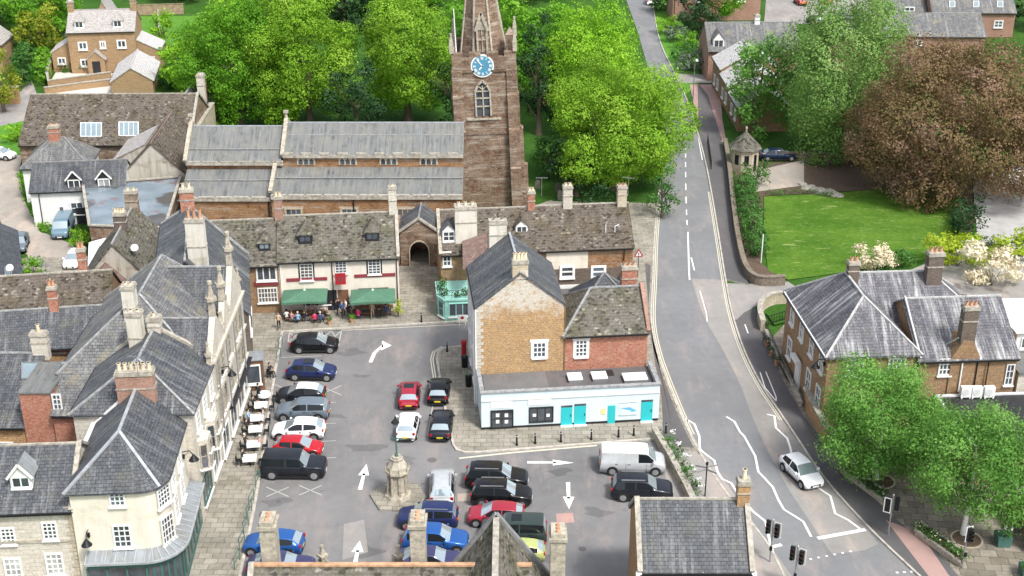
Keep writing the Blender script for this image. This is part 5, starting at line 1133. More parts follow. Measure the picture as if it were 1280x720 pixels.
# far upper right
b = Bld('brick_house', 'long red brick house with white windows at the top beyond the hedge', 'house', (29.2,241), R(2)); b.gable(0,16,0,8,6.2,9.5,'red_brick_soft','slate_pale')
for x in (1.8,9.5,): b.window((3+x,0,4.2),S_,1.2,1.4,2,2,fr=.16)
b.pipe((7.6,-.1,.1),(7.6,-.1,6)); b.pipe((.3,-.1,.1),(.3,-.1,6))
b = Bld('slate_dormer_house', 'brick house with pale slate roof and one gabled dormer behind the trees', 'house', (30.0,199.5), R(2)); b.gable(0,14,0,9,4.8,8.0,'red_brick_soft','slate_pale')
b.dormer(b.hit(898,60,(0,.6,0),(0,1,0)).x,.6,4.9,1.7,1.5,2.4,'white_paint','slate_pale',2,1,rise=1.1)
b.chimney(8,4.5,7,9.2,.8,.8,'white_render',1,'pot_buff',ph=.2)
TL = ['second white roofed terrace house up from the stone shelter','second highest white roofed terrace house by the far junction','white roofed terrace house furthest up the road next to the slate dormer house']
for k, (yy, hh) in enumerate(((173.5,3.6),(181.5,4.1),(189,4.7))):
    b = Bld('terrace_house', TL[k], 'house', (30.6-.1*k,yy), R(1)); b.gable(0,6.8+k*.8,0,7.4,hh,hh+2.4,'brown_brick','slate_white',axis='y',ridge='slate_new'); b.window((0,2.2,1.8),W_,1.2,1.3,2,2,fr=.15); b.window((0,5,1.8),W_,1.2,1.3,2,2,fr=.15)
    MB().box(-.35,-.003,3.4,4.6,2.3,2.42).build('porch_roof', M['slate_white'], b.t)
b = Bld('long_brick_house', 'long red brick building with three rooflights at the top right corner', 'house', (72.5,228.5), R(-1)); b.gable(0,14.3,0,9,4.4,7.8,'red_brick_soft','slate_pale')
for x in (1190,1220,1250): skylight(b,x-3.3,1.5,x+3.5,9,(0,0,4.4),(0,-3.4,4.5),fr='white_paint')
b.wpx(1243,26,1253,34,(0,0,0),S_,2,2,fr=.15); b.wpx(1199,27,1208,33,(0,0,0),S_,2,2,fr=.15)
b = Bld('brick_cottage', 'brick cottage with white window left of the long building at top right', 'house', (64.6,231), R(-1)); b.gable(0,7.6,0,8,4.0,6.6,'red_brick_soft','slate_pale'); b.window((4.6,0,4.0),S_,1.6,1.3,2,2,fr=.16)
b = Bld('grey_roofed_block', 'low grey roofed block mostly hidden behind the copper beech', 'building', (50,206), R(-1)); b.gable(0,24,0,8,5.6,8.2,'red_brick_soft','slate_pale'); b.wpx(1142,50,1152,57,(0,0,0),S_,2,1,fr=.16)

# ---- foreground
b = Bld('foreground_hall', 'mossy stone slate roof with orange ridge tiles along the bottom edge', 'building', (-14.6,54.5), R(0)); FG = b
b.gable(0,15.6,0,14.4,3.6,9.5,'limestone','stone_slate',ridge='ridge_orange',rw=.3,cop=1)
b.gable(9.0,18.4,-6,9.4,4.9,11.15,'limestone','stone_slate',axis='y',ridge='coping',rw=.35)
mb = MB(); 
for s in (-1,1): mb.bar((13.7+s*4.9,9.5,4.7),(13.7,9.5,11.4),.3,.2)
mb.build('verge_coping', M['ridge_dark'], b.t)
for x, y, z1 in ((.9,8.4,12.0),(9.3,8.4,12.1),(17.2,8.6,11.1)):
    mb = MB(); mb.box(x-.42,x+.42,y-.7,y+.5,7.0 if x < 15 else 3,z1-.5); mb.box(x-.52,x+.52,y-.8,y+.6,z1-.5,z1-.3); mb.box(x-.4,x+.4,y-.7,y+.5,z1-.3,z1); o = mb.build('chimney', M['stone_carved'], b.t)
    mb = MB()
    for k in range(3): mb.cyl((x-.0,y-.45+k*.32,z1),(x,y-.45+k*.32,z1+.12),.14,.1,8)
    mb.build('chimney_pot', M['pot_clay'], o)
for px_ in (403,498):
    p = b.loc(G(px_,697,8.6)); mb = MB(); mb.ngon(.22,4,7.5,8.7,.18,c=(p.x,p.y)); mb.ngon(.34,4,8.7,8.85,c=(p.x,p.y)); mb.ngon(.2,4,8.85,9.5,.05,c=(p.x,p.y))
    for s in (-1,1): mb.bar((p.x+s*.35,p.y,8.2),(p.x,p.y,8.75),.1,.1)
    mb.cyl((p.x,p.y,9.3),(p.x,p.y,9.45),.13,.13,6); mb.build('finial', M['stone_carved'], b.t)
b = Bld('toll_house', 'small stone building with dark slate roof and chimney beside the road bottom right', 'house', (7.75,66.6), R(0))
b.gable(0,6.8,0,6.7,5.75,8.5,'ironstone','slate_blue',ridge='coping',cop=3)
b.chimney(6.55,3.35,7.6,10.0,.75,.75,'ironstone',1,'pot_buff',ph=.7)
for x in (839.5,894.5): b.wpx(x-9,714,x+9,732,(0,0,0),S_,3,3,fr=.1)
MB().box(-.25,.1,-.35,-.05,5.3,5.6).build('kneeler', M['white_paint'], b.t); MB().box(6.75,7.05,-.35,-.05,5.3,5.6).build('kneeler', M['white_paint'], b.t)
wallrun('planter_wall','low stone wall dividing the car park from the roadside planting',pxs([(817,545),(838,580),(858,618),(872,648)]),.75,'limestone',.35)

def aerial(px, py, h, lb):
    p = G(px, py, h); o = thing('tv_aerial', lb, 'aerial', tuple(p), R(random.uniform(-40, 40))); mb = MB(); mb.cyl((0,0,-.4),(0,0,1.5),.025,n=6); mb.build('mast', M['grey_metal'], o)
    mb = MB(); mb.bar((-.6,0,1.45),(.6,0,1.45),.03,.03)
    for k in range(6): mb.bar((-.5+k*.2,-.25,1.45),(-.5+k*.2,.25,1.45),.02,.02)
    mb.build('antenna', M['grey_metal'], o)
for a in ((60,352,11.0,'thin aerial on the slim red chimney of the dark slate range'),(232,272,15.0,'thin aerial on the large cream stack with red pots'),(677,240,10.0,'thin aerial on the red brick chimney beside the tower foot'),(351,243,10.5,'thin aerial on the pinkish chimney at the left end of the pub roof'),(785,240,10.2,'thin aerial on the end chimney by the main road'),(1205,385,10.6,'thin aerial on the tall front chimney of the brick wing'),(173,470,12.3,'thin aerial on the broad red chimney with many pots')): aerial(*a)
# ================================================================ VEHICLES
gl_ = N('car_side_glass', .05, 0, .35); gl_.col((.012,.015,.018)); M['car_glass'] = gl_.mat
def paint(name, c, metal=.25, rough=.28):
    k = N(name, rough, metal, .25); k.b.inputs['Coat Weight'].default_value = .3; k.b.inputs['Coat Roughness'].default_value = .08
    k.col(k.mix(k.noise(k.ob, 2.5, 3, .6, .4, .75), c, tuple(x*.85+.01 for x in c))); M[name] = k.mat; return k.mat
for n_, c in {'car_black':(.006,.007,.009),'car_navy':(.018,.03,.11),'car_blue':(.02,.10,.34),'car_white':(.90,.90,.90),'car_red':(.40,.008,.016),'car_crimson':(.30,.02,.04),'car_silver':(.50,.52,.53),'car_greyblue':(.16,.20,.24),'car_dark':(.014,.017,.024),'car_green':(.04,.06,.055),'car_lime':(.5,.55,.2),'car_sky':(.17,.26,.33),'car_midblue':(.008,.025,.07),'car_purple':(.05,.05,.13)}.items(): paint(n_, c, 0 if n_ in ('car_white','car_red','car_crimson') else .25)
k_ = N('screen_glass', .04, .55, .9); k_.col((.42,.50,.53)); M['screen_glass'] = k_.mat  # sky reflection painted into the glass as a pale metallic base colour
plain('lamp_white',(.75,.77,.78),.15,spec=.8); plain('lamp_red',(.35,.01,.015),.25); plain('plate_yellow',(.62,.48,.03),.5); plain('plate_white',(.75,.75,.73),.5); plain('alloy',(.42,.43,.44),.35,.7)
PROF = {
 'hatch': dict(L=4.05,W=.87,H=1.47,S=[(0,.50,.58,.58,.48),(.015,.62,.70,.74,.6),(.07,.72,.80,.83,.70),(.17,.82,.89,.87,.74),(.245,.88,.93,.87,.76),(.32,.90,1.12,.87,.70),(.43,.92,1.39,.87,.60),(.49,.93,1.455,.87,.585),(.60,.945,1.47,.87,.58),(.62,.95,1.468,.87,.58),(.78,.99,1.42,.865,.57),(.86,1.03,1.35,.85,.56),(.965,1.04,1.07,.81,.70),(.985,.80,.88,.80,.70),(1,.5,.55,.72,.6)],ws=(4,7),rw=(11,12),sw=[(5,8),(9,11)]),
 'suv': dict(L=4.45,W=.92,H=1.65,S=[(0,.55,.64,.62,.52),(.015,.72,.82,.78,.64),(.06,.86,.94,.87,.74),(.20,.98,1.04,.91,.78),(.27,1.02,1.08,.92,.80),(.33,1.03,1.28,.92,.74),(.41,1.04,1.56,.92,.66),(.45,1.05,1.62,.92,.65),(.60,1.06,1.65,.92,.65),(.62,1.06,1.65,.92,.65),(.84,1.08,1.62,.91,.64),(.92,1.10,1.57,.90,.63),(.97,1.1,1.14,.88,.76),(.988,.9,1.0,.86,.76),(1,.55,.6,.78,.66)],ws=(4,7),rw=(11,12),sw=[(5,8),(9,11)]),
 'offroad': dict(L=4.9,W=1.0,H=1.85,S=[(0,.62,.74,.78,.68),(.012,.85,.96,.88,.78),(.04,1.02,1.08,.95,.84),(.20,1.10,1.16,.99,.86),(.27,1.12,1.18,1.0,.87),(.31,1.12,1.38,1.0,.84),(.37,1.12,1.74,1.0,.79),(.40,1.12,1.82,1.0,.78),(.58,1.12,1.85,1.0,.78),(.60,1.12,1.85,1.0,.78),(.90,1.12,1.83,.99,.78),(.95,1.12,1.80,.98,.77),(.985,1.1,1.14,.96,.86),(.992,.9,1.0,.94,.84),(1,.6,.65,.88,.76)],ws=(4,7),rw=(11,12),sw=[(5,8),(9,11)]),
 'saloon': dict(L=4.7,W=.91,H=1.43,S=[(0,.48,.56,.6,.5),(.015,.6,.68,.76,.62),(.06,.7,.78,.85,.72),(.20,.8,.87,.9,.76),(.28,.87,.92,.91,.78),(.34,.88,1.10,.91,.71),(.42,.89,1.36,.91,.62),(.46,.9,1.41,.91,.61),(.58,.9,1.43,.91,.61),(.60,.9,1.43,.91,.61),(.73,.92,1.38,.91,.6),(.78,.93,1.32,.905,.61),(.88,.95,1.0,.89,.74),(.985,.9,.96,.84,.72),(1,.5,.55,.76,.6)],ws=(4,7),rw=(11,12),sw=[(5,8),(9,11)]),
 'van': dict(L=5.0,W=.97,H=1.97,S=[(0,.6,.7,.66,.56),(.012,.82,.92,.84,.7),(.05,1.0,1.08,.92,.78),(.11,1.08,1.14,.95,.82),(.15,1.12,1.2,.96,.84),(.19,1.14,1.42,.96,.82),(.27,1.15,1.86,.97,.80),(.31,1.15,1.94,.97,.80),(.42,1.15,1.97,.97,.80),(.44,1.15,1.97,.97,.80),(.90,1.15,1.97,.97,.80),(.97,1.15,1.94,.96,.80),(.988,1.15,1.6,.96,.82),(.994,.8,.95,.95,.82),(1,.5,.55,.92,.8)],ws=(4,7),rw=None,sw=[(5,8)]),
}
CARS = {}
def make_car(kind, rails=False, paintm='car_black', roofm=None, black_roof=False, fog=False):
    p = PROF[kind]; L, W, S = p['L'], p['W'], p['S']; ns = len(S)
    root = thing('parked_car', 'x', 'car')
    rows = []
    for (f, zb, zt, wb, wt) in S:
        x = L*(.5-f); cab = zt-zb > .15; zl = .24 if .03 < f < .97 else .30
        r = [(wb*.94, zl), (wb*1.0, (zl+zb)*.52), (wb*.99, zb*.97), (wb*.965, zb)]
        if cab: k = .9; r += [(wb*.965+(wt+.02-wb*.965)*k, zb+(zt-.05-zb)*k), (wt, zt-.045), (wt*.62, zt-.008), (0, zt)]
        else: r += [(wt+.06, (zb+zt)/2), (wt, zt-.02), (wt*.6, zt-.004), (0, zt)]
        rows.append([(x, a, z) for a, z in r])
    nr = len(rows[0]); FB = []; FG = {'windscreen':[], 'rear_window':[], 'side_window':[], 'side_window2':[]}; RF = []
    V = []
    for s in (1, -1):
        for st in rows: V += [(x, a*s, z) for x, a, z in st]
    def vid(s, i, j): return (0 if s > 0 else ns*nr)+i*nr+j
    for s in (1, -1):
        for i in range(ns-1):
            for j in range(nr-1):
                q = (vid(s,i,j), vid(s,i+1,j), vid(s,i+1,j+1), vid(s,i,j+1)); q = q if s > 0 else q[::-1]
                if j == 3 and any(a <= i < b for a, b in p['sw']): FG['side_window' if s > 0 else 'side_window2'].append(q)
                elif j >= 5 and p['ws'][0] <= i < p['ws'][1]-1: FG['windscreen'].append(q)
                elif j >= 5 and p['rw'] and p['rw'][0] <= i < p['rw'][1]: FG['rear_window'].append(q)
                elif j >= 5 and p['ws'][1]-1 <= i < 11: RF.append(q)
                else: FB.append(q)
    # bumper ends and floor
    for i in (0, ns-1):
        for j in range(nr-1): FB.append((vid(1,i,j), vid(1,i,j+1), vid(-1,i,j+1), vid(-1,i,j)))
    for i in range(ns-1): FB.append((vid(1,i,0), vid(-1,i,0), vid(-1,i+1,0), vid(1,i+1,0)))
    def sub(name, faces, mats, parent, midx=None):
        mb = MB(); used = sorted({k for f in faces for k in f}); mp = {k: n for n, k in enumerate(used)}
        mb.v = [V[k] for k in used]
        for n, f in enumerate(faces): mb.f.append(tuple(mp[k] for k in f)); mb.m.append(0); mb.sm.append(True)
        return mb.build(name, mats, parent, weld=True)
    body = sub('body', FB, [M[paintm]], root); sub('roof_panel', RF, [M[roofm or paintm]], root)
    for k, f in FG.items():
        if f: sub(k.rstrip('2'), f, [M['car_glass' if k.startswith('side') else 'screen_glass']], root)
    # lower trim, arches, grille
    mb = MB(); wx = (L*.5-.16*L-.05*(kind=='van')*0, -L*.5+.19*L); wr = .34 if kind in ('hatch','saloon') else .37
    if kind in ('offroad',): wr = .41
    for x in wx:
        for s in (1,-1): mb.cyl((x, s*(W-.28), wr+.02), (x, s*(W+.006), wr+.02), wr+.055, n=20, sm=False)
    for s in (1,-1): mb.box(wx[1]+wr, wx[0]-wr, s*W-.02, s*W+.012, .2, .34)
    mb.box(L*.5-.06, L*.5+.012, -W*.5, W*.5, .34, .54); mb.box(-L*.5-.012, -L*.5+.1, -W*.6, W*.6, .26, .42)
    mb.build('trim', M['rubber'], root)
    for x in wx:
        for s in (1,-1):
            mb = MB(); mb.cyl((x, s*(W-.2), wr), (x, s*(W+.02), wr), wr, n=20, sm=False); wh = mb.build('wheel', M['rubber'], root)
            mb = MB(); mb.cyl((x, s*(W+.0), wr), (x, s*(W+.03), wr), wr*.64, n=16, sm=False)
            for k in range(5):
                a = k*2*math.pi/5; mb.bar((x, s*(W+.035), wr), (x+math.cos(a)*wr*.62, s*(W+.035), wr+math.sin(a)*wr*.62), .05, .02, up=(0,1,0))
            mb.build('rim', M['alloy'], wh)
    hz = S[1][1]; k1 = S[2]
    for s in (1,-1):
        mb = MB(); a = rows[1]; c = rows[2]; d = rows[0]
        y0, y1 = W*.50, W*.86
        mb.add([(L*.5-.02, s*y0, hz-.02), (L*.5-.10, s*y1, hz+.0), (L*.5-.36, s*y1*1.06, hz+.12), (L*.5-.22, s*y0, hz+.16), (L*.5-.06, s*y0, hz-.16), (L*.5-.13, s*y1, hz-.14), (L*.5-.36, s*y1*1.06, hz-.02)], [(0,1,2,3),(4,5,1,0),(5,6,2,1)])
        mb.build('headlight', M['lamp_white'], root)
        mb = MB(); rz = S[-2][2]; zt_ = S[12][1]
        mb.obox((-L*.5+.05, s*W*.80, zt_-.16), (.055,0,0), (0,.10,0), (0,0,.10 if kind!='van' else .28)); mb.build('tail_light', M['lamp_red'], root)
        xm = L*(.5-S[5][0])-.02; zm = S[5][1]+.09
        mb = MB(); mb.obox((xm, s*(W+.10), zm), (.07,0,0), (0,.09,0), (0,0,.075)); mb.obox((xm, s*(W-.0), zm-.04), (.03,0,0), (0,.06,0), (0,0,.025)); mb.build('mirror', M[paintm], root)
    MB().box(L*.5+.013, L*.5+.03, -.26, .26, .36, .48).build('number_plate', M['plate_white'], root)
    MB().box(-L*.5-.03, -L*.5-.013, -.26, .26, .50, .62).build('number_plate', M['plate_yellow'], root)
    if rails:
        x0 = L*(.5-S[7][0]); x1 = L*(.5-S[10][0])
        for s in (1,-1): mb = MB(); mb.bar((x0-.05, s*(S[8][4]-.06), S[8][2]+.03), (x1, s*(S[8][4]-.06), S[10][2]+.04), .06, .06); mb.build('roof_rail', M['alloy'], root)
    # door shut lines and handles
    mb = MB()
    for s in (1,-1):
        for f in (.30,.61,.79):
            x = L*(.5-f)
            if kind == 'van' and f == .79: continue
            mb.box(x-.008, x+.008, s*W-.006, s*W+.003, .4, S[8][1]-.05)
        for f in (.56,.75): x = L*(.5-f); mb.box(x-.1, x+.1, s*W-.01, s*W+.03, S[8][1]-.16, S[8][1]-.12)
    mb.build('door_seam', M['rubber'], root)
    if fog:
        x0 = L*(.5-.52); MB().box(x0-.5, x0+.25, -.42, .42, S[8][2]-.004, S[8][2]+.012).build('sunroof', M['car_glass'], root)
    return root
PROTO = {}
def car(kind, px, py, ang, paintm, label, cat='car', roofm=None, rails=False, sun=False, group=None, name='parked_car', sc=1.0):
    key = (kind, rails, sun)
    g = G(px, py, .0)
    if key not in PROTO:
        r = make_car(kind, rails, fog=sun); PROTO[key] = (r, [(ch, list(KIDS.get(ch.name, []))) for ch in KIDS[r.name]]); KIDS.pop(r.name)
    else:
        r = PROTO[key][0].copy(); link(r)
        for ch, gcs in PROTO[key][1]:
            c = ch.copy(); link(c, r)
            for gc in gcs: d = gc.copy(); link(d, c)
    r.name = name; r.location = (g.x, g.y, .012); r.rotation_euler = (0, 0, R(ang)); r.scale = (sc, sc, sc)
    tag(r, label, cat, group)
    for ch in (x for x in bpy.data.objects if x.parent == r):
        bn = ch.name.split('.')[0]
        if bn in ('body', 'mirror', 'roof_panel'):
            ch.material_slots[0].link = 'OBJECT'; ch.material_slots[0].material = M[roofm if (bn == 'roof_panel' and roofm) else paintm]
    return r
GQ = 'cars parked in the market square'
car('hatch',394,437,1,'car_black','black hatchback parked nearest the pub across the hatched bay',group=GQ,sc=1.06)
car('hatch',390,471,-2,'car_navy','navy blue hatchback second in the left row',group=GQ,sc=1.05,sun=True)
car('hatch',377,500,178,'car_dark','dark hatchback with white roof in the left row',roofm='car_white',group=GQ)
car('suv',379,521,180,'car_greyblue','grey blue crossover beside the white roofed hatchback',group=GQ,sc=.97)
car('hatch',374,545,180,'car_white','white hatchback between grey blue car and red car',group=GQ,sc=1.03)
car('hatch',374,566,-4,'car_red','small bright red hatchback in the left row',group=GQ,sc=.93)
car('offroad',368,592,-1,'car_dark','large dark grey off-roader at the near end of the left row',group=GQ)
car('hatch',343,688,176,'car_blue','blue hatchback with pale roof behind the bottom left chimney',group=GQ,sc=1.02)
car('saloon',352,715,0,'car_purple','dark saloon at the bottom left behind the chimney below the blue hatchback',group=GQ,sc=.97)
car('hatch',512,500,92,'car_crimson','red hatchback seen from behind in the middle of the square',group=GQ,sun=True)
car('hatch',549,495,89,'car_black','black hatchback parked right of the red one by the island pavement',group=GQ)
car('hatch',510,539,88,'car_white','white hatchback parked behind the red hatchback mid square',group=GQ,sc=.97)
car('saloon',552,537,89,'car_dark','dark saloon with red rear lights beside the island pavement corner',group=GQ,sc=.95)
car('suv',553,617,92,'car_silver','silver crossover with rear window facing the camera right of the monument',group=GQ,rails=True)
car('suv',621,606,-3,'car_black','black estate with silver rails at the top of the lower row',group=GQ,rails=True,sc=1.05)
car('suv',627,627,-3,'car_black','black crossover second in the lower row above the red hatchback',group=GQ,rails=True)
car('hatch',620,652,177,'car_crimson','dark red hatchback facing left beside the foreground stone gable',group=GQ,sc=1.0)
car('offroad',642,673,178,'car_green','dark green off-roader right behind the foreground stone gable',group=GQ,sun=True,sc=.95)
car('hatch',648,697,178,'car_lime','pale yellow green small car peeping out beside the foreground gable',group=GQ,sc=.9)
car('suv',535,655,178,'car_navy','navy crossover with silver rails near the monument base',group=GQ,rails=True,sc=.97)
car('suv',545,684,-3,'car_blue','bright blue crossover behind the middle foreground chimney',group=GQ,sc=1.02)
car('saloon',538,709,-2,'car_purple','navy purple car mostly hidden behind the foreground roof ridge',group=GQ)
car('van',790,587,-2,'car_silver','silver white panel van with white roof parked by the low planter wall','van',group=None,roofm='car_white',name='panel_van')
car('suv',802,620,-3,'car_dark','dark blue estate with silver rails parked below the white van',group=GQ,rails=True,sc=1.02)
car('hatch',1001,597,-70,'car_white','white hatchback driving down the main road','car',name='moving_car',sc=1.0)
car('van',80,291,-83,'car_sky','grey blue van parked against the white cottage','van',name='panel_van',sc=.95)
car('hatch',94,330,-88,'car_white','white car parked in the lane beside the white shed',sc=.95)
car('hatch',1,198,-15,'car_white','white car at the left edge by the green verge')
car('hatch',25,310,-78,'car_greyblue','grey car in the lane behind the dark slate roof at the left edge')
car('hatch',161,113,0,'car_crimson','crimson car behind the stone wall of the cream yard')
car('saloon',972,199,0,'car_midblue','dark blue car parked behind the stone shelter')
car('suv',1018,30,100,'car_dark','dark car in the far car park at the top right',name='parked_car')
car('hatch',1000,5,95,'car_red','red car at the top edge in the far car park')
car('hatch',1032,4,95,'car_crimson','dark red car at the top edge in the far car park')
car('van',816,4,80,'car_white','white van driving away at the top of the road','van',name='panel_van')
# ================================================================ TREES AND PLANTS
def leafmat(name, a, b, c=None, trans=.35):
    m = bpy.data.materials.new(name); m.use_nodes = True; nt = m.node_tree; nt.nodes.clear()
    at = nt.nodes.new('ShaderNodeAttribute'); at.attribute_name = 'tint'
    cr = nt.nodes.new('ShaderNodeValToRGB'); nt.links.new(at.outputs['Fac'], cr.inputs[0])
    el = cr.color_ramp.elements; el[0].color = (*a, 1); el[1].color = (*(c or b), 1)
    if c: e = el.new(.6); e.color = (*b, 1)
    d = nt.nodes.new('ShaderNodeBsdfPrincipled'); d.inputs['Roughness'].default_value = .6; d.inputs['Specular IOR Level'].default_value = .15
    t = nt.nodes.new('ShaderNodeBsdfTranslucent'); mx = nt.nodes.new('ShaderNodeMixShader'); mx.inputs[0].default_value = trans
    o = nt.nodes.new('ShaderNodeOutputMaterial')
    nt.links.new(cr.outputs[0], d.inputs['Base Color']); nt.links.new(cr.outputs[0], t.inputs[0])
    nt.links.new(d.outputs[0], mx.inputs[1]); nt.links.new(t.outputs[0], mx.inputs[2]); nt.links.new(mx.outputs[0], o.inputs[0]); M[name] = m
leafmat('leaf_lime', (.12,.26,.02), (.24,.44,.035), (.42,.60,.09), .42); leafmat('leaf_mid', (.075,.21,.015), (.15,.36,.025), (.28,.50,.06), .4)
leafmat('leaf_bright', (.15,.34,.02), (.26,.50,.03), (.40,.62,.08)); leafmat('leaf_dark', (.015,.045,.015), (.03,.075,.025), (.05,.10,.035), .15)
leafmat('leaf_soft', (.11,.22,.05), (.21,.36,.09), (.38,.50,.20)); leafmat('leaf_copper', (.125,.12,.04), (.225,.145,.075), (.38,.25,.20), .35)
leafmat('leaf_gold', (.14,.18,.015), (.27,.32,.03), (.38,.42,.06)); leafmat('leaf_hedge', (.035,.11,.02), (.06,.16,.03), (.10,.22,.05), .2)
leafmat('leaf_blue', (.10,.14,.09), (.16,.21,.14), (.24,.30,.21), .15); leafmat('flower_cream', (.62,.52,.34), (.78,.70,.52), (.88,.84,.74), .2)
leafmat('flower_white', (.7,.7,.66), (.85,.85,.8), (.9,.9,.88), .1); leafmat('leaf_birch', (.085,.22,.04), (.17,.36,.07), (.31,.50,.16), .42); leafmat('leaf_yellow', (.25,.36,.02), (.40,.50,.04), (.55,.62,.10))
def leaves(name, lobes, mat, parent, dens=1.0, size=.3, per=11, spread=.34, droop=0, seed=0, flat=1.0):
    """lobes: (centre xyz, radii xyz). clumps of leaf quads over the lobes"""
    g = np.random.default_rng(seed)
    C = np.array([l[0] for l in lobes], float); Q = np.array([l[1] for l in lobes], float)
    pts = []; dirs = []
    for i in range(len(lobes)):
        a, b, c = Q[i]; area = 4*math.pi*(((a*b)**1.6+(a*c)**1.6+(b*c)**1.6)/3)**(1/1.6)
        n = max(4, int(area*dens*1.35*(.45 if i == 0 and len(lobes) > 5 else 1))); d = g.normal(size=(n, 3)); d /= np.linalg.norm(d, axis=1)[:, None]
        rad = 1-.32*g.random(n)**2.2; rad[g.random(n) < .12] *= .7
        p = C[i]+d*Q[i]*rad[:, None]; keep = np.ones(n, bool)
        for j in range(len(lobes)):
            if j != i and i: keep &= (((p-C[j])/(Q[j]*.80))**2).sum(1) > 1
        pts.append(p[keep]); dirs.append(d[keep])
    P = np.concatenate(pts); D = np.concatenate(dirs); k = len(P)
    ct = g.random(k)
    # low frequency value per clump so that whole sprays differ
    lo = .5+.5*np.sin(P[:, 0]*.45+seed)*np.sin(P[:, 1]*.4+1.3*seed+P[:, 2]*.3)*.8+.2*np.sin(P[:, 2]*1.3+P[:, 0]*1.1)
    P = np.repeat(P, per, 0); D = np.repeat(D, per, 0); n = len(P)
    off = g.normal(size=(n, 3))*spread; off[:, 2] *= .65; P = P+off
    if droop: P[:, 2] -= np.abs(g.normal(size=n))*droop
    nr = D*1.0+g.normal(size=(n, 3))*.38+np.array([0, 0, .25]); nr /= np.linalg.norm(nr, axis=1)[:, None]
    t = np.cross(nr, g.normal(size=(n, 3))); t /= np.linalg.norm(t, axis=1)[:, None]+1e-9; bt = np.cross(nr, t)
    s = size*(.55+.8*g.random(n)); sa = (s*.62)[:, None]; sb = (s*.40*flat)[:, None]
    V = np.stack([P-t*sa, P-bt*sb+t*sa*.1, P+t*sa, P+bt*sb+t*sa*.1], 1).reshape(-1, 3)
    tint = np.clip(.36*np.repeat(ct, per)+.14*g.random(n)+.50*np.repeat(lo, per), 0, 1)
    me = bpy.data.meshes.new(name); me.vertices.add(4*n); me.vertices.foreach_set('co', V.astype(np.float32).ravel())
    me.loops.add(4*n); me.loops.foreach_set('vertex_index', np.arange(4*n, dtype=np.int32)); me.polygons.add(n)
    me.polygons.foreach_set('loop_start', np.arange(0, 4*n, 4, dtype=np.int32)); me.polygons.foreach_set('loop_total', np.full(n, 4, dtype=np.int32))
    at = me.attributes.new('tint', 'FLOAT', 'POINT'); at.data.foreach_set('value', np.repeat(tint, 4).astype(np.float32))
    me.materials.append(M[mat]); me.update(calc_edges=True)
    o = bpy.data.objects.new(name, me); link(o, parent)
    if parent is not None: reg(parent, o)
    return o
NLEAF = 0
def crown_lobes(rx, ry, rz, zc, n, seed, lob=.42, taper=0.):
    g = random.Random(seed); L = [((0, 0, zc), (rx*.66, ry*.66, rz*.70))]
    ga = math.pi*(3-math.sqrt(5))
    for k in range(n):
        z = 1-2*(k+.5)/n; z = z*.92+.06; r_ = math.sqrt(max(0, 1-z*z)); a = k*ga+g.random()*.7
        tp = 1-taper*max(0, z); f = .64+.38*g.random(); q = lob*(.58+.62*g.random())
        L.append(((rx*r_*math.cos(a)*f*tp, ry*r_*math.sin(a)*f*tp, zc+rz*z*f), (rx*q*tp, ry*q*tp, min(rz, rx*1.3)*q*.8)))
    return L
def tree(name, label, x, y, rx, rz, zc, mat, n=14, seed=1, dens=1.0, size=.32, ry=None, trunk='bark', tr=.4, cat='tree', group=None, lob=.36, taper=0., droop=0, limbs=6, per=13, z0=0):
    ry = ry or rx; o = thing(name, label, cat, (x, y, z0), group=group); g = random.Random(seed)
    mb = MB(); p = Vector((0, 0, -.1)); top = zc+rz*.3; segs = 5; prev = p; pr = tr
    for k in range(1, segs+1):
        q = Vector((g.uniform(-.12,.12)*k*tr*2, g.uniform(-.12,.12)*k*tr*2, top*k/segs)); r2 = tr*(1-.75*k/segs); mb.cyl(prev, q, pr*(1.35 if k == 1 else 1), r2, 9, cap=False); prev, pr = q, r2
    for k in range(limbs):
        a = k*2*math.pi/limbs+g.random(); z = zc-rz*.55+rz*.8*g.random(); b0 = Vector((0, 0, max(1.2, z-rz*.3))); b1 = Vector((math.cos(a)*rx*.65, math.sin(a)*ry*.65, z+rz*.15)); m_ = b0.lerp(b1, .5)+Vector((0, 0, -.3))
        mb.cyl(b0, m_, tr*.42, tr*.28, 6, 1, cap=False); mb.cyl(m_, b1, tr*.28, tr*.08, 6, 1, cap=False)
        for s in (-1, 1): c2 = b1+Vector((math.cos(a+s*.7)*rx*.22, math.sin(a+s*.7)*ry*.22, rz*.2)); mb.cyl(m_.lerp(b1,.5), c2, tr*.14, tr*.05, 5, 1, cap=False)
    mb.build('trunk', [M[trunk], M['bark']], o)
    leaves('crown', crown_lobes(rx, ry, rz, zc, n, seed, lob, taper), mat, o, dens, size, per=per, seed=seed, droop=droop)
    return o
def shrub(name, label, x, y, rx, rz, mat, seed=1, dens=1.6, size=.2, ry=None, cat='shrub', group=None, n=7, z0=0., per=9, stem=True, spread=.2):
    ry = ry or rx; o = thing(name, label, cat, (x, y, z0), group=group)
    mb = MB()
    for k in range(5): a = k*1.3; mb.cyl((0,0,-.05), (math.cos(a)*rx*.4, math.sin(a)*ry*.4, rz*1.1), .05, .02, 5, cap=False)
    mb.build('stem', M['bark'], o)
    leaves('foliage', crown_lobes(rx, ry, rz, rz*.95, n, seed, .5), mat, o, dens, size, per=per, seed=seed, spread=spread); return o
TD = 1.0
def T_(px, py, **k): p = G(px, py); return dict(x=p.x, y=p.y)
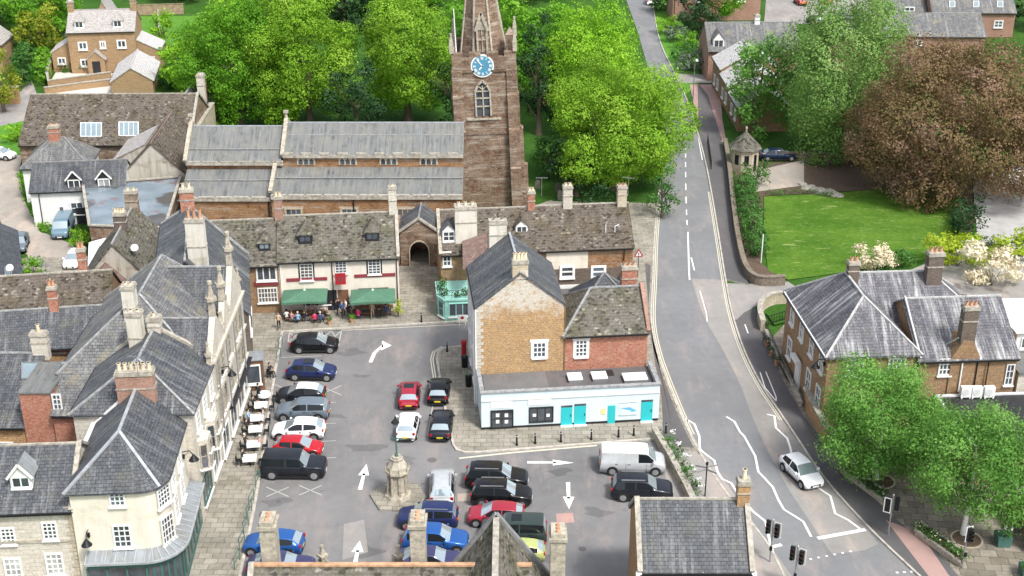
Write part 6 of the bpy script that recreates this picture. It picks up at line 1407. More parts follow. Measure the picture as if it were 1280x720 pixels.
# (base Y chosen from where the crowns meet the ground; heights from the crown tops)
tree('lime_tree','tall bright green tree with dense crown far left of the church tower row', -37.6,177,6.2,8.8,8.4,'leaf_mid',34,3,1.8,.24,tr=.5)
tree('lime_tree','bright green tree directly left of the dark yew behind the church roof', -27.8,176,6.6,9.0,9.2,'leaf_lime',36,5,1.8,.24,tr=.5)
tree('lime_tree','vivid green tree between the dark yew and the church tower', -14.4,178,6.2,9.2,9.6,'leaf_lime',36,9,1.8,.24,tr=.5)
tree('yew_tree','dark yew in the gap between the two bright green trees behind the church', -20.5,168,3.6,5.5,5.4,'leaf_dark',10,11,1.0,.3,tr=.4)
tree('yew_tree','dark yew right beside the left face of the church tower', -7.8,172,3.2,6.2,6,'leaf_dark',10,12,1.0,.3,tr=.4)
tree('lime_tree','large lime green tree hanging over the road right of the tower', 12.3,150.5,7.3,7.4,7.8,'leaf_lime',44,15,2.0,.22,tr=.55,ry=7.0)
tree('lime_tree','yellow green tree rising behind the road side lime tree', 10.6,172,6.0,7.0,9.6,'leaf_bright',34,17,1.3,.24,tr=.5)
tree('yew_tree','tall dark conifer between the tower and the lime trees', 3.6,172,3.4,8.4,8.6,'leaf_dark',12,19,1.0,.3,tr=.4,taper=.5)
tree('churchyard_tree','mid green tree immediately right of the church spire', 4.5,186,5.5,7,7.5,'leaf_mid',14,21,.8,.36)
tree('churchyard_tree','green tree behind the tower near the top edge', -2.5,200,7.5,7.5,8,'leaf_mid',14,22,.7,.4)
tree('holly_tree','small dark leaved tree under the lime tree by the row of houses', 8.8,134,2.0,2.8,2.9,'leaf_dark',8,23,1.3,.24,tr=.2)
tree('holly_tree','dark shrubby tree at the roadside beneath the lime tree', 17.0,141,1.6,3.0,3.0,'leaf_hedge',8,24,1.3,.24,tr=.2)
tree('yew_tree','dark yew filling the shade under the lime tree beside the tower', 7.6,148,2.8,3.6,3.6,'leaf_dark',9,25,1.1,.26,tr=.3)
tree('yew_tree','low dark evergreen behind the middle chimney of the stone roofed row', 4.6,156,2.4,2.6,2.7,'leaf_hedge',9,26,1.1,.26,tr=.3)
tree('garden_tree','fresh light green tree beside the cream yard garage', -47.2,193,3.9,4.4,4.4,'leaf_bright',14,27,1.0,.36)
tree('garden_tree','pale green tree near the top edge above the garden wall', -45.5,214,4.2,6,5.6,'leaf_bright',12,28,.8,.38)
tree('garden_tree','small light green tree in front of the timber fence', -58.5,221,2.2,3.2,3.2,'leaf_bright',8,29,1,.32,tr=.2)
tree('garden_tree','dark green tree at the top edge beside the spring green trees', -42,228,5,6,6,'leaf_dark',10,30,.7,.4)
tree('golden_tree','golden green conifer at the left edge in front of the villa', -72.3,183,2.9,5.2,5.2,'leaf_gold',12,31,1.1,.3,taper=.5,tr=.25)
tree('garden_tree','large dark olive tree behind the new stone house', -79,222,6.5,6.5,6.5,'leaf_mid',14,33,.7,.42)
tree('garden_tree','dark green tree at the top left corner', -92,236,8,7.5,8,'leaf_dark',12,34,.6,.44)
tree('garden_tree','tree with olive crown just left of the new house roof', -76,212,3.6,4.2,4.6,'leaf_gold',9,35,.8,.36)
for k,(x,y,r_) in enumerate(((-110,250,9),(-66,262,8),(-52,268,9),(-34,262,8),(-18,250,9),(-30,236,7),(2,258,8),(14,268,8),(-8,276,8),(-84,268,8))):
    tree('far_tree',['far tree at the very top left beyond the dark corner tree','far tree above the new stone house roof','far tree beyond the timber fence','far tree above the left bright trees','far tree beyond the vivid green tree','far mid green tree behind the row left of the tower','far tree just right of the spire top','far tree beside the top of the road','hazy far tree behind the spire','far tree behind the left chimney of the new house'][k],x,y,r_,6.5,6.5,['leaf_mid','leaf_dark','leaf_soft','leaf_mid'][k%4],12,40+k,.5,.5,group=None)
tree('dark_tree','dark green tree crowding the shelter behind the pavement', 32.6,171,3.9,7.4,7.4,'leaf_birch',16,51,1.1,.3,tr=.35)
tree('weeping_tree','tall pale green airy tree beside the copper beech', 42.6,164.5,8.3,10.2,10.4,'leaf_soft',34,53,1.25,.25,tr=.5,droop=.9)
tree('copper_beech','huge copper brown beech tree shading the lawn', 51.6,148.6,12.0,8.6,9.0,'leaf_copper',44,55,1.25,.25,ry=9.2,tr=.8,droop=.5)
tree('conifer','dark column shaped evergreen at the lawn edge under the beech', 49.6,134.5,1.4,2.6,2.7,'leaf_dark',8,57,1.5,.22,tr=.2)
tree('garden_tree','green tree in front of the top brick house', 37,237,4.6,5,5,'leaf_mid',10,58,.8,.38)
tree('purple_tree','dark purple leaved tree against the top brick house', 31.2,226,3.2,3.8,4.2,'leaf_dark',9,59,.9,.34)
tree('far_tree','dark tree at the top right corner beyond the long brick building', 93,236,6,6.5,6.5,'leaf_dark',10,60,.6,.42)
tree('plum_tree','small maroon leaved tree beside the purple one', 34.6,232,2.2,2.6,3.2,'leaf_copper',7,61,.9,.32,tr=.2)
tree('far_tree','evergreen at the far right behind the copper beech', 92,212,5,5.5,6,'leaf_hedge',9,62,.6,.42)
# street trees in front of the brick corner building
tree('street_birch','leafy street tree with white trunk in front of the brick corner building', 27.4,85.6,4.5,4.3,5.5,'leaf_birch',26,71,4.2,.155,tr=.2,trunk='bark_white',droop=.4,per=13)
tree('street_birch','nearest leafy street tree with white trunk beside the paved plaza', 31.8,78.4,4.1,3.7,6.3,'leaf_birch',26,73,4.2,.155,tr=.2,trunk='bark_white',droop=.4,per=13)
# hedges and shrubs
def hedge(name, label, pts, w, h, mat, seed=1, z0=0, dens=2.2, size=.2, cat='hedge'):
    c = pts[0]; o = thing(name, label, cat, (c[0], c[1], z0)); L = [Vector((p[0]-c[0], p[1]-c[1])) for p in pts]; lobes = []; g = random.Random(seed)
    for a, b_ in zip(L, L[1:]):
        n_ = max(1, int((b_-a).length/(w*.6)))
        for k in range(n_):
            q = a.lerp(b_, (k+.5)/n_); lobes.append(((q.x+g.uniform(-.1,.1)*w, q.y, h*.5), (w*.55*g.uniform(.9,1.15), w*.55*g.uniform(.9,1.15), h*.52*g.uniform(.9,1.12))))
    leaves('foliage', lobes, mat, o, dens, size, per=8, spread=.16, seed=seed)
    mb = MB(); 
    for a, b_ in zip(L, L[1:]): mb.cyl((*a,.05), (*b_,.05), .06, .06, 5)
    for l in lobes[::2]: mb.cyl((l[0][0],l[0][1],0), (l[0][0],l[0][1],h*.7), .05, .03, 5)
    mb.build('stem', M['bark'], o); return o
hedge('garden_hedge','bushy green hedge behind the curved roadside wall',pxs([(927,230),(933,260),(939,290),(946,322)]),2.5,2.2,'leaf_hedge',81,size=.2,dens=3)
tree('flowering_shrub','rounded green bush beside the stone shelter', 29.6,152.2,1.6,1.5,1.5,'leaf_hedge',7,82,1.6,.22,tr=.1,cat='shrub')
hedge('driveway_hedge','dark hedge between the pale driveway and flowering shrubs',pxs([(1222,305),(1275,318),(1330,330)]),1.2,1.2,'leaf_dark',83)
hedge('lawn_hedge','dark clipped hedge at the right end of the lawn',pxs([(1196,262),(1203,300)]),2.0,1.9,'leaf_dark',84)
hedge('border_planting','low planting along the top edge of the lawn',pxs([(958,243),(1000,241),(1040,246)]),.7,.6,'leaf_hedge',85,dens=2.5,size=.15)
for k,(px,py,rx,rz,m,lb) in enumerate(((1095,342,1.9,1.5,'flower_cream','cream flowering rhododendron behind the brick building chimney'),(1243,362,2.6,2.1,'flower_cream','large cream flowering rhododendron right of the slate roofs'),(1200,338,2.6,1.7,'leaf_yellow','yellow green shrub left of the large cream rhododendron'),(1270,330,2.4,1.6,'leaf_yellow','yellow green shrub at the right edge behind the cream flowers'),(1125,338,1.4,1.0,'leaf_hedge','low green shrub beside the lawn behind the slate roof'))):
    p = G(px, py); shrub('flowering_shrub', lb, p.x, p.y+1, rx, rz, m, 90+k, 1.8, .26)
for k,(px,py,r_,m) in enumerate(((834,42,2.0,'leaf_bright'),(846,53,2.0,'leaf_blue'),(858,62,2.1,'leaf_mid'),(856,77,2.1,'leaf_hedge'),(867,90,2.3,'leaf_blue'),(833,14,3.0,'leaf_hedge'))):
    p = G(px, py); shrub('clipped_shrub', ['bright green clipped shrub second highest along the roadside lawn','grey green clipped dome third from the top beside the road','mid green clipped dome in the middle of the roadside row','green clipped dome next to the lowest grey one','lowest grey green clipped dome by the far junction','tall dark hedge shrub at the top of the roadside row'][k], p.x, p.y, r_, r_*.75, m, 100+k, 1.5, .26, group='clipped shrubs along the roadside lawn')
hedge('tall_hedge','tall green hedge on the left side of the narrow lane by the villa',pxs([(28,112),(32,90),(38,60)]),3.4,4.2,'leaf_hedge',111,dens=1.2,size=.32)
hedge('tall_hedge','bright clipped hedge on the right side of the narrow lane',pxs([(50,108),(55,85),(58,65)]),2.4,3.2,'leaf_mid',112,dens=1.3,size=.3)
shrub('garden_shrub','grey green dome shrub left of the new stone house',*G(72,60).xy,2.8,2.0,'leaf_blue',113,1.2,.3)
shrub('garden_shrub','low green shrubs against the front of the new stone house',*G(90,91).xy,2.2,.8,'leaf_hedge',114,1.5,.25,ry=.8)
shrub('garden_shrub','spiky green shrub behind the garden wall near the garage',*G(200,108).xy,2.8,1.1,'leaf_hedge',115,1.3,.3)
shrub('garden_shrub','small dark shrub near the brick outhouse',*G(222,100).xy,1.6,1.6,'leaf_dark',116,1.3,.3)
shrub('garden_shrub','bright green bush on the verge left of the long mossy roof',*G(20,178).xy,1.7,1.2,'leaf_bright',117,1.4,.26)
shrub('garden_shrub','green bush between the grey blue van and the white shed',*G(101,308).xy,1.2,1.0,'leaf_bright',118,2,.2)
shrub('garden_shrub','green bush beside the dark slate roof in the lane',*G(40,350).xy,1.6,1.2,'leaf_mid',119,2,.22)
hedge('verge_planting','straggly green planting between the lane and the white cottage',pxs([(28,215),(36,245),(50,275),(60,290)]),1.2,.6,'leaf_mid',120,size=.2)
hedge('rose_bed','green rose bushes with white blooms along the low planter wall',pxs([(835,556),(846,578),(858,600),(868,622)]),1.0,1.2,'leaf_hedge',121,size=.16,cat='flower bed')
o = thing('rose_blooms','white roses blooming among the bushes by the planter wall','flowers',(G(852,590).x,G(852,590).y,0)); c = G(852,590)
leaves('blooms',[((G(px,py).x-c.x,G(px,py).y-c.y,1.15),(.3,.3,.15)) for px,py in ((841,556),(849,570),(858,585),(866,600),(872,615),(874,622))],'flower_white',o,5,.13,per=4,spread=.1,seed=4)
shrub('potted_shrub','tall green plant in a tub at the right end of the pub terrace',*G(498,398).xy,.45,.95,'leaf_yellow',130,6,.13,z0=.3,spread=.1)
# ================================================================ STREET FURNITURE
def base(px, py, h=PV): p = G(px, py); return (p.x, p.y, h)
# monument
c = base(498,622,0); o = thing('market_monument','carved stone monument with a black lamp on a hexagonal plinth','monument',c,R(-6))
k = MB().ngon(2.15,6,0,.16,rot=0).build('plinth', M['paving_slabs'], o)
mb = MB(); q8 = math.pi/8; mb.ngon(1.05,8,.16,.42,.98,rot=q8); mb.ngon(.86,8,.42,.62,.74,rot=q8); mb.ngon(.66,8,.62,2.1,.62,rot=q8)
for k in range(8):
    a = q8+k*math.pi/4; mb.bar((math.cos(a)*.74,math.sin(a)*.74,.5),(math.cos(a)*.68,math.sin(a)*.68,2.1),.14,.14); mb.ngon(.09,6,2.45,2.85,.02,c=(math.cos(a)*.86,math.sin(a)*.86))
mb.ngon(.68,8,2.05,2.3,.88,rot=q8); mb.ngon(.92,8,2.3,2.45,rot=q8); mb.ngon(.80,8,2.45,2.75,.76,rot=q8); mb.ngon(.76,8,2.75,3.3,.42,rot=q8)
mb.ngon(.48,8,3.3,3.42,rot=q8); mb.ngon(.36,8,3.42,3.56,rot=q8); mb.build('shaft', M['stone_carved'], o)
mb = MB(); mb.cyl((0,0,3.5),(0,0,6.0),.07,.045,8); mb.cyl((0,0,3.5),(0,0,3.8),.14,.08,8)
for s in (-1,1): 
    mb.bar((0,0,5.0),(s*.35,0,5.1),.04,.04); mb.bar((s*.35,0,5.1),(s*.4,0,4.85),.04,.04); mb.bar((0,0,4.7),(s*.25,0,5.02),.03,.03)
mb.build('lamp_pole', M['green_metal'], o)
mb = MB(); mb.ngon(.16,6,6.0,6.35,.24); k = mb.build('lantern', M['glass_white'], o); mb = MB(); mb.ngon(.34,6,6.35,6.7,.05); mb.ngon(.06,6,6.7,6.85); mb.build('lantern_roof', M['black_metal'], k)
# bollards
def bollard(px, py, label, h=.95):
    o = thing('bollard', label, 'bollard', base(px, py), group='black bollards')
    mb = MB(); mb.cyl((0,0,0),(0,0,h*.82),.085,.065,10); mb.cyl((0,0,h*.86),(0,0,h),.08,.02,10); mb.cyl((0,0,0),(0,0,.12),.12,.1,10); p_ = mb.build('post', M['black_metal'], o)
    mb = MB(); mb.cyl((0,0,h*.82),(0,0,h*.86),.09,.09,10); mb.build('band', M['white_paint'], p_)
BL = ['below the left shop window','below the middle shop window','in front of the pair of teal doors','below the yellow notice','below the painted sign board','below the right teal door']
for k, (x, y) in enumerate(((646,558),(669,556),(701,554),(739,551),(773,548),(792,546))): bollard(x, y, 'black bollard '+BL[k]+' of the pale blue shop')
bollard(559,441,'black bollard at the rounded corner of the island pavement'); bollard(527,404,'black bollard at the mouth of the passage to the arch'); bollard(825,551,'black bollard at the end of the planter wall'); bollard(832,543,'black bollard at the kerb by the main road')
# hoop rails on west pavement
HR = ['nearest the pub','second from the pub','beside the near cafe tables','level with the dark off-roader','just past the last cafe table','third from the bottom of the picture','second from the bottom of the picture','lowest one beside the blue hatchback']
for k, (x, y) in enumerate(((351,435),(349,452),(323,607),(315,632),(312,646),(308,664),(303,684),(297,708))):
    o = thing('cycle_hoop','dark green metal barrier on the left pavement kerb, '+HR[k],'barrier',base(x,y),R(82),'metal barriers along the kerb'); mb = MB()
    mb.cyl((-.55,0,0),(-.55,0,1.0),.03,n=6); mb.cyl((.55,0,0),(.55,0,1.0),.03,n=6); mb.cyl((-.55,0,1.0),(.55,0,1.0),.03,n=6); mb.cyl((-.55,0,.5),(.55,0,.5),.025,n=6); mb.build('frame', M['green_metal'], o)
# post box, bins, boards
c = base(580,447); o = thing('post_box','round red post box at the corner of the white side wall','post box',c); mb = MB(); mb.cyl((0,0,0),(0,0,.12),.27,n=16); mb.cyl((0,0,.12),(0,0,1.45),.23,n=16); mb.cyl((0,0,1.45),(0,0,1.52),.28,n=16); mb.cyl((0,0,1.52),(0,0,1.64),.26,.08,16); k = mb.build('body', M['red_paint'], o); MB().box(-.1,.1,-.235,-.22,1.2,1.25).build('slot', M['black_metal'], k)
for k,(x,y,lb) in enumerate(((581,460,'black litter bin behind the red post box'),(586,484,'black planter bin with grey foliage beside the white side wall'))):
    o = thing('litter_bin',lb,'bin',base(x,y)); mb = MB(); mb.cyl((0,0,0),(0,0,1.0),.27,.3,12); mb.cyl((0,0,1.0),(0,0,1.12),.32,.2,12); mb.build('body', M['black_metal'], o)
    if k: leaves('plant',[((0,0,1.3),(.4,.4,.3))],'leaf_blue',o,8,.12,per=5,spread=.08,seed=k)
c = base(578,407,0); o = thing('no_entry_board','white board with a red mark standing at the road end by the shop','sign',c); mb = MB(); mb.box(-.45,.45,-.03,.03,.55,1.1,0); mb.box(-.3,-.25,-.02,.02,0,.55,0); mb.box(.25,.3,-.02,.02,0,.55,0); mb.build('board', M['white_paint'], o); MB().cyl((0,-.045,.83),(0,-.031,.83),.16,n=14,sm=False).build('red_disc', M['red_paint'], o)
# warning sign
c = base(797,348); o = thing('warning_sign','triangular red and white warning sign on a black pole by the road','road sign',c); mb = MB(); mb.cyl((0,0,0),(0,0,2.9),.04,n=6); mb.build('pole', M['black_metal'], o)
mb = MB(); mb.add([(-.48,-.06,2.3),(.48,-.06,2.3),(0,-.06,3.15),(-.48,-.03,2.3),(.48,-.03,2.3),(0,-.03,3.15)],[(0,1,2),(5,4,3),(0,3,4,1),(1,4,5,2),(2,5,3,0)]); k = mb.build('sign_plate', M['red_paint'], o); mb = MB(); mb.poly([(-.30,-.066,2.4),(.30,-.066,2.4),(0,-.066,2.93)]); mb.build('sign_face', M['white_paint'], k); MB().box(-.05,.05,-.075,-.067,2.46,2.75).build('symbol', M['black_metal'], k)
# finger post
c = base(881,622); o = thing('finger_post','black finger post with pointing arms beside the rose bed','signpost',c); mb = MB(); mb.cyl((0,0,0),(0,0,2.7),.05,n=8); mb.cyl((0,0,2.7),(0,0,2.9),.1,.1,8); mb.build('post', M['black_metal'], o); mb = MB()
for a, z in ((20,2.5),(160,2.45),(-40,2.3),(205,2.3)): mb.bar((0,0,z),(math.cos(R(a))*.85,math.sin(R(a))*.85,z),.03,.14)
mb.build('finger', M['grey_metal'], o)
# traffic lights
TLS = ((962,704,3.4,'second traffic light from the bottom left, by the road left kerb',-30,2),(992,738,3.4,'lowest traffic light at the bottom edge by the left kerb',-30,2),(1110,670,3.3,'traffic light on the right pavement beside the flower bed',150,2),(1202,712,3.4,'traffic light with one white framed head beside the tree pit',20,1))
for (x,y,h,lb,a,nh) in TLS:
    o = thing('traffic_light',lb,'traffic light',base(x,y),R(a),'traffic lights at the crossing'); mb = MB(); mb.cyl((0,0,0),(0,0,h),.057,n=8); mb.cyl((0,0,h),(0,0,h+.05),.07,.02,8); mb.build('pole', M['grey_metal'], o)
    heads = ((-.32,0),(.28,.1)) if nh == 2 else ((.1,-.12),)
    for j,(hx,hy_) in enumerate(heads):
        z0_ = h-1.15-(.2*j); mb = MB(); mb.box(hx-.15,hx+.15,hy_-.1,hy_+.1,z0_,z0_+1.0); 
        for q in range(3): mb.cyl((hx,hy_-.1,z0_+.18+.32*q),(hx,hy_-.28,z0_+.18+.32*q),.12,n=10,cap=False)
        hd = mb.build('signal_head', M['black_metal'], o)
        mb = MB()
        for (x0,x1,za,zb) in ((hx-.26,hx-.2,z0_-.1,z0_+1.1),(hx+.2,hx+.26,z0_-.1,z0_+1.1),(hx-.2,hx+.2,z0_-.1,z0_-.04),(hx-.2,hx+.2,z0_+1.04,z0_+1.1)): mb.box(x0,x1,hy_+.08,hy_+.1,za,zb)
        if j or nh == 1: mb.build('border', M['white_paint'], hd)
        for q,cn in enumerate(('lens_green','lens_amber','lens_red')):
            plain(cn,{'lens_green':(.01,.10,.05),'lens_amber':(.25,.10,.01),'lens_red':(.25,.01,.01)}[cn],.2); MB().cyl((hx,hy_-.12,z0_+.18+.32*q),(hx,hy_-.105,z0_+.18+.32*q),.1,n=12,sm=False).build('lens', M[cn], hd)
    mb = MB(); mb.box(-.07,.12,-.16,-.06,1.0,1.3); mb.build('push_button', M['black_metal'], o)
# lamps
def street_lamp(px, py, h, label, head='plastic_grey'):
    o = thing('street_lamp', label, 'street lamp', base(px, py)); mb = MB(); mb.cyl((0,0,0),(0,0,1.2),.1,.09,8); mb.cyl((0,0,1.2),(0,0,h),.07,.045,8); mb.build('pole', M['grey_metal'], o)
    mb = MB(); mb.bar((0,0,h),(.1,-.5,h+.1),.06,.06); mb.obox((.15,-.8,h+.1),(.16,0,0),(0,.38,0),(0,0,.08)); mb.build('lamp_head', M[head], o)
street_lamp(866,126,6.0,'grey street lamp at the far junction beside the clipped shrubs','white_paint'); 
c = base(951,330); o = thing('white_post','slim white post standing in the hedge behind the roadside wall','post',c); MB().cyl((0,0,0),(0,0,3.2),.06,n=8).build('post', M['white_paint'], o)
def wall_lamp(b, p, n, label_parent=None):
    n = Vector((*n,0)); p = Vector(p); mb = MB(); mb.bar(p,p+n*.15,.16,.3); mb.bar(p+Vector((0,0,.35)),p+n*.5+Vector((0,0,.45)),.05,.05); mb.bar(p+n*.5+Vector((0,0,.45)),p+n*.75+Vector((0,0,.1)),.05,.05); mb.bar(p+n*.1,p+n*.5+Vector((0,0,.45)),.03,.03)
    k = mb.build('wall_lamp', M['black_metal'], b.t); q = p+n*.75; mb = MB(); mb.cyl(q+Vector((0,0,.15)),q+Vector((0,0,-.3)),.06,.36,10); mb.build('lamp_shade', M['black_metal'], k)
q = CR.hit(111,668,(0,0,0),(0,1,0)); wall_lamp(CR,(q.x,0,q.z),(0,-1)); wall_lamp(CR,(5.85,6.9,6.4),(1,0)); wall_lamp(GB,(11.3,1.5,7.0),(1,0)); wall_lamp(GBK,(0,.6,5.6),(-1,0))
# rooftop dishes and aerials
for k,(x,y,h,lb) in enumerate(((168,310,7.6,'white satellite dish on the mossy stone slate cottage roof'),(12,335,5.0,'small white satellite dish on the dark slate lane house'))):
    p = G(x,y,h); o = thing('satellite_dish',lb,'satellite dish',tuple(p)); mb = MB(); mb.cyl((0,0,0),(0,-.12,.06),.38,.3,14); k_ = mb.build('dish', M['white_paint'], o); MB().bar((0,0,-.6),(0,0,0),.05,.05).build('mount', M['grey_metal'], o)
# cafe tables with white cloths, chairs
def chair(x, y, rz, label, group):
    o = thing('cafe_chair', label, 'chair', (x, y, PV), rz, group); f = M['black_metal']
    MB().box(-.2,.2,-.2,.2,.42,.46).build('seat', f, o); MB().box(-.2,.2,.17,.21,.5,.88).build('backrest', f, o)
    for a in (-.17,.17):
        for c in (-.17,.17): MB().box(a-.018,a+.018,c-.018,c+.018,0,.42 if c<0 else .6).build('leg', f, o)
    return o
TB = ['furthest white clothed table near the seated man','second white clothed table along the kerb','third white clothed table along the kerb','fourth white clothed table along the kerb','second nearest white clothed table','white clothed table nearest the camera by the dark off-roader']
TPOS = ((331,497),(327,510),(322,526),(320,540),(318,559),(313,577))
for k,(x,y) in enumerate(TPOS):
    c = base(x,y+6); o = thing('cafe_table', TB[k]+' on the left pavement', 'table', c, R(8), 'cafe tables on the left pavement')
    MB().box(-.04,.04,-.04,.04,0,.7).box(-.25,.25,-.03,.03,0,.04).box(-.03,.03,-.25,.25,0,.04).build('pedestal', M['black_metal'], o)
    mb = MB()
    if k == 0: mb.cyl((0,0,.7),(0,0,.74),.48,n=20,sm=False)
    else: mb.box(-.5,.5,-.35,.35,.7,.74)
    tt = mb.build('tabletop', M['white_cloth'], o)
    cl = MB(); r_ = .5
    if k: cl.box(-.52,.52,-.37,.37,.742,.75); cl.box(-.52,-.51,-.37,.37,.5,.742); cl.box(.51,.52,-.37,.37,.5,.742); cl.box(-.51,.51,-.37,-.36,.5,.742); cl.box(-.51,.51,.36,.37,.5,.742)
    else: cl.cyl((0,0,.742),(0,0,.75),.52,n=20,sm=False); cl.cyl((0,0,.55),(0,0,.742),.54,.52,20,cap=False)
    oc_ = cl.build('tablecloth', M['white_cloth']); oc_.location = c; oc_.rotation_euler = (0,0,R(8)); tag(oc_, 'white cloth covering the '+TB[k].replace(' white clothed',''), 'tablecloth', 'white cloths on the cafe tables')
    for s in (-1,1): chair(c[0]+s*.85, c[1]+.05*s, R(-90*s), 'black chair on the %s side of the %s' % ('wall' if s < 0 else 'kerb', TB[k].replace(' white clothed','').replace(' camera by the dark','')), 'black cafe chairs on the left pavement')
# pub parasols
for k,(x0,x1,y0,y1,px,pyb,lb) in enumerate(((355,411,358,381,383,398,'left'),(439,497,353,376,467.5,398,'right'))):
    c = base(px,pyb); o = thing('parasol','dark green rectangular parasol over the %s half of the pub terrace' % lb,'parasol',c,R(5),'green parasols outside the pub')
    MB().cyl((0,0,0),(0,0,2.75),.035,n=8).build('pole', M['white_paint'], o); MB().cyl((0,0,0),(0,0,.1),.35,n=12).build('base', M['grey_metal'], o)
    hw, hd = 2.1, 1.55; mb = MB(); V = [(-hw,-hd,2.25),(hw,-hd,2.25),(hw,hd,2.25),(-hw,hd,2.25),(0,0,2.85),(0,-hd,2.32),(hw,0,2.32),(0,hd,2.32),(-hw,0,2.32)]
    mb.slab(V,[(0,5,4),(5,1,4),(1,6,4),(6,2,4),(2,7,4),(7,3,4),(3,8,4),(8,0,4)],.02)
    for a, b_ in ((0,1),(1,2),(2,3),(3,0)): A_, B2 = Vector(V[a]), Vector(V[b_]); m_ = Vector(V[5+a]); 
    for a, m_, b_ in ((0,5,1),(1,6,2),(2,7,3),(3,8,0)):
        for p, q in ((a,m_),(m_,b_)): A_, B2 = Vector(V[p]), Vector(V[q]); D_ = Vector((0,0,-.2)); mb.poly([A_,B2,B2+D_,A_+D_])
    mb.build('canopy', M['umbrella_green'], o); MB().cyl((0,0,2.84),(0,0,2.95),.12,.06,10).build('cap', M['white_paint'], o)
def bench_table(px, py, label):
    o = thing('picnic_table', label, 'table', base(px, py), R(6), 'picnic tables on the pub terrace'); MB().box(-.9,.9,-.35,.35,.7,.75).build('tabletop', M['timber_brown'], o)
    for s in (-1,1): MB().box(-.9,.9,s*.7-.14,s*.7+.14,.42,.46).build('seat', M['timber_brown'], o)
    for s in (-1,1): MB().bar((s*.65,-.75,0),(s*.65,.25,.7),.06,.08).bar((s*.65,.75,0),(s*.65,-.25,.7),.06,.08).build('leg', M['timber_brown'], o)
bench_table(370,400,'wooden picnic table under the left end of the left green parasol'); bench_table(397,399,'wooden picnic table under the right end of the left green parasol'); bench_table(453,394,'wooden picnic table under the left end of the right green parasol'); bench_table(480,393,'wooden picnic table under the right end of the right green parasol')
tag(leaves('terrace_plants',[((.4,-2.2,2.75),(.45,.45,.4)),((.6,-3.4,2.7),(.5,.4,.35)),((1.8,-3.9,2.65),(.5,.3,.3)),((2.6,-3.7,2.75),(.45,.4,.4)),((.5,-1,2.8),(.45,.5,.45))],'leaf_hedge',BALC,6,.16,per=6,spread=.12,seed=77),kind='stuff')
# hanging red pub sign
p = G(426,358,2.9); o = thing('pub_sign','red hanging sign board above the pub door','sign',(p.x,115.2,3.1),R(6)); MB().box(-.5,.5,-.1,0,0,1.15).build('board', M['red_paint'], o); MB().box(-.3,.3,-.12,-.101,.3,.8).build('panel', M['maroon_paint'], o); MB().bar((0,.2,1.3),(0,-.5,1.3),.05,.05).build('bracket', M['black_metal'], o)
# planters
for k,(x,y,m,s,lb) in enumerate(((412,407,'leaf_hedge',.3,'small potted plant at the kerb left of the pub door'),(440,405,'leaf_mid',.34,'potted flowers at the kerb right of the pub door'),(280,527,'leaf_yellow',.42,'further clipped round bay tree by the left shopfront'),(275,543,'leaf_yellow',.46,'nearer clipped round bay tree by the left shopfront'),(958,433,'leaf_dark',.4,'upper round shrub in the brick building forecourt'),(963,446,'leaf_dark',.4,'middle round shrub in the brick building forecourt'),(970,458,'leaf_dark',.4,'lower round shrub in the brick building forecourt'))):
    tall = k in (2,3); o = thing('potted_plant',lb,'potted plant',base(x,y)); MB().cyl((0,0,0),(0,0,.42),.17,.24,12).build('pot', M['pot_clay'], o)
    if tall: MB().cyl((0,0,.4),(0,0,1.0),.03,n=6).build('stem', M['bark'], o)
    leaves('foliage',[((0,0,1.15 if tall else .62),(s,s,s))],m,o,14,.1,per=5,spread=.06,seed=130+k)
# flower beds, tree pits and tubs in the plaza
def bed(name,label,pts,flow,seed):
    c = pts[0]; o = thing(name,label,'flower bed',(c[0],c[1],PV)); L = [(p[0]-c[0],p[1]-c[1]) for p in pts]
    mb = MB(); mb.prism(L,0,.42,1,0); mb.build('planter_wall',[M['limestone'],M['soil']],o); mb = MB(); cl_ = L+[L[0]]; strip(mb,cl_,.22,.5,z0=.3); mb.build('coping',M['coping'],o)
    cx = [((L[0][0]*(1-t)+L[1][0]*t+L[3][0]*(1-t)+L[2][0]*t)/2,(L[0][1]*(1-t)+L[1][1]*t+L[3][1]*(1-t)+L[2][1]*t)/2) for t in [(k+.5)/16 for k in range(16)]]
    tag(leaves('plants',[((x,y,.55),(.5,.5,.16)) for x,y in cx],'leaf_hedge',o,7,.14,per=6,spread=.12,seed=seed),kind='stuff'); tag(leaves('blooms',[((x,y,.72),(.4,.4,.06)) for x,y in cx],flow,o,.6,.12,per=2,spread=.06,seed=seed+1),kind='stuff')
bed('flower_bed','stone edged flower bed along the pavement under the street trees',pxs([(1056,583),(1104,621),(1103,633),(1050,592)]),'flower_white',140)
bed('flower_bed','stone edged flower bed with white flowers by the circular tree pit',pxs([(1148,660),(1207,700),(1200,712),(1143,670)]),'flower_cream',144)
for (x,y,lb) in ((1100,603,'dark circular tree pit round the further white trunk'),(1208,676,'dark circular tree pit round the nearest white trunk')):
    c = base(x,y,PV); o = thing('tree_pit',lb,'tree pit',c); mb = MB(); mb.ngon(.98,24,0,.02); mb.build('soil', M['soil'], o); mb = MB(); strip(mb,[(1.05*math.cos(t),1.05*math.sin(t)) for t in [k*2*math.pi/24 for k in range(25)]],.14,.05,z0=0); mb.build('edging', M['limestone'], o)
for k,(x,y,lb) in enumerate(((1252,682,'dark square tub with white flowers by the brown stone wall'),(1283,722,'dark tub with white flowers at the bottom right corner'))):
    o = thing('flower_tub',lb,'flower tub',base(x,y)); MB().ngon(.62,4,0,.85,.7,rot=math.pi/4).build('tub', M['green_metal'], o); leaves('plants',[((0,0,1.0),(.6,.6,.3))],'leaf_hedge',o,7,.15,per=6,spread=.1,seed=150+k); leaves('blooms',[((0,0,1.15),(.6,.6,.3))],'flower_white',o,2.2,.15,per=3,spread=.06,seed=160+k)
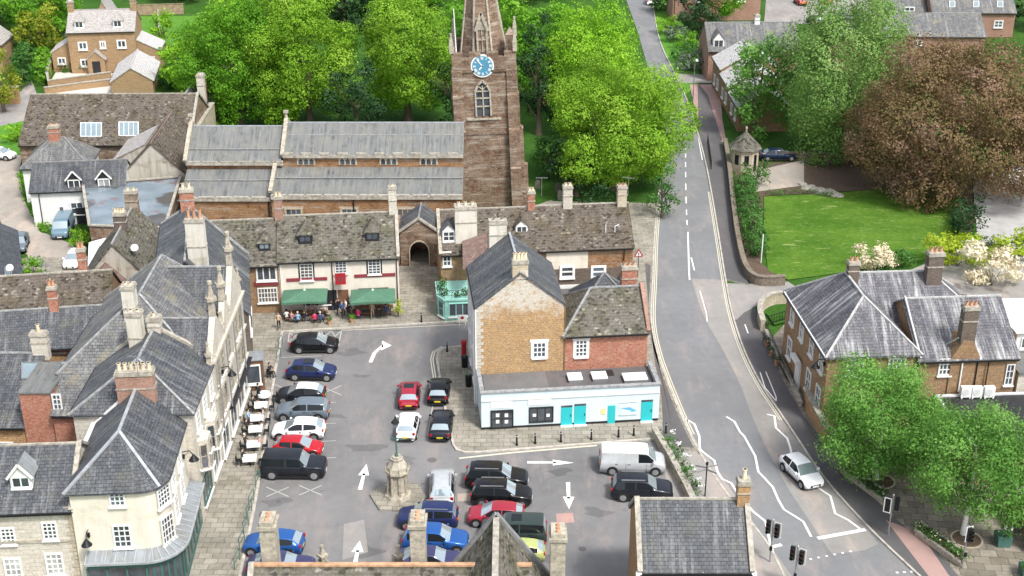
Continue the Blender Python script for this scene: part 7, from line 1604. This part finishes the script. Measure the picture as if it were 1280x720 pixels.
# gravestones in the churchyard
gv = [(672,236),(697,240),(706,228),(712,258),(690,212),(700,250)]
plain('old_stone',(.16,.15,.125),.9,var=.4,vs=3)
o0 = None
for k,(x,y) in enumerate(gv):
    p = G(x,y); o = thing('gravestone','weathered upright gravestone in the shaded churchyard right of the tower','gravestone',(p.x,p.y,0),R(random.uniform(-15,15)),'gravestones right of the tower'); mb = MB(); h = random.uniform(.8,1.3)
    mb.add([(-.3,-.06,0),(.3,-.06,0),(.3,-.06,h*.8),(.15,-.06,h),(-.15,-.06,h),(-.3,-.06,h*.8),(-.3,.06,0),(.3,.06,0),(.3,.06,h*.8),(.15,.06,h),(-.15,.06,h),(-.3,.06,h*.8)],[(0,1,2,3,4,5),(11,10,9,8,7,6),(1,7,8,2),(2,8,9,3),(3,9,10,4),(4,10,11,5),(5,11,6,0)]); mb.build('slab', M['old_stone'], o)
wallrun('yard_back_wall','low brown wall with railings behind the yard right of the stone shelter',pxs([(952,201),(1003,199),(1060,205)]),.9,'ironstone_dark',.35,'ironstone_dark')
g_ = random.Random(3)
for k in range(9):
    p = G(1003+k*5.6,232+k*1.6+g_.uniform(-2,2)); o = thing('rockery_stone','rough pale stone in the row edging the lawn below the shelter yard','rock',(p.x,p.y,0),g_.random()*3,'rockery stones edging the lawn'); s_ = g_.uniform(.45,.85)
    bm = bmesh.new(); bmesh.ops.create_icosphere(bm,subdivisions=2,radius=s_)
    for v in bm.verts: v.co.x *= 1.25; v.co.z = max(-.1,v.co.z*.6); v.co += Vector((g_.uniform(-1,1),g_.uniform(-1,1),g_.uniform(-1,1)))*.07
    me = bpy.data.meshes.new('boulder'); bm.to_mesh(me); bm.free(); me.materials.append(M['coping']); q_ = bpy.data.objects.new('boulder',me); link(q_,o)
# garden fence by the shelter + white a-board + bench
railing('garden_fence','low pale fence behind the dark tree beside the shelter yard',pxs([(1000,204),(1022,200),(1045,206)]),1.2,'coping',0)
o = thing('a_board','white pavement board outside the left shopfront','sign board',base(292,478,PV),R(15)); MB().box(-.42,.42,-.28,.28,2.0,2.06).build('canopy', M['white_paint'], o); MB().cyl((0,0,0),(0,0,2.0),.03).build('pole', M['grey_metal'], o)
# ================================================================ PEOPLE
for n_, c in {'skin':(.55,.34,.25),'hair_brown':(.09,.05,.03),'hair_grey':(.5,.48,.45),'hair_black':(.02,.018,.016),'cloth_black':(.025,.026,.03),'cloth_white':(.78,.78,.76),'cloth_navy':(.04,.08,.2),'cloth_pink':(.55,.28,.28),'cloth_red':(.62,.04,.14),'cloth_tan':(.5,.36,.26),'cloth_blue':(.25,.42,.62),'cloth_grey':(.35,.35,.36),'cloth_denim':(.08,.12,.2)}.items(): plain(n_, c, .8)
def person_mesh(pose):
    """one skinned body; returns mesh with slots skin, top, legs, shoes"""
    sit = pose == 'sit'; hip = .5 if sit else .93; V = []; E = []; Rr = []
    def v(p, r, par=None): V.append(p); Rr.append(r if isinstance(r, tuple) else (r, r)); i = len(V)-1; (E.append((par, i)) if par is not None else None); return i
    pel = v((0,0,hip),(.15,.12)); wa = v((0,-.01,hip+.18),(.13,.10),pel); ch = v((0,0,hip+.36),(.16,.115),wa); nk0 = v((0,.01,hip+.50),(.10,.08),ch); nk = v((0,0,hip+.57),.05,nk0); h0 = v((0,-.02,hip+.66),(.075,.09),nk); h1 = v((0,-.02,hip+.76),(.078,.095),h0); v((0,-.015,hip+.82),.055,h1); v((0,-.115,hip+.68),.018,h0)
    for s in (-1,1):
        if sit:
            a = v((s*.09,-.05,hip-.02),.095,pel); k = v((s*.11,-.44,hip+.0),.062,a); an = v((s*.12,-.46,.09),.042,k); v((s*.12,-.60,.05),.035,an)
            sh = v((s*.19,0,hip+.46),.06,nk0); el = v((s*.25,-.12,hip+.22),.043,sh); wr = v((s*.15,-.36,hip+.27),.03,el)
        else:
            st = .1*s; a = v((s*.09,0,hip-.05),.095,pel); k = v((s*.10,st-.02,.50),.064,a); an = v((s*.10,st*1.6,.09),.042,k); v((s*.11,st*1.6-.16,.04),.034,an)
            sh = v((s*.19,0,hip+.46),.06,nk0); el = v((s*.25,.02-st*.5,hip+.18),.043,sh); wr = v((s*.24,-.16-st*.3,hip+.0),.03,el)
        W_ = Vector(V[wr]); d = (W_-Vector(V[el])).normalized(); side = Vector((1,0,0)); pm = v(tuple(W_+d*.07),.032,wr)
        up = d.cross(side).normalized()
        for q in range(4):
            f0 = W_+d*.10+side*(q-1.5)*.02; f1 = f0+d*(.04-.006*abs(q-1.3))-up*.004; f2 = f1+d*.028-up*.014; i = v(tuple(f0),.0095,pm); j = v(tuple(f1),.0085,i); v(tuple(f2),.0075,j)
        t0 = W_+d*.045-side*s*.035; t1 = t0+d*.03-side*s*.02; i = v(tuple(t0),.012,pm); v(tuple(t1),.009,i)
    me = bpy.data.meshes.new('body'); me.from_pydata(V, E, []); o = bpy.data.objects.new('tmp', me); COL.objects.link(o)
    m = o.modifiers.new('s', 'SKIN'); m.use_smooth_shade = True
    for i, r_ in enumerate(Rr): me.skin_vertices[0].data[i].radius = r_
    me.skin_vertices[0].data[0].use_root = True
    ss = o.modifiers.new('b', 'SUBSURF'); ss.levels = 1; ss.render_levels = 1
    dg = bpy.context.evaluated_depsgraph_get(); out = bpy.data.meshes.new_from_object(o.evaluated_get(dg)); bpy.data.objects.remove(o)
    out.name = 'body_'+pose; out.materials.clear()
    for k in ('skin','cloth_white','cloth_denim','rubber'): out.materials.append(M[k])
    for p in out.polygons:
        c = p.center; p.use_smooth = True
        if c.z > hip+.555: p.material_index = 0
        elif c.z < .085: p.material_index = 3
        elif sit and (c.y < -.06 and c.z < hip+.13): p.material_index = 2
        elif c.z < hip+.02 and (abs(c.x) < .2): p.material_index = 2
        elif sit and c.y < -.24: p.material_index = 0
        elif (not sit) and abs(c.x) > .2 and c.z < hip+.16: p.material_index = 0
        else: p.material_index = 1
    return out, hip
PM = {k: person_mesh(k) for k in ('stand','sit')}
def hair_mesh(long=False):
    bm = bmesh.new(); bmesh.ops.create_uvsphere(bm, u_segments=14, v_segments=10, radius=.105)
    for v in list(bm.verts):
        if v.co.z < (-.10 if long else -.02) and v.co.y < .03: bm.verts.remove(v)
    for v in bm.verts: v.co.y *= 1.12; v.co.z *= 1.05; 
    for v in bm.verts:
        if v.co.y < -.07 and v.co.z < .05: v.co.y = -.07
    me = bpy.data.meshes.new('hair'); bm.to_mesh(me); bm.free(); [setattr(p,'use_smooth',True) for p in me.polygons]; me.materials.append(M['hair_brown']); return me
HM = hair_mesh()
def eye_mesh():
    mb = MB()
    for s in (-1,1): mb.ngon(.012,6,0,.006,c=(s*.032,0))
    V = [(x, -z, y) for x, y, z in mb.v]; me = bpy.data.meshes.new('eyes'); me.from_pydata(V, [], mb.f); me.materials.append(M['hair_black']); return me
EM = eye_mesh()
def person(px, py, pose, rz, top, legs, hair, label, z=PV, grp=None):
    me, hip = PM[pose]; p = G(px, py); o = bpy.data.objects.new('person', None); link(o); o.location = (p.x, p.y, z); o.rotation_euler = (0, 0, R(rz)); tag(o, label, 'person', grp)
    b_ = bpy.data.objects.new('body', me); link(b_, o)
    for k, m in ((1, top), (2, legs)): b_.material_slots[k].link = 'OBJECT'; b_.material_slots[k].material = M[m]
    h = bpy.data.objects.new('hair', HM); link(h, o); h.location = (0, 0, hip+.765); h.material_slots[0].link = 'OBJECT'; h.material_slots[0].material = M[hair]
    e = bpy.data.objects.new('eyes', EM); link(e, o); e.location = (0, -.118, hip+.735); return o
PP = [
 (349,413,'stand',10,'cloth_tan','cloth_black','hair_black','person in tan and black standing on the pavement left of the terrace'),
 (365,406,'sit',150,'cloth_pink','cloth_denim','hair_brown','person in a pink top sitting at the left end of the terrace'),
 (373,407,'sit',180,'cloth_blue','cloth_denim','hair_grey','person in a light blue shirt sitting under the left parasol'),
 (390,397,'sit',20,'cloth_pink','cloth_denim','hair_brown','person with pink top facing the square beside the parasol pole'),
 (398,398,'sit',-10,'cloth_grey','cloth_black','hair_brown','person in grey seated second from the right under the left parasol'),
 (407,402,'sit',100,'cloth_black','cloth_black','hair_grey','white haired person in dark clothes at the right end of the left parasol'),
 (418,388,'stand',0,'cloth_white','cloth_denim','hair_brown','person in a white shirt standing by the pub doorway'),
 (428,399,'stand',40,'cloth_navy','cloth_black','hair_brown','person in navy standing left in the group by the pub door'),
 (433,396,'stand',-60,'cloth_white','cloth_black','hair_brown','person in a white top standing at the back of the group by the pub door'),
 (437,401,'stand',200,'cloth_black','cloth_black','hair_black','person in black standing nearest the kerb by the pub door'),
 (443,398,'stand',-90,'cloth_grey','cloth_black','hair_grey','person in grey standing at the right of the group by the pub door'),
 (466,399,'stand',180,'cloth_tan','cloth_tan','hair_brown','person in tan clothes standing beside the right parasol pole'),
 (483,397,'sit',160,'cloth_navy','cloth_denim','hair_black','person in a navy jacket sitting under the right parasol'),
 (338,472,'sit',60,'cloth_black','cloth_black','hair_black','person in black and white sitting at the kerb near the barrier'),
 (305,474,'sit',-60,'cloth_grey','cloth_black','hair_black','person in grey sitting under the white canopy board'),
 (294,497,'sit',70,'cloth_red','cloth_black','hair_black','person in bright red sitting against the shopfront'),
 (311,531,'sit',90,'cloth_blue','cloth_denim','hair_black','person in pale blue at the third cafe table'),
 (309,543,'sit',90,'cloth_black','cloth_black','hair_brown','person in black at the fourth cafe table'),
 (317,514,'sit',90,'cloth_black','cloth_black','hair_black','person in black at the second cafe table'),
 (359,404,'sit',200,'cloth_white','cloth_black','hair_black','person in white at the far left end of the terrace tables'),
 (381,405,'sit',170,'cloth_black','cloth_denim','hair_brown','person in black with back to the square left of the parasol pole'),
 (394,407,'sit',190,'cloth_red','cloth_black','hair_black','person in red with back to the square right of the parasol pole'),
 (401,407,'sit',170,'cloth_navy','cloth_black','hair_grey','person in navy with back to the square under the left parasol edge'),
 (424,395,'stand',150,'cloth_black','cloth_black','hair_brown','person in black leaning by the left side of the pub door'),
 (448,402,'sit',180,'cloth_red','cloth_denim','hair_brown','person in red sitting at the left end under the right parasol'),
 (456,390,'sit',0,'cloth_white','cloth_denim','hair_brown','person in white facing the square under the right parasol'),
 (474,401,'sit',180,'cloth_black','cloth_black','hair_black','person in black sitting right of the right parasol pole'),
 (324,504,'stand',160,'cloth_black','cloth_black','hair_black','waiter in black standing between the two furthest cafe tables'),
 (330,529,'sit',-90,'cloth_grey','cloth_black','hair_brown','person in grey on the kerb side of the third cafe table'),
 (328,546,'sit',-90,'cloth_white','cloth_denim','hair_black','person in white on the kerb side of the fourth cafe table'),
 (304,581,'sit',90,'cloth_black','cloth_black','hair_black','person in black at the nearest cafe table'),
 (326,564,'sit',-90,'cloth_pink','cloth_denim','hair_grey','person in pink on the kerb side of the second nearest cafe table'),
 (307,562,'sit',90,'cloth_black','cloth_denim','hair_grey','grey haired person in black at the second nearest cafe table'),
]
for a in PP: person(*a)
for (x, y, rz, lb) in ((338,474,60,'chair of the person sitting at the kerb near the barrier'),(305,476,-60,'chair under the white canopy board'),(294,499,70,'chair against the shopfront used by the person in red')):
    p = G(x, y); chair(p.x, p.y, R(rz), 'black '+lb, 'black cafe chairs on the left pavement')
# ================================================================ CAMERA, SKY, LIGHT
cd = bpy.data.cameras.new('camera'); cam = bpy.data.objects.new('camera', cd); COL.objects.link(cam)
cam.location = CAM; cam.rotation_euler = (R(90-24), 0, 0); cd.sensor_width = 36; cd.lens = FPX/1280*36; cd.clip_start = .5; cd.clip_end = 3000
scene.camera = cam
w = bpy.data.worlds.new('World'); scene.world = w; w.use_nodes = True; nt = w.node_tree
sky = nt.nodes.new('ShaderNodeTexSky'); sky.sky_type = 'NISHITA'; sky.sun_disc = False; SE, SR = R(54), R(142)
sky.sun_elevation = SE; sky.sun_rotation = SR; sky.air_density = 1.0; sky.dust_density = 3.0; sky.ozone_density = 1.0
hs = nt.nodes.new('ShaderNodeHueSaturation'); hs.inputs['Saturation'].default_value = .45; nt.links.new(sky.outputs[0], hs.inputs['Color']); nt.links.new(hs.outputs[0], nt.nodes['Background'].inputs[0]); nt.nodes['Background'].inputs[1].default_value = .105
sd = bpy.data.lights.new('sun', 'SUN'); sd.energy = 1.5; sd.angle = R(10); sd.color = (1, .97, .92); so = bpy.data.objects.new('sun', sd); COL.objects.link(so)
dr = Vector((math.sin(SR)*math.cos(SE), math.cos(SR)*math.cos(SE), math.sin(SE))); so.rotation_euler = dr.to_track_quat('Z', 'Y').to_euler(); so.location = (0, 0, 100)
scene.view_settings.view_transform = 'Standard'; scene.view_settings.look = 'None'; scene.view_settings.gamma = 1; scene.view_settings.use_curve_mapping = False
scene.view_settings.exposure = 1.38
scene.cycles.max_bounces = 6; scene.cycles.diffuse_bounces = 3; scene.cycles.glossy_bounces = 2; scene.cycles.transmission_bounces = 2
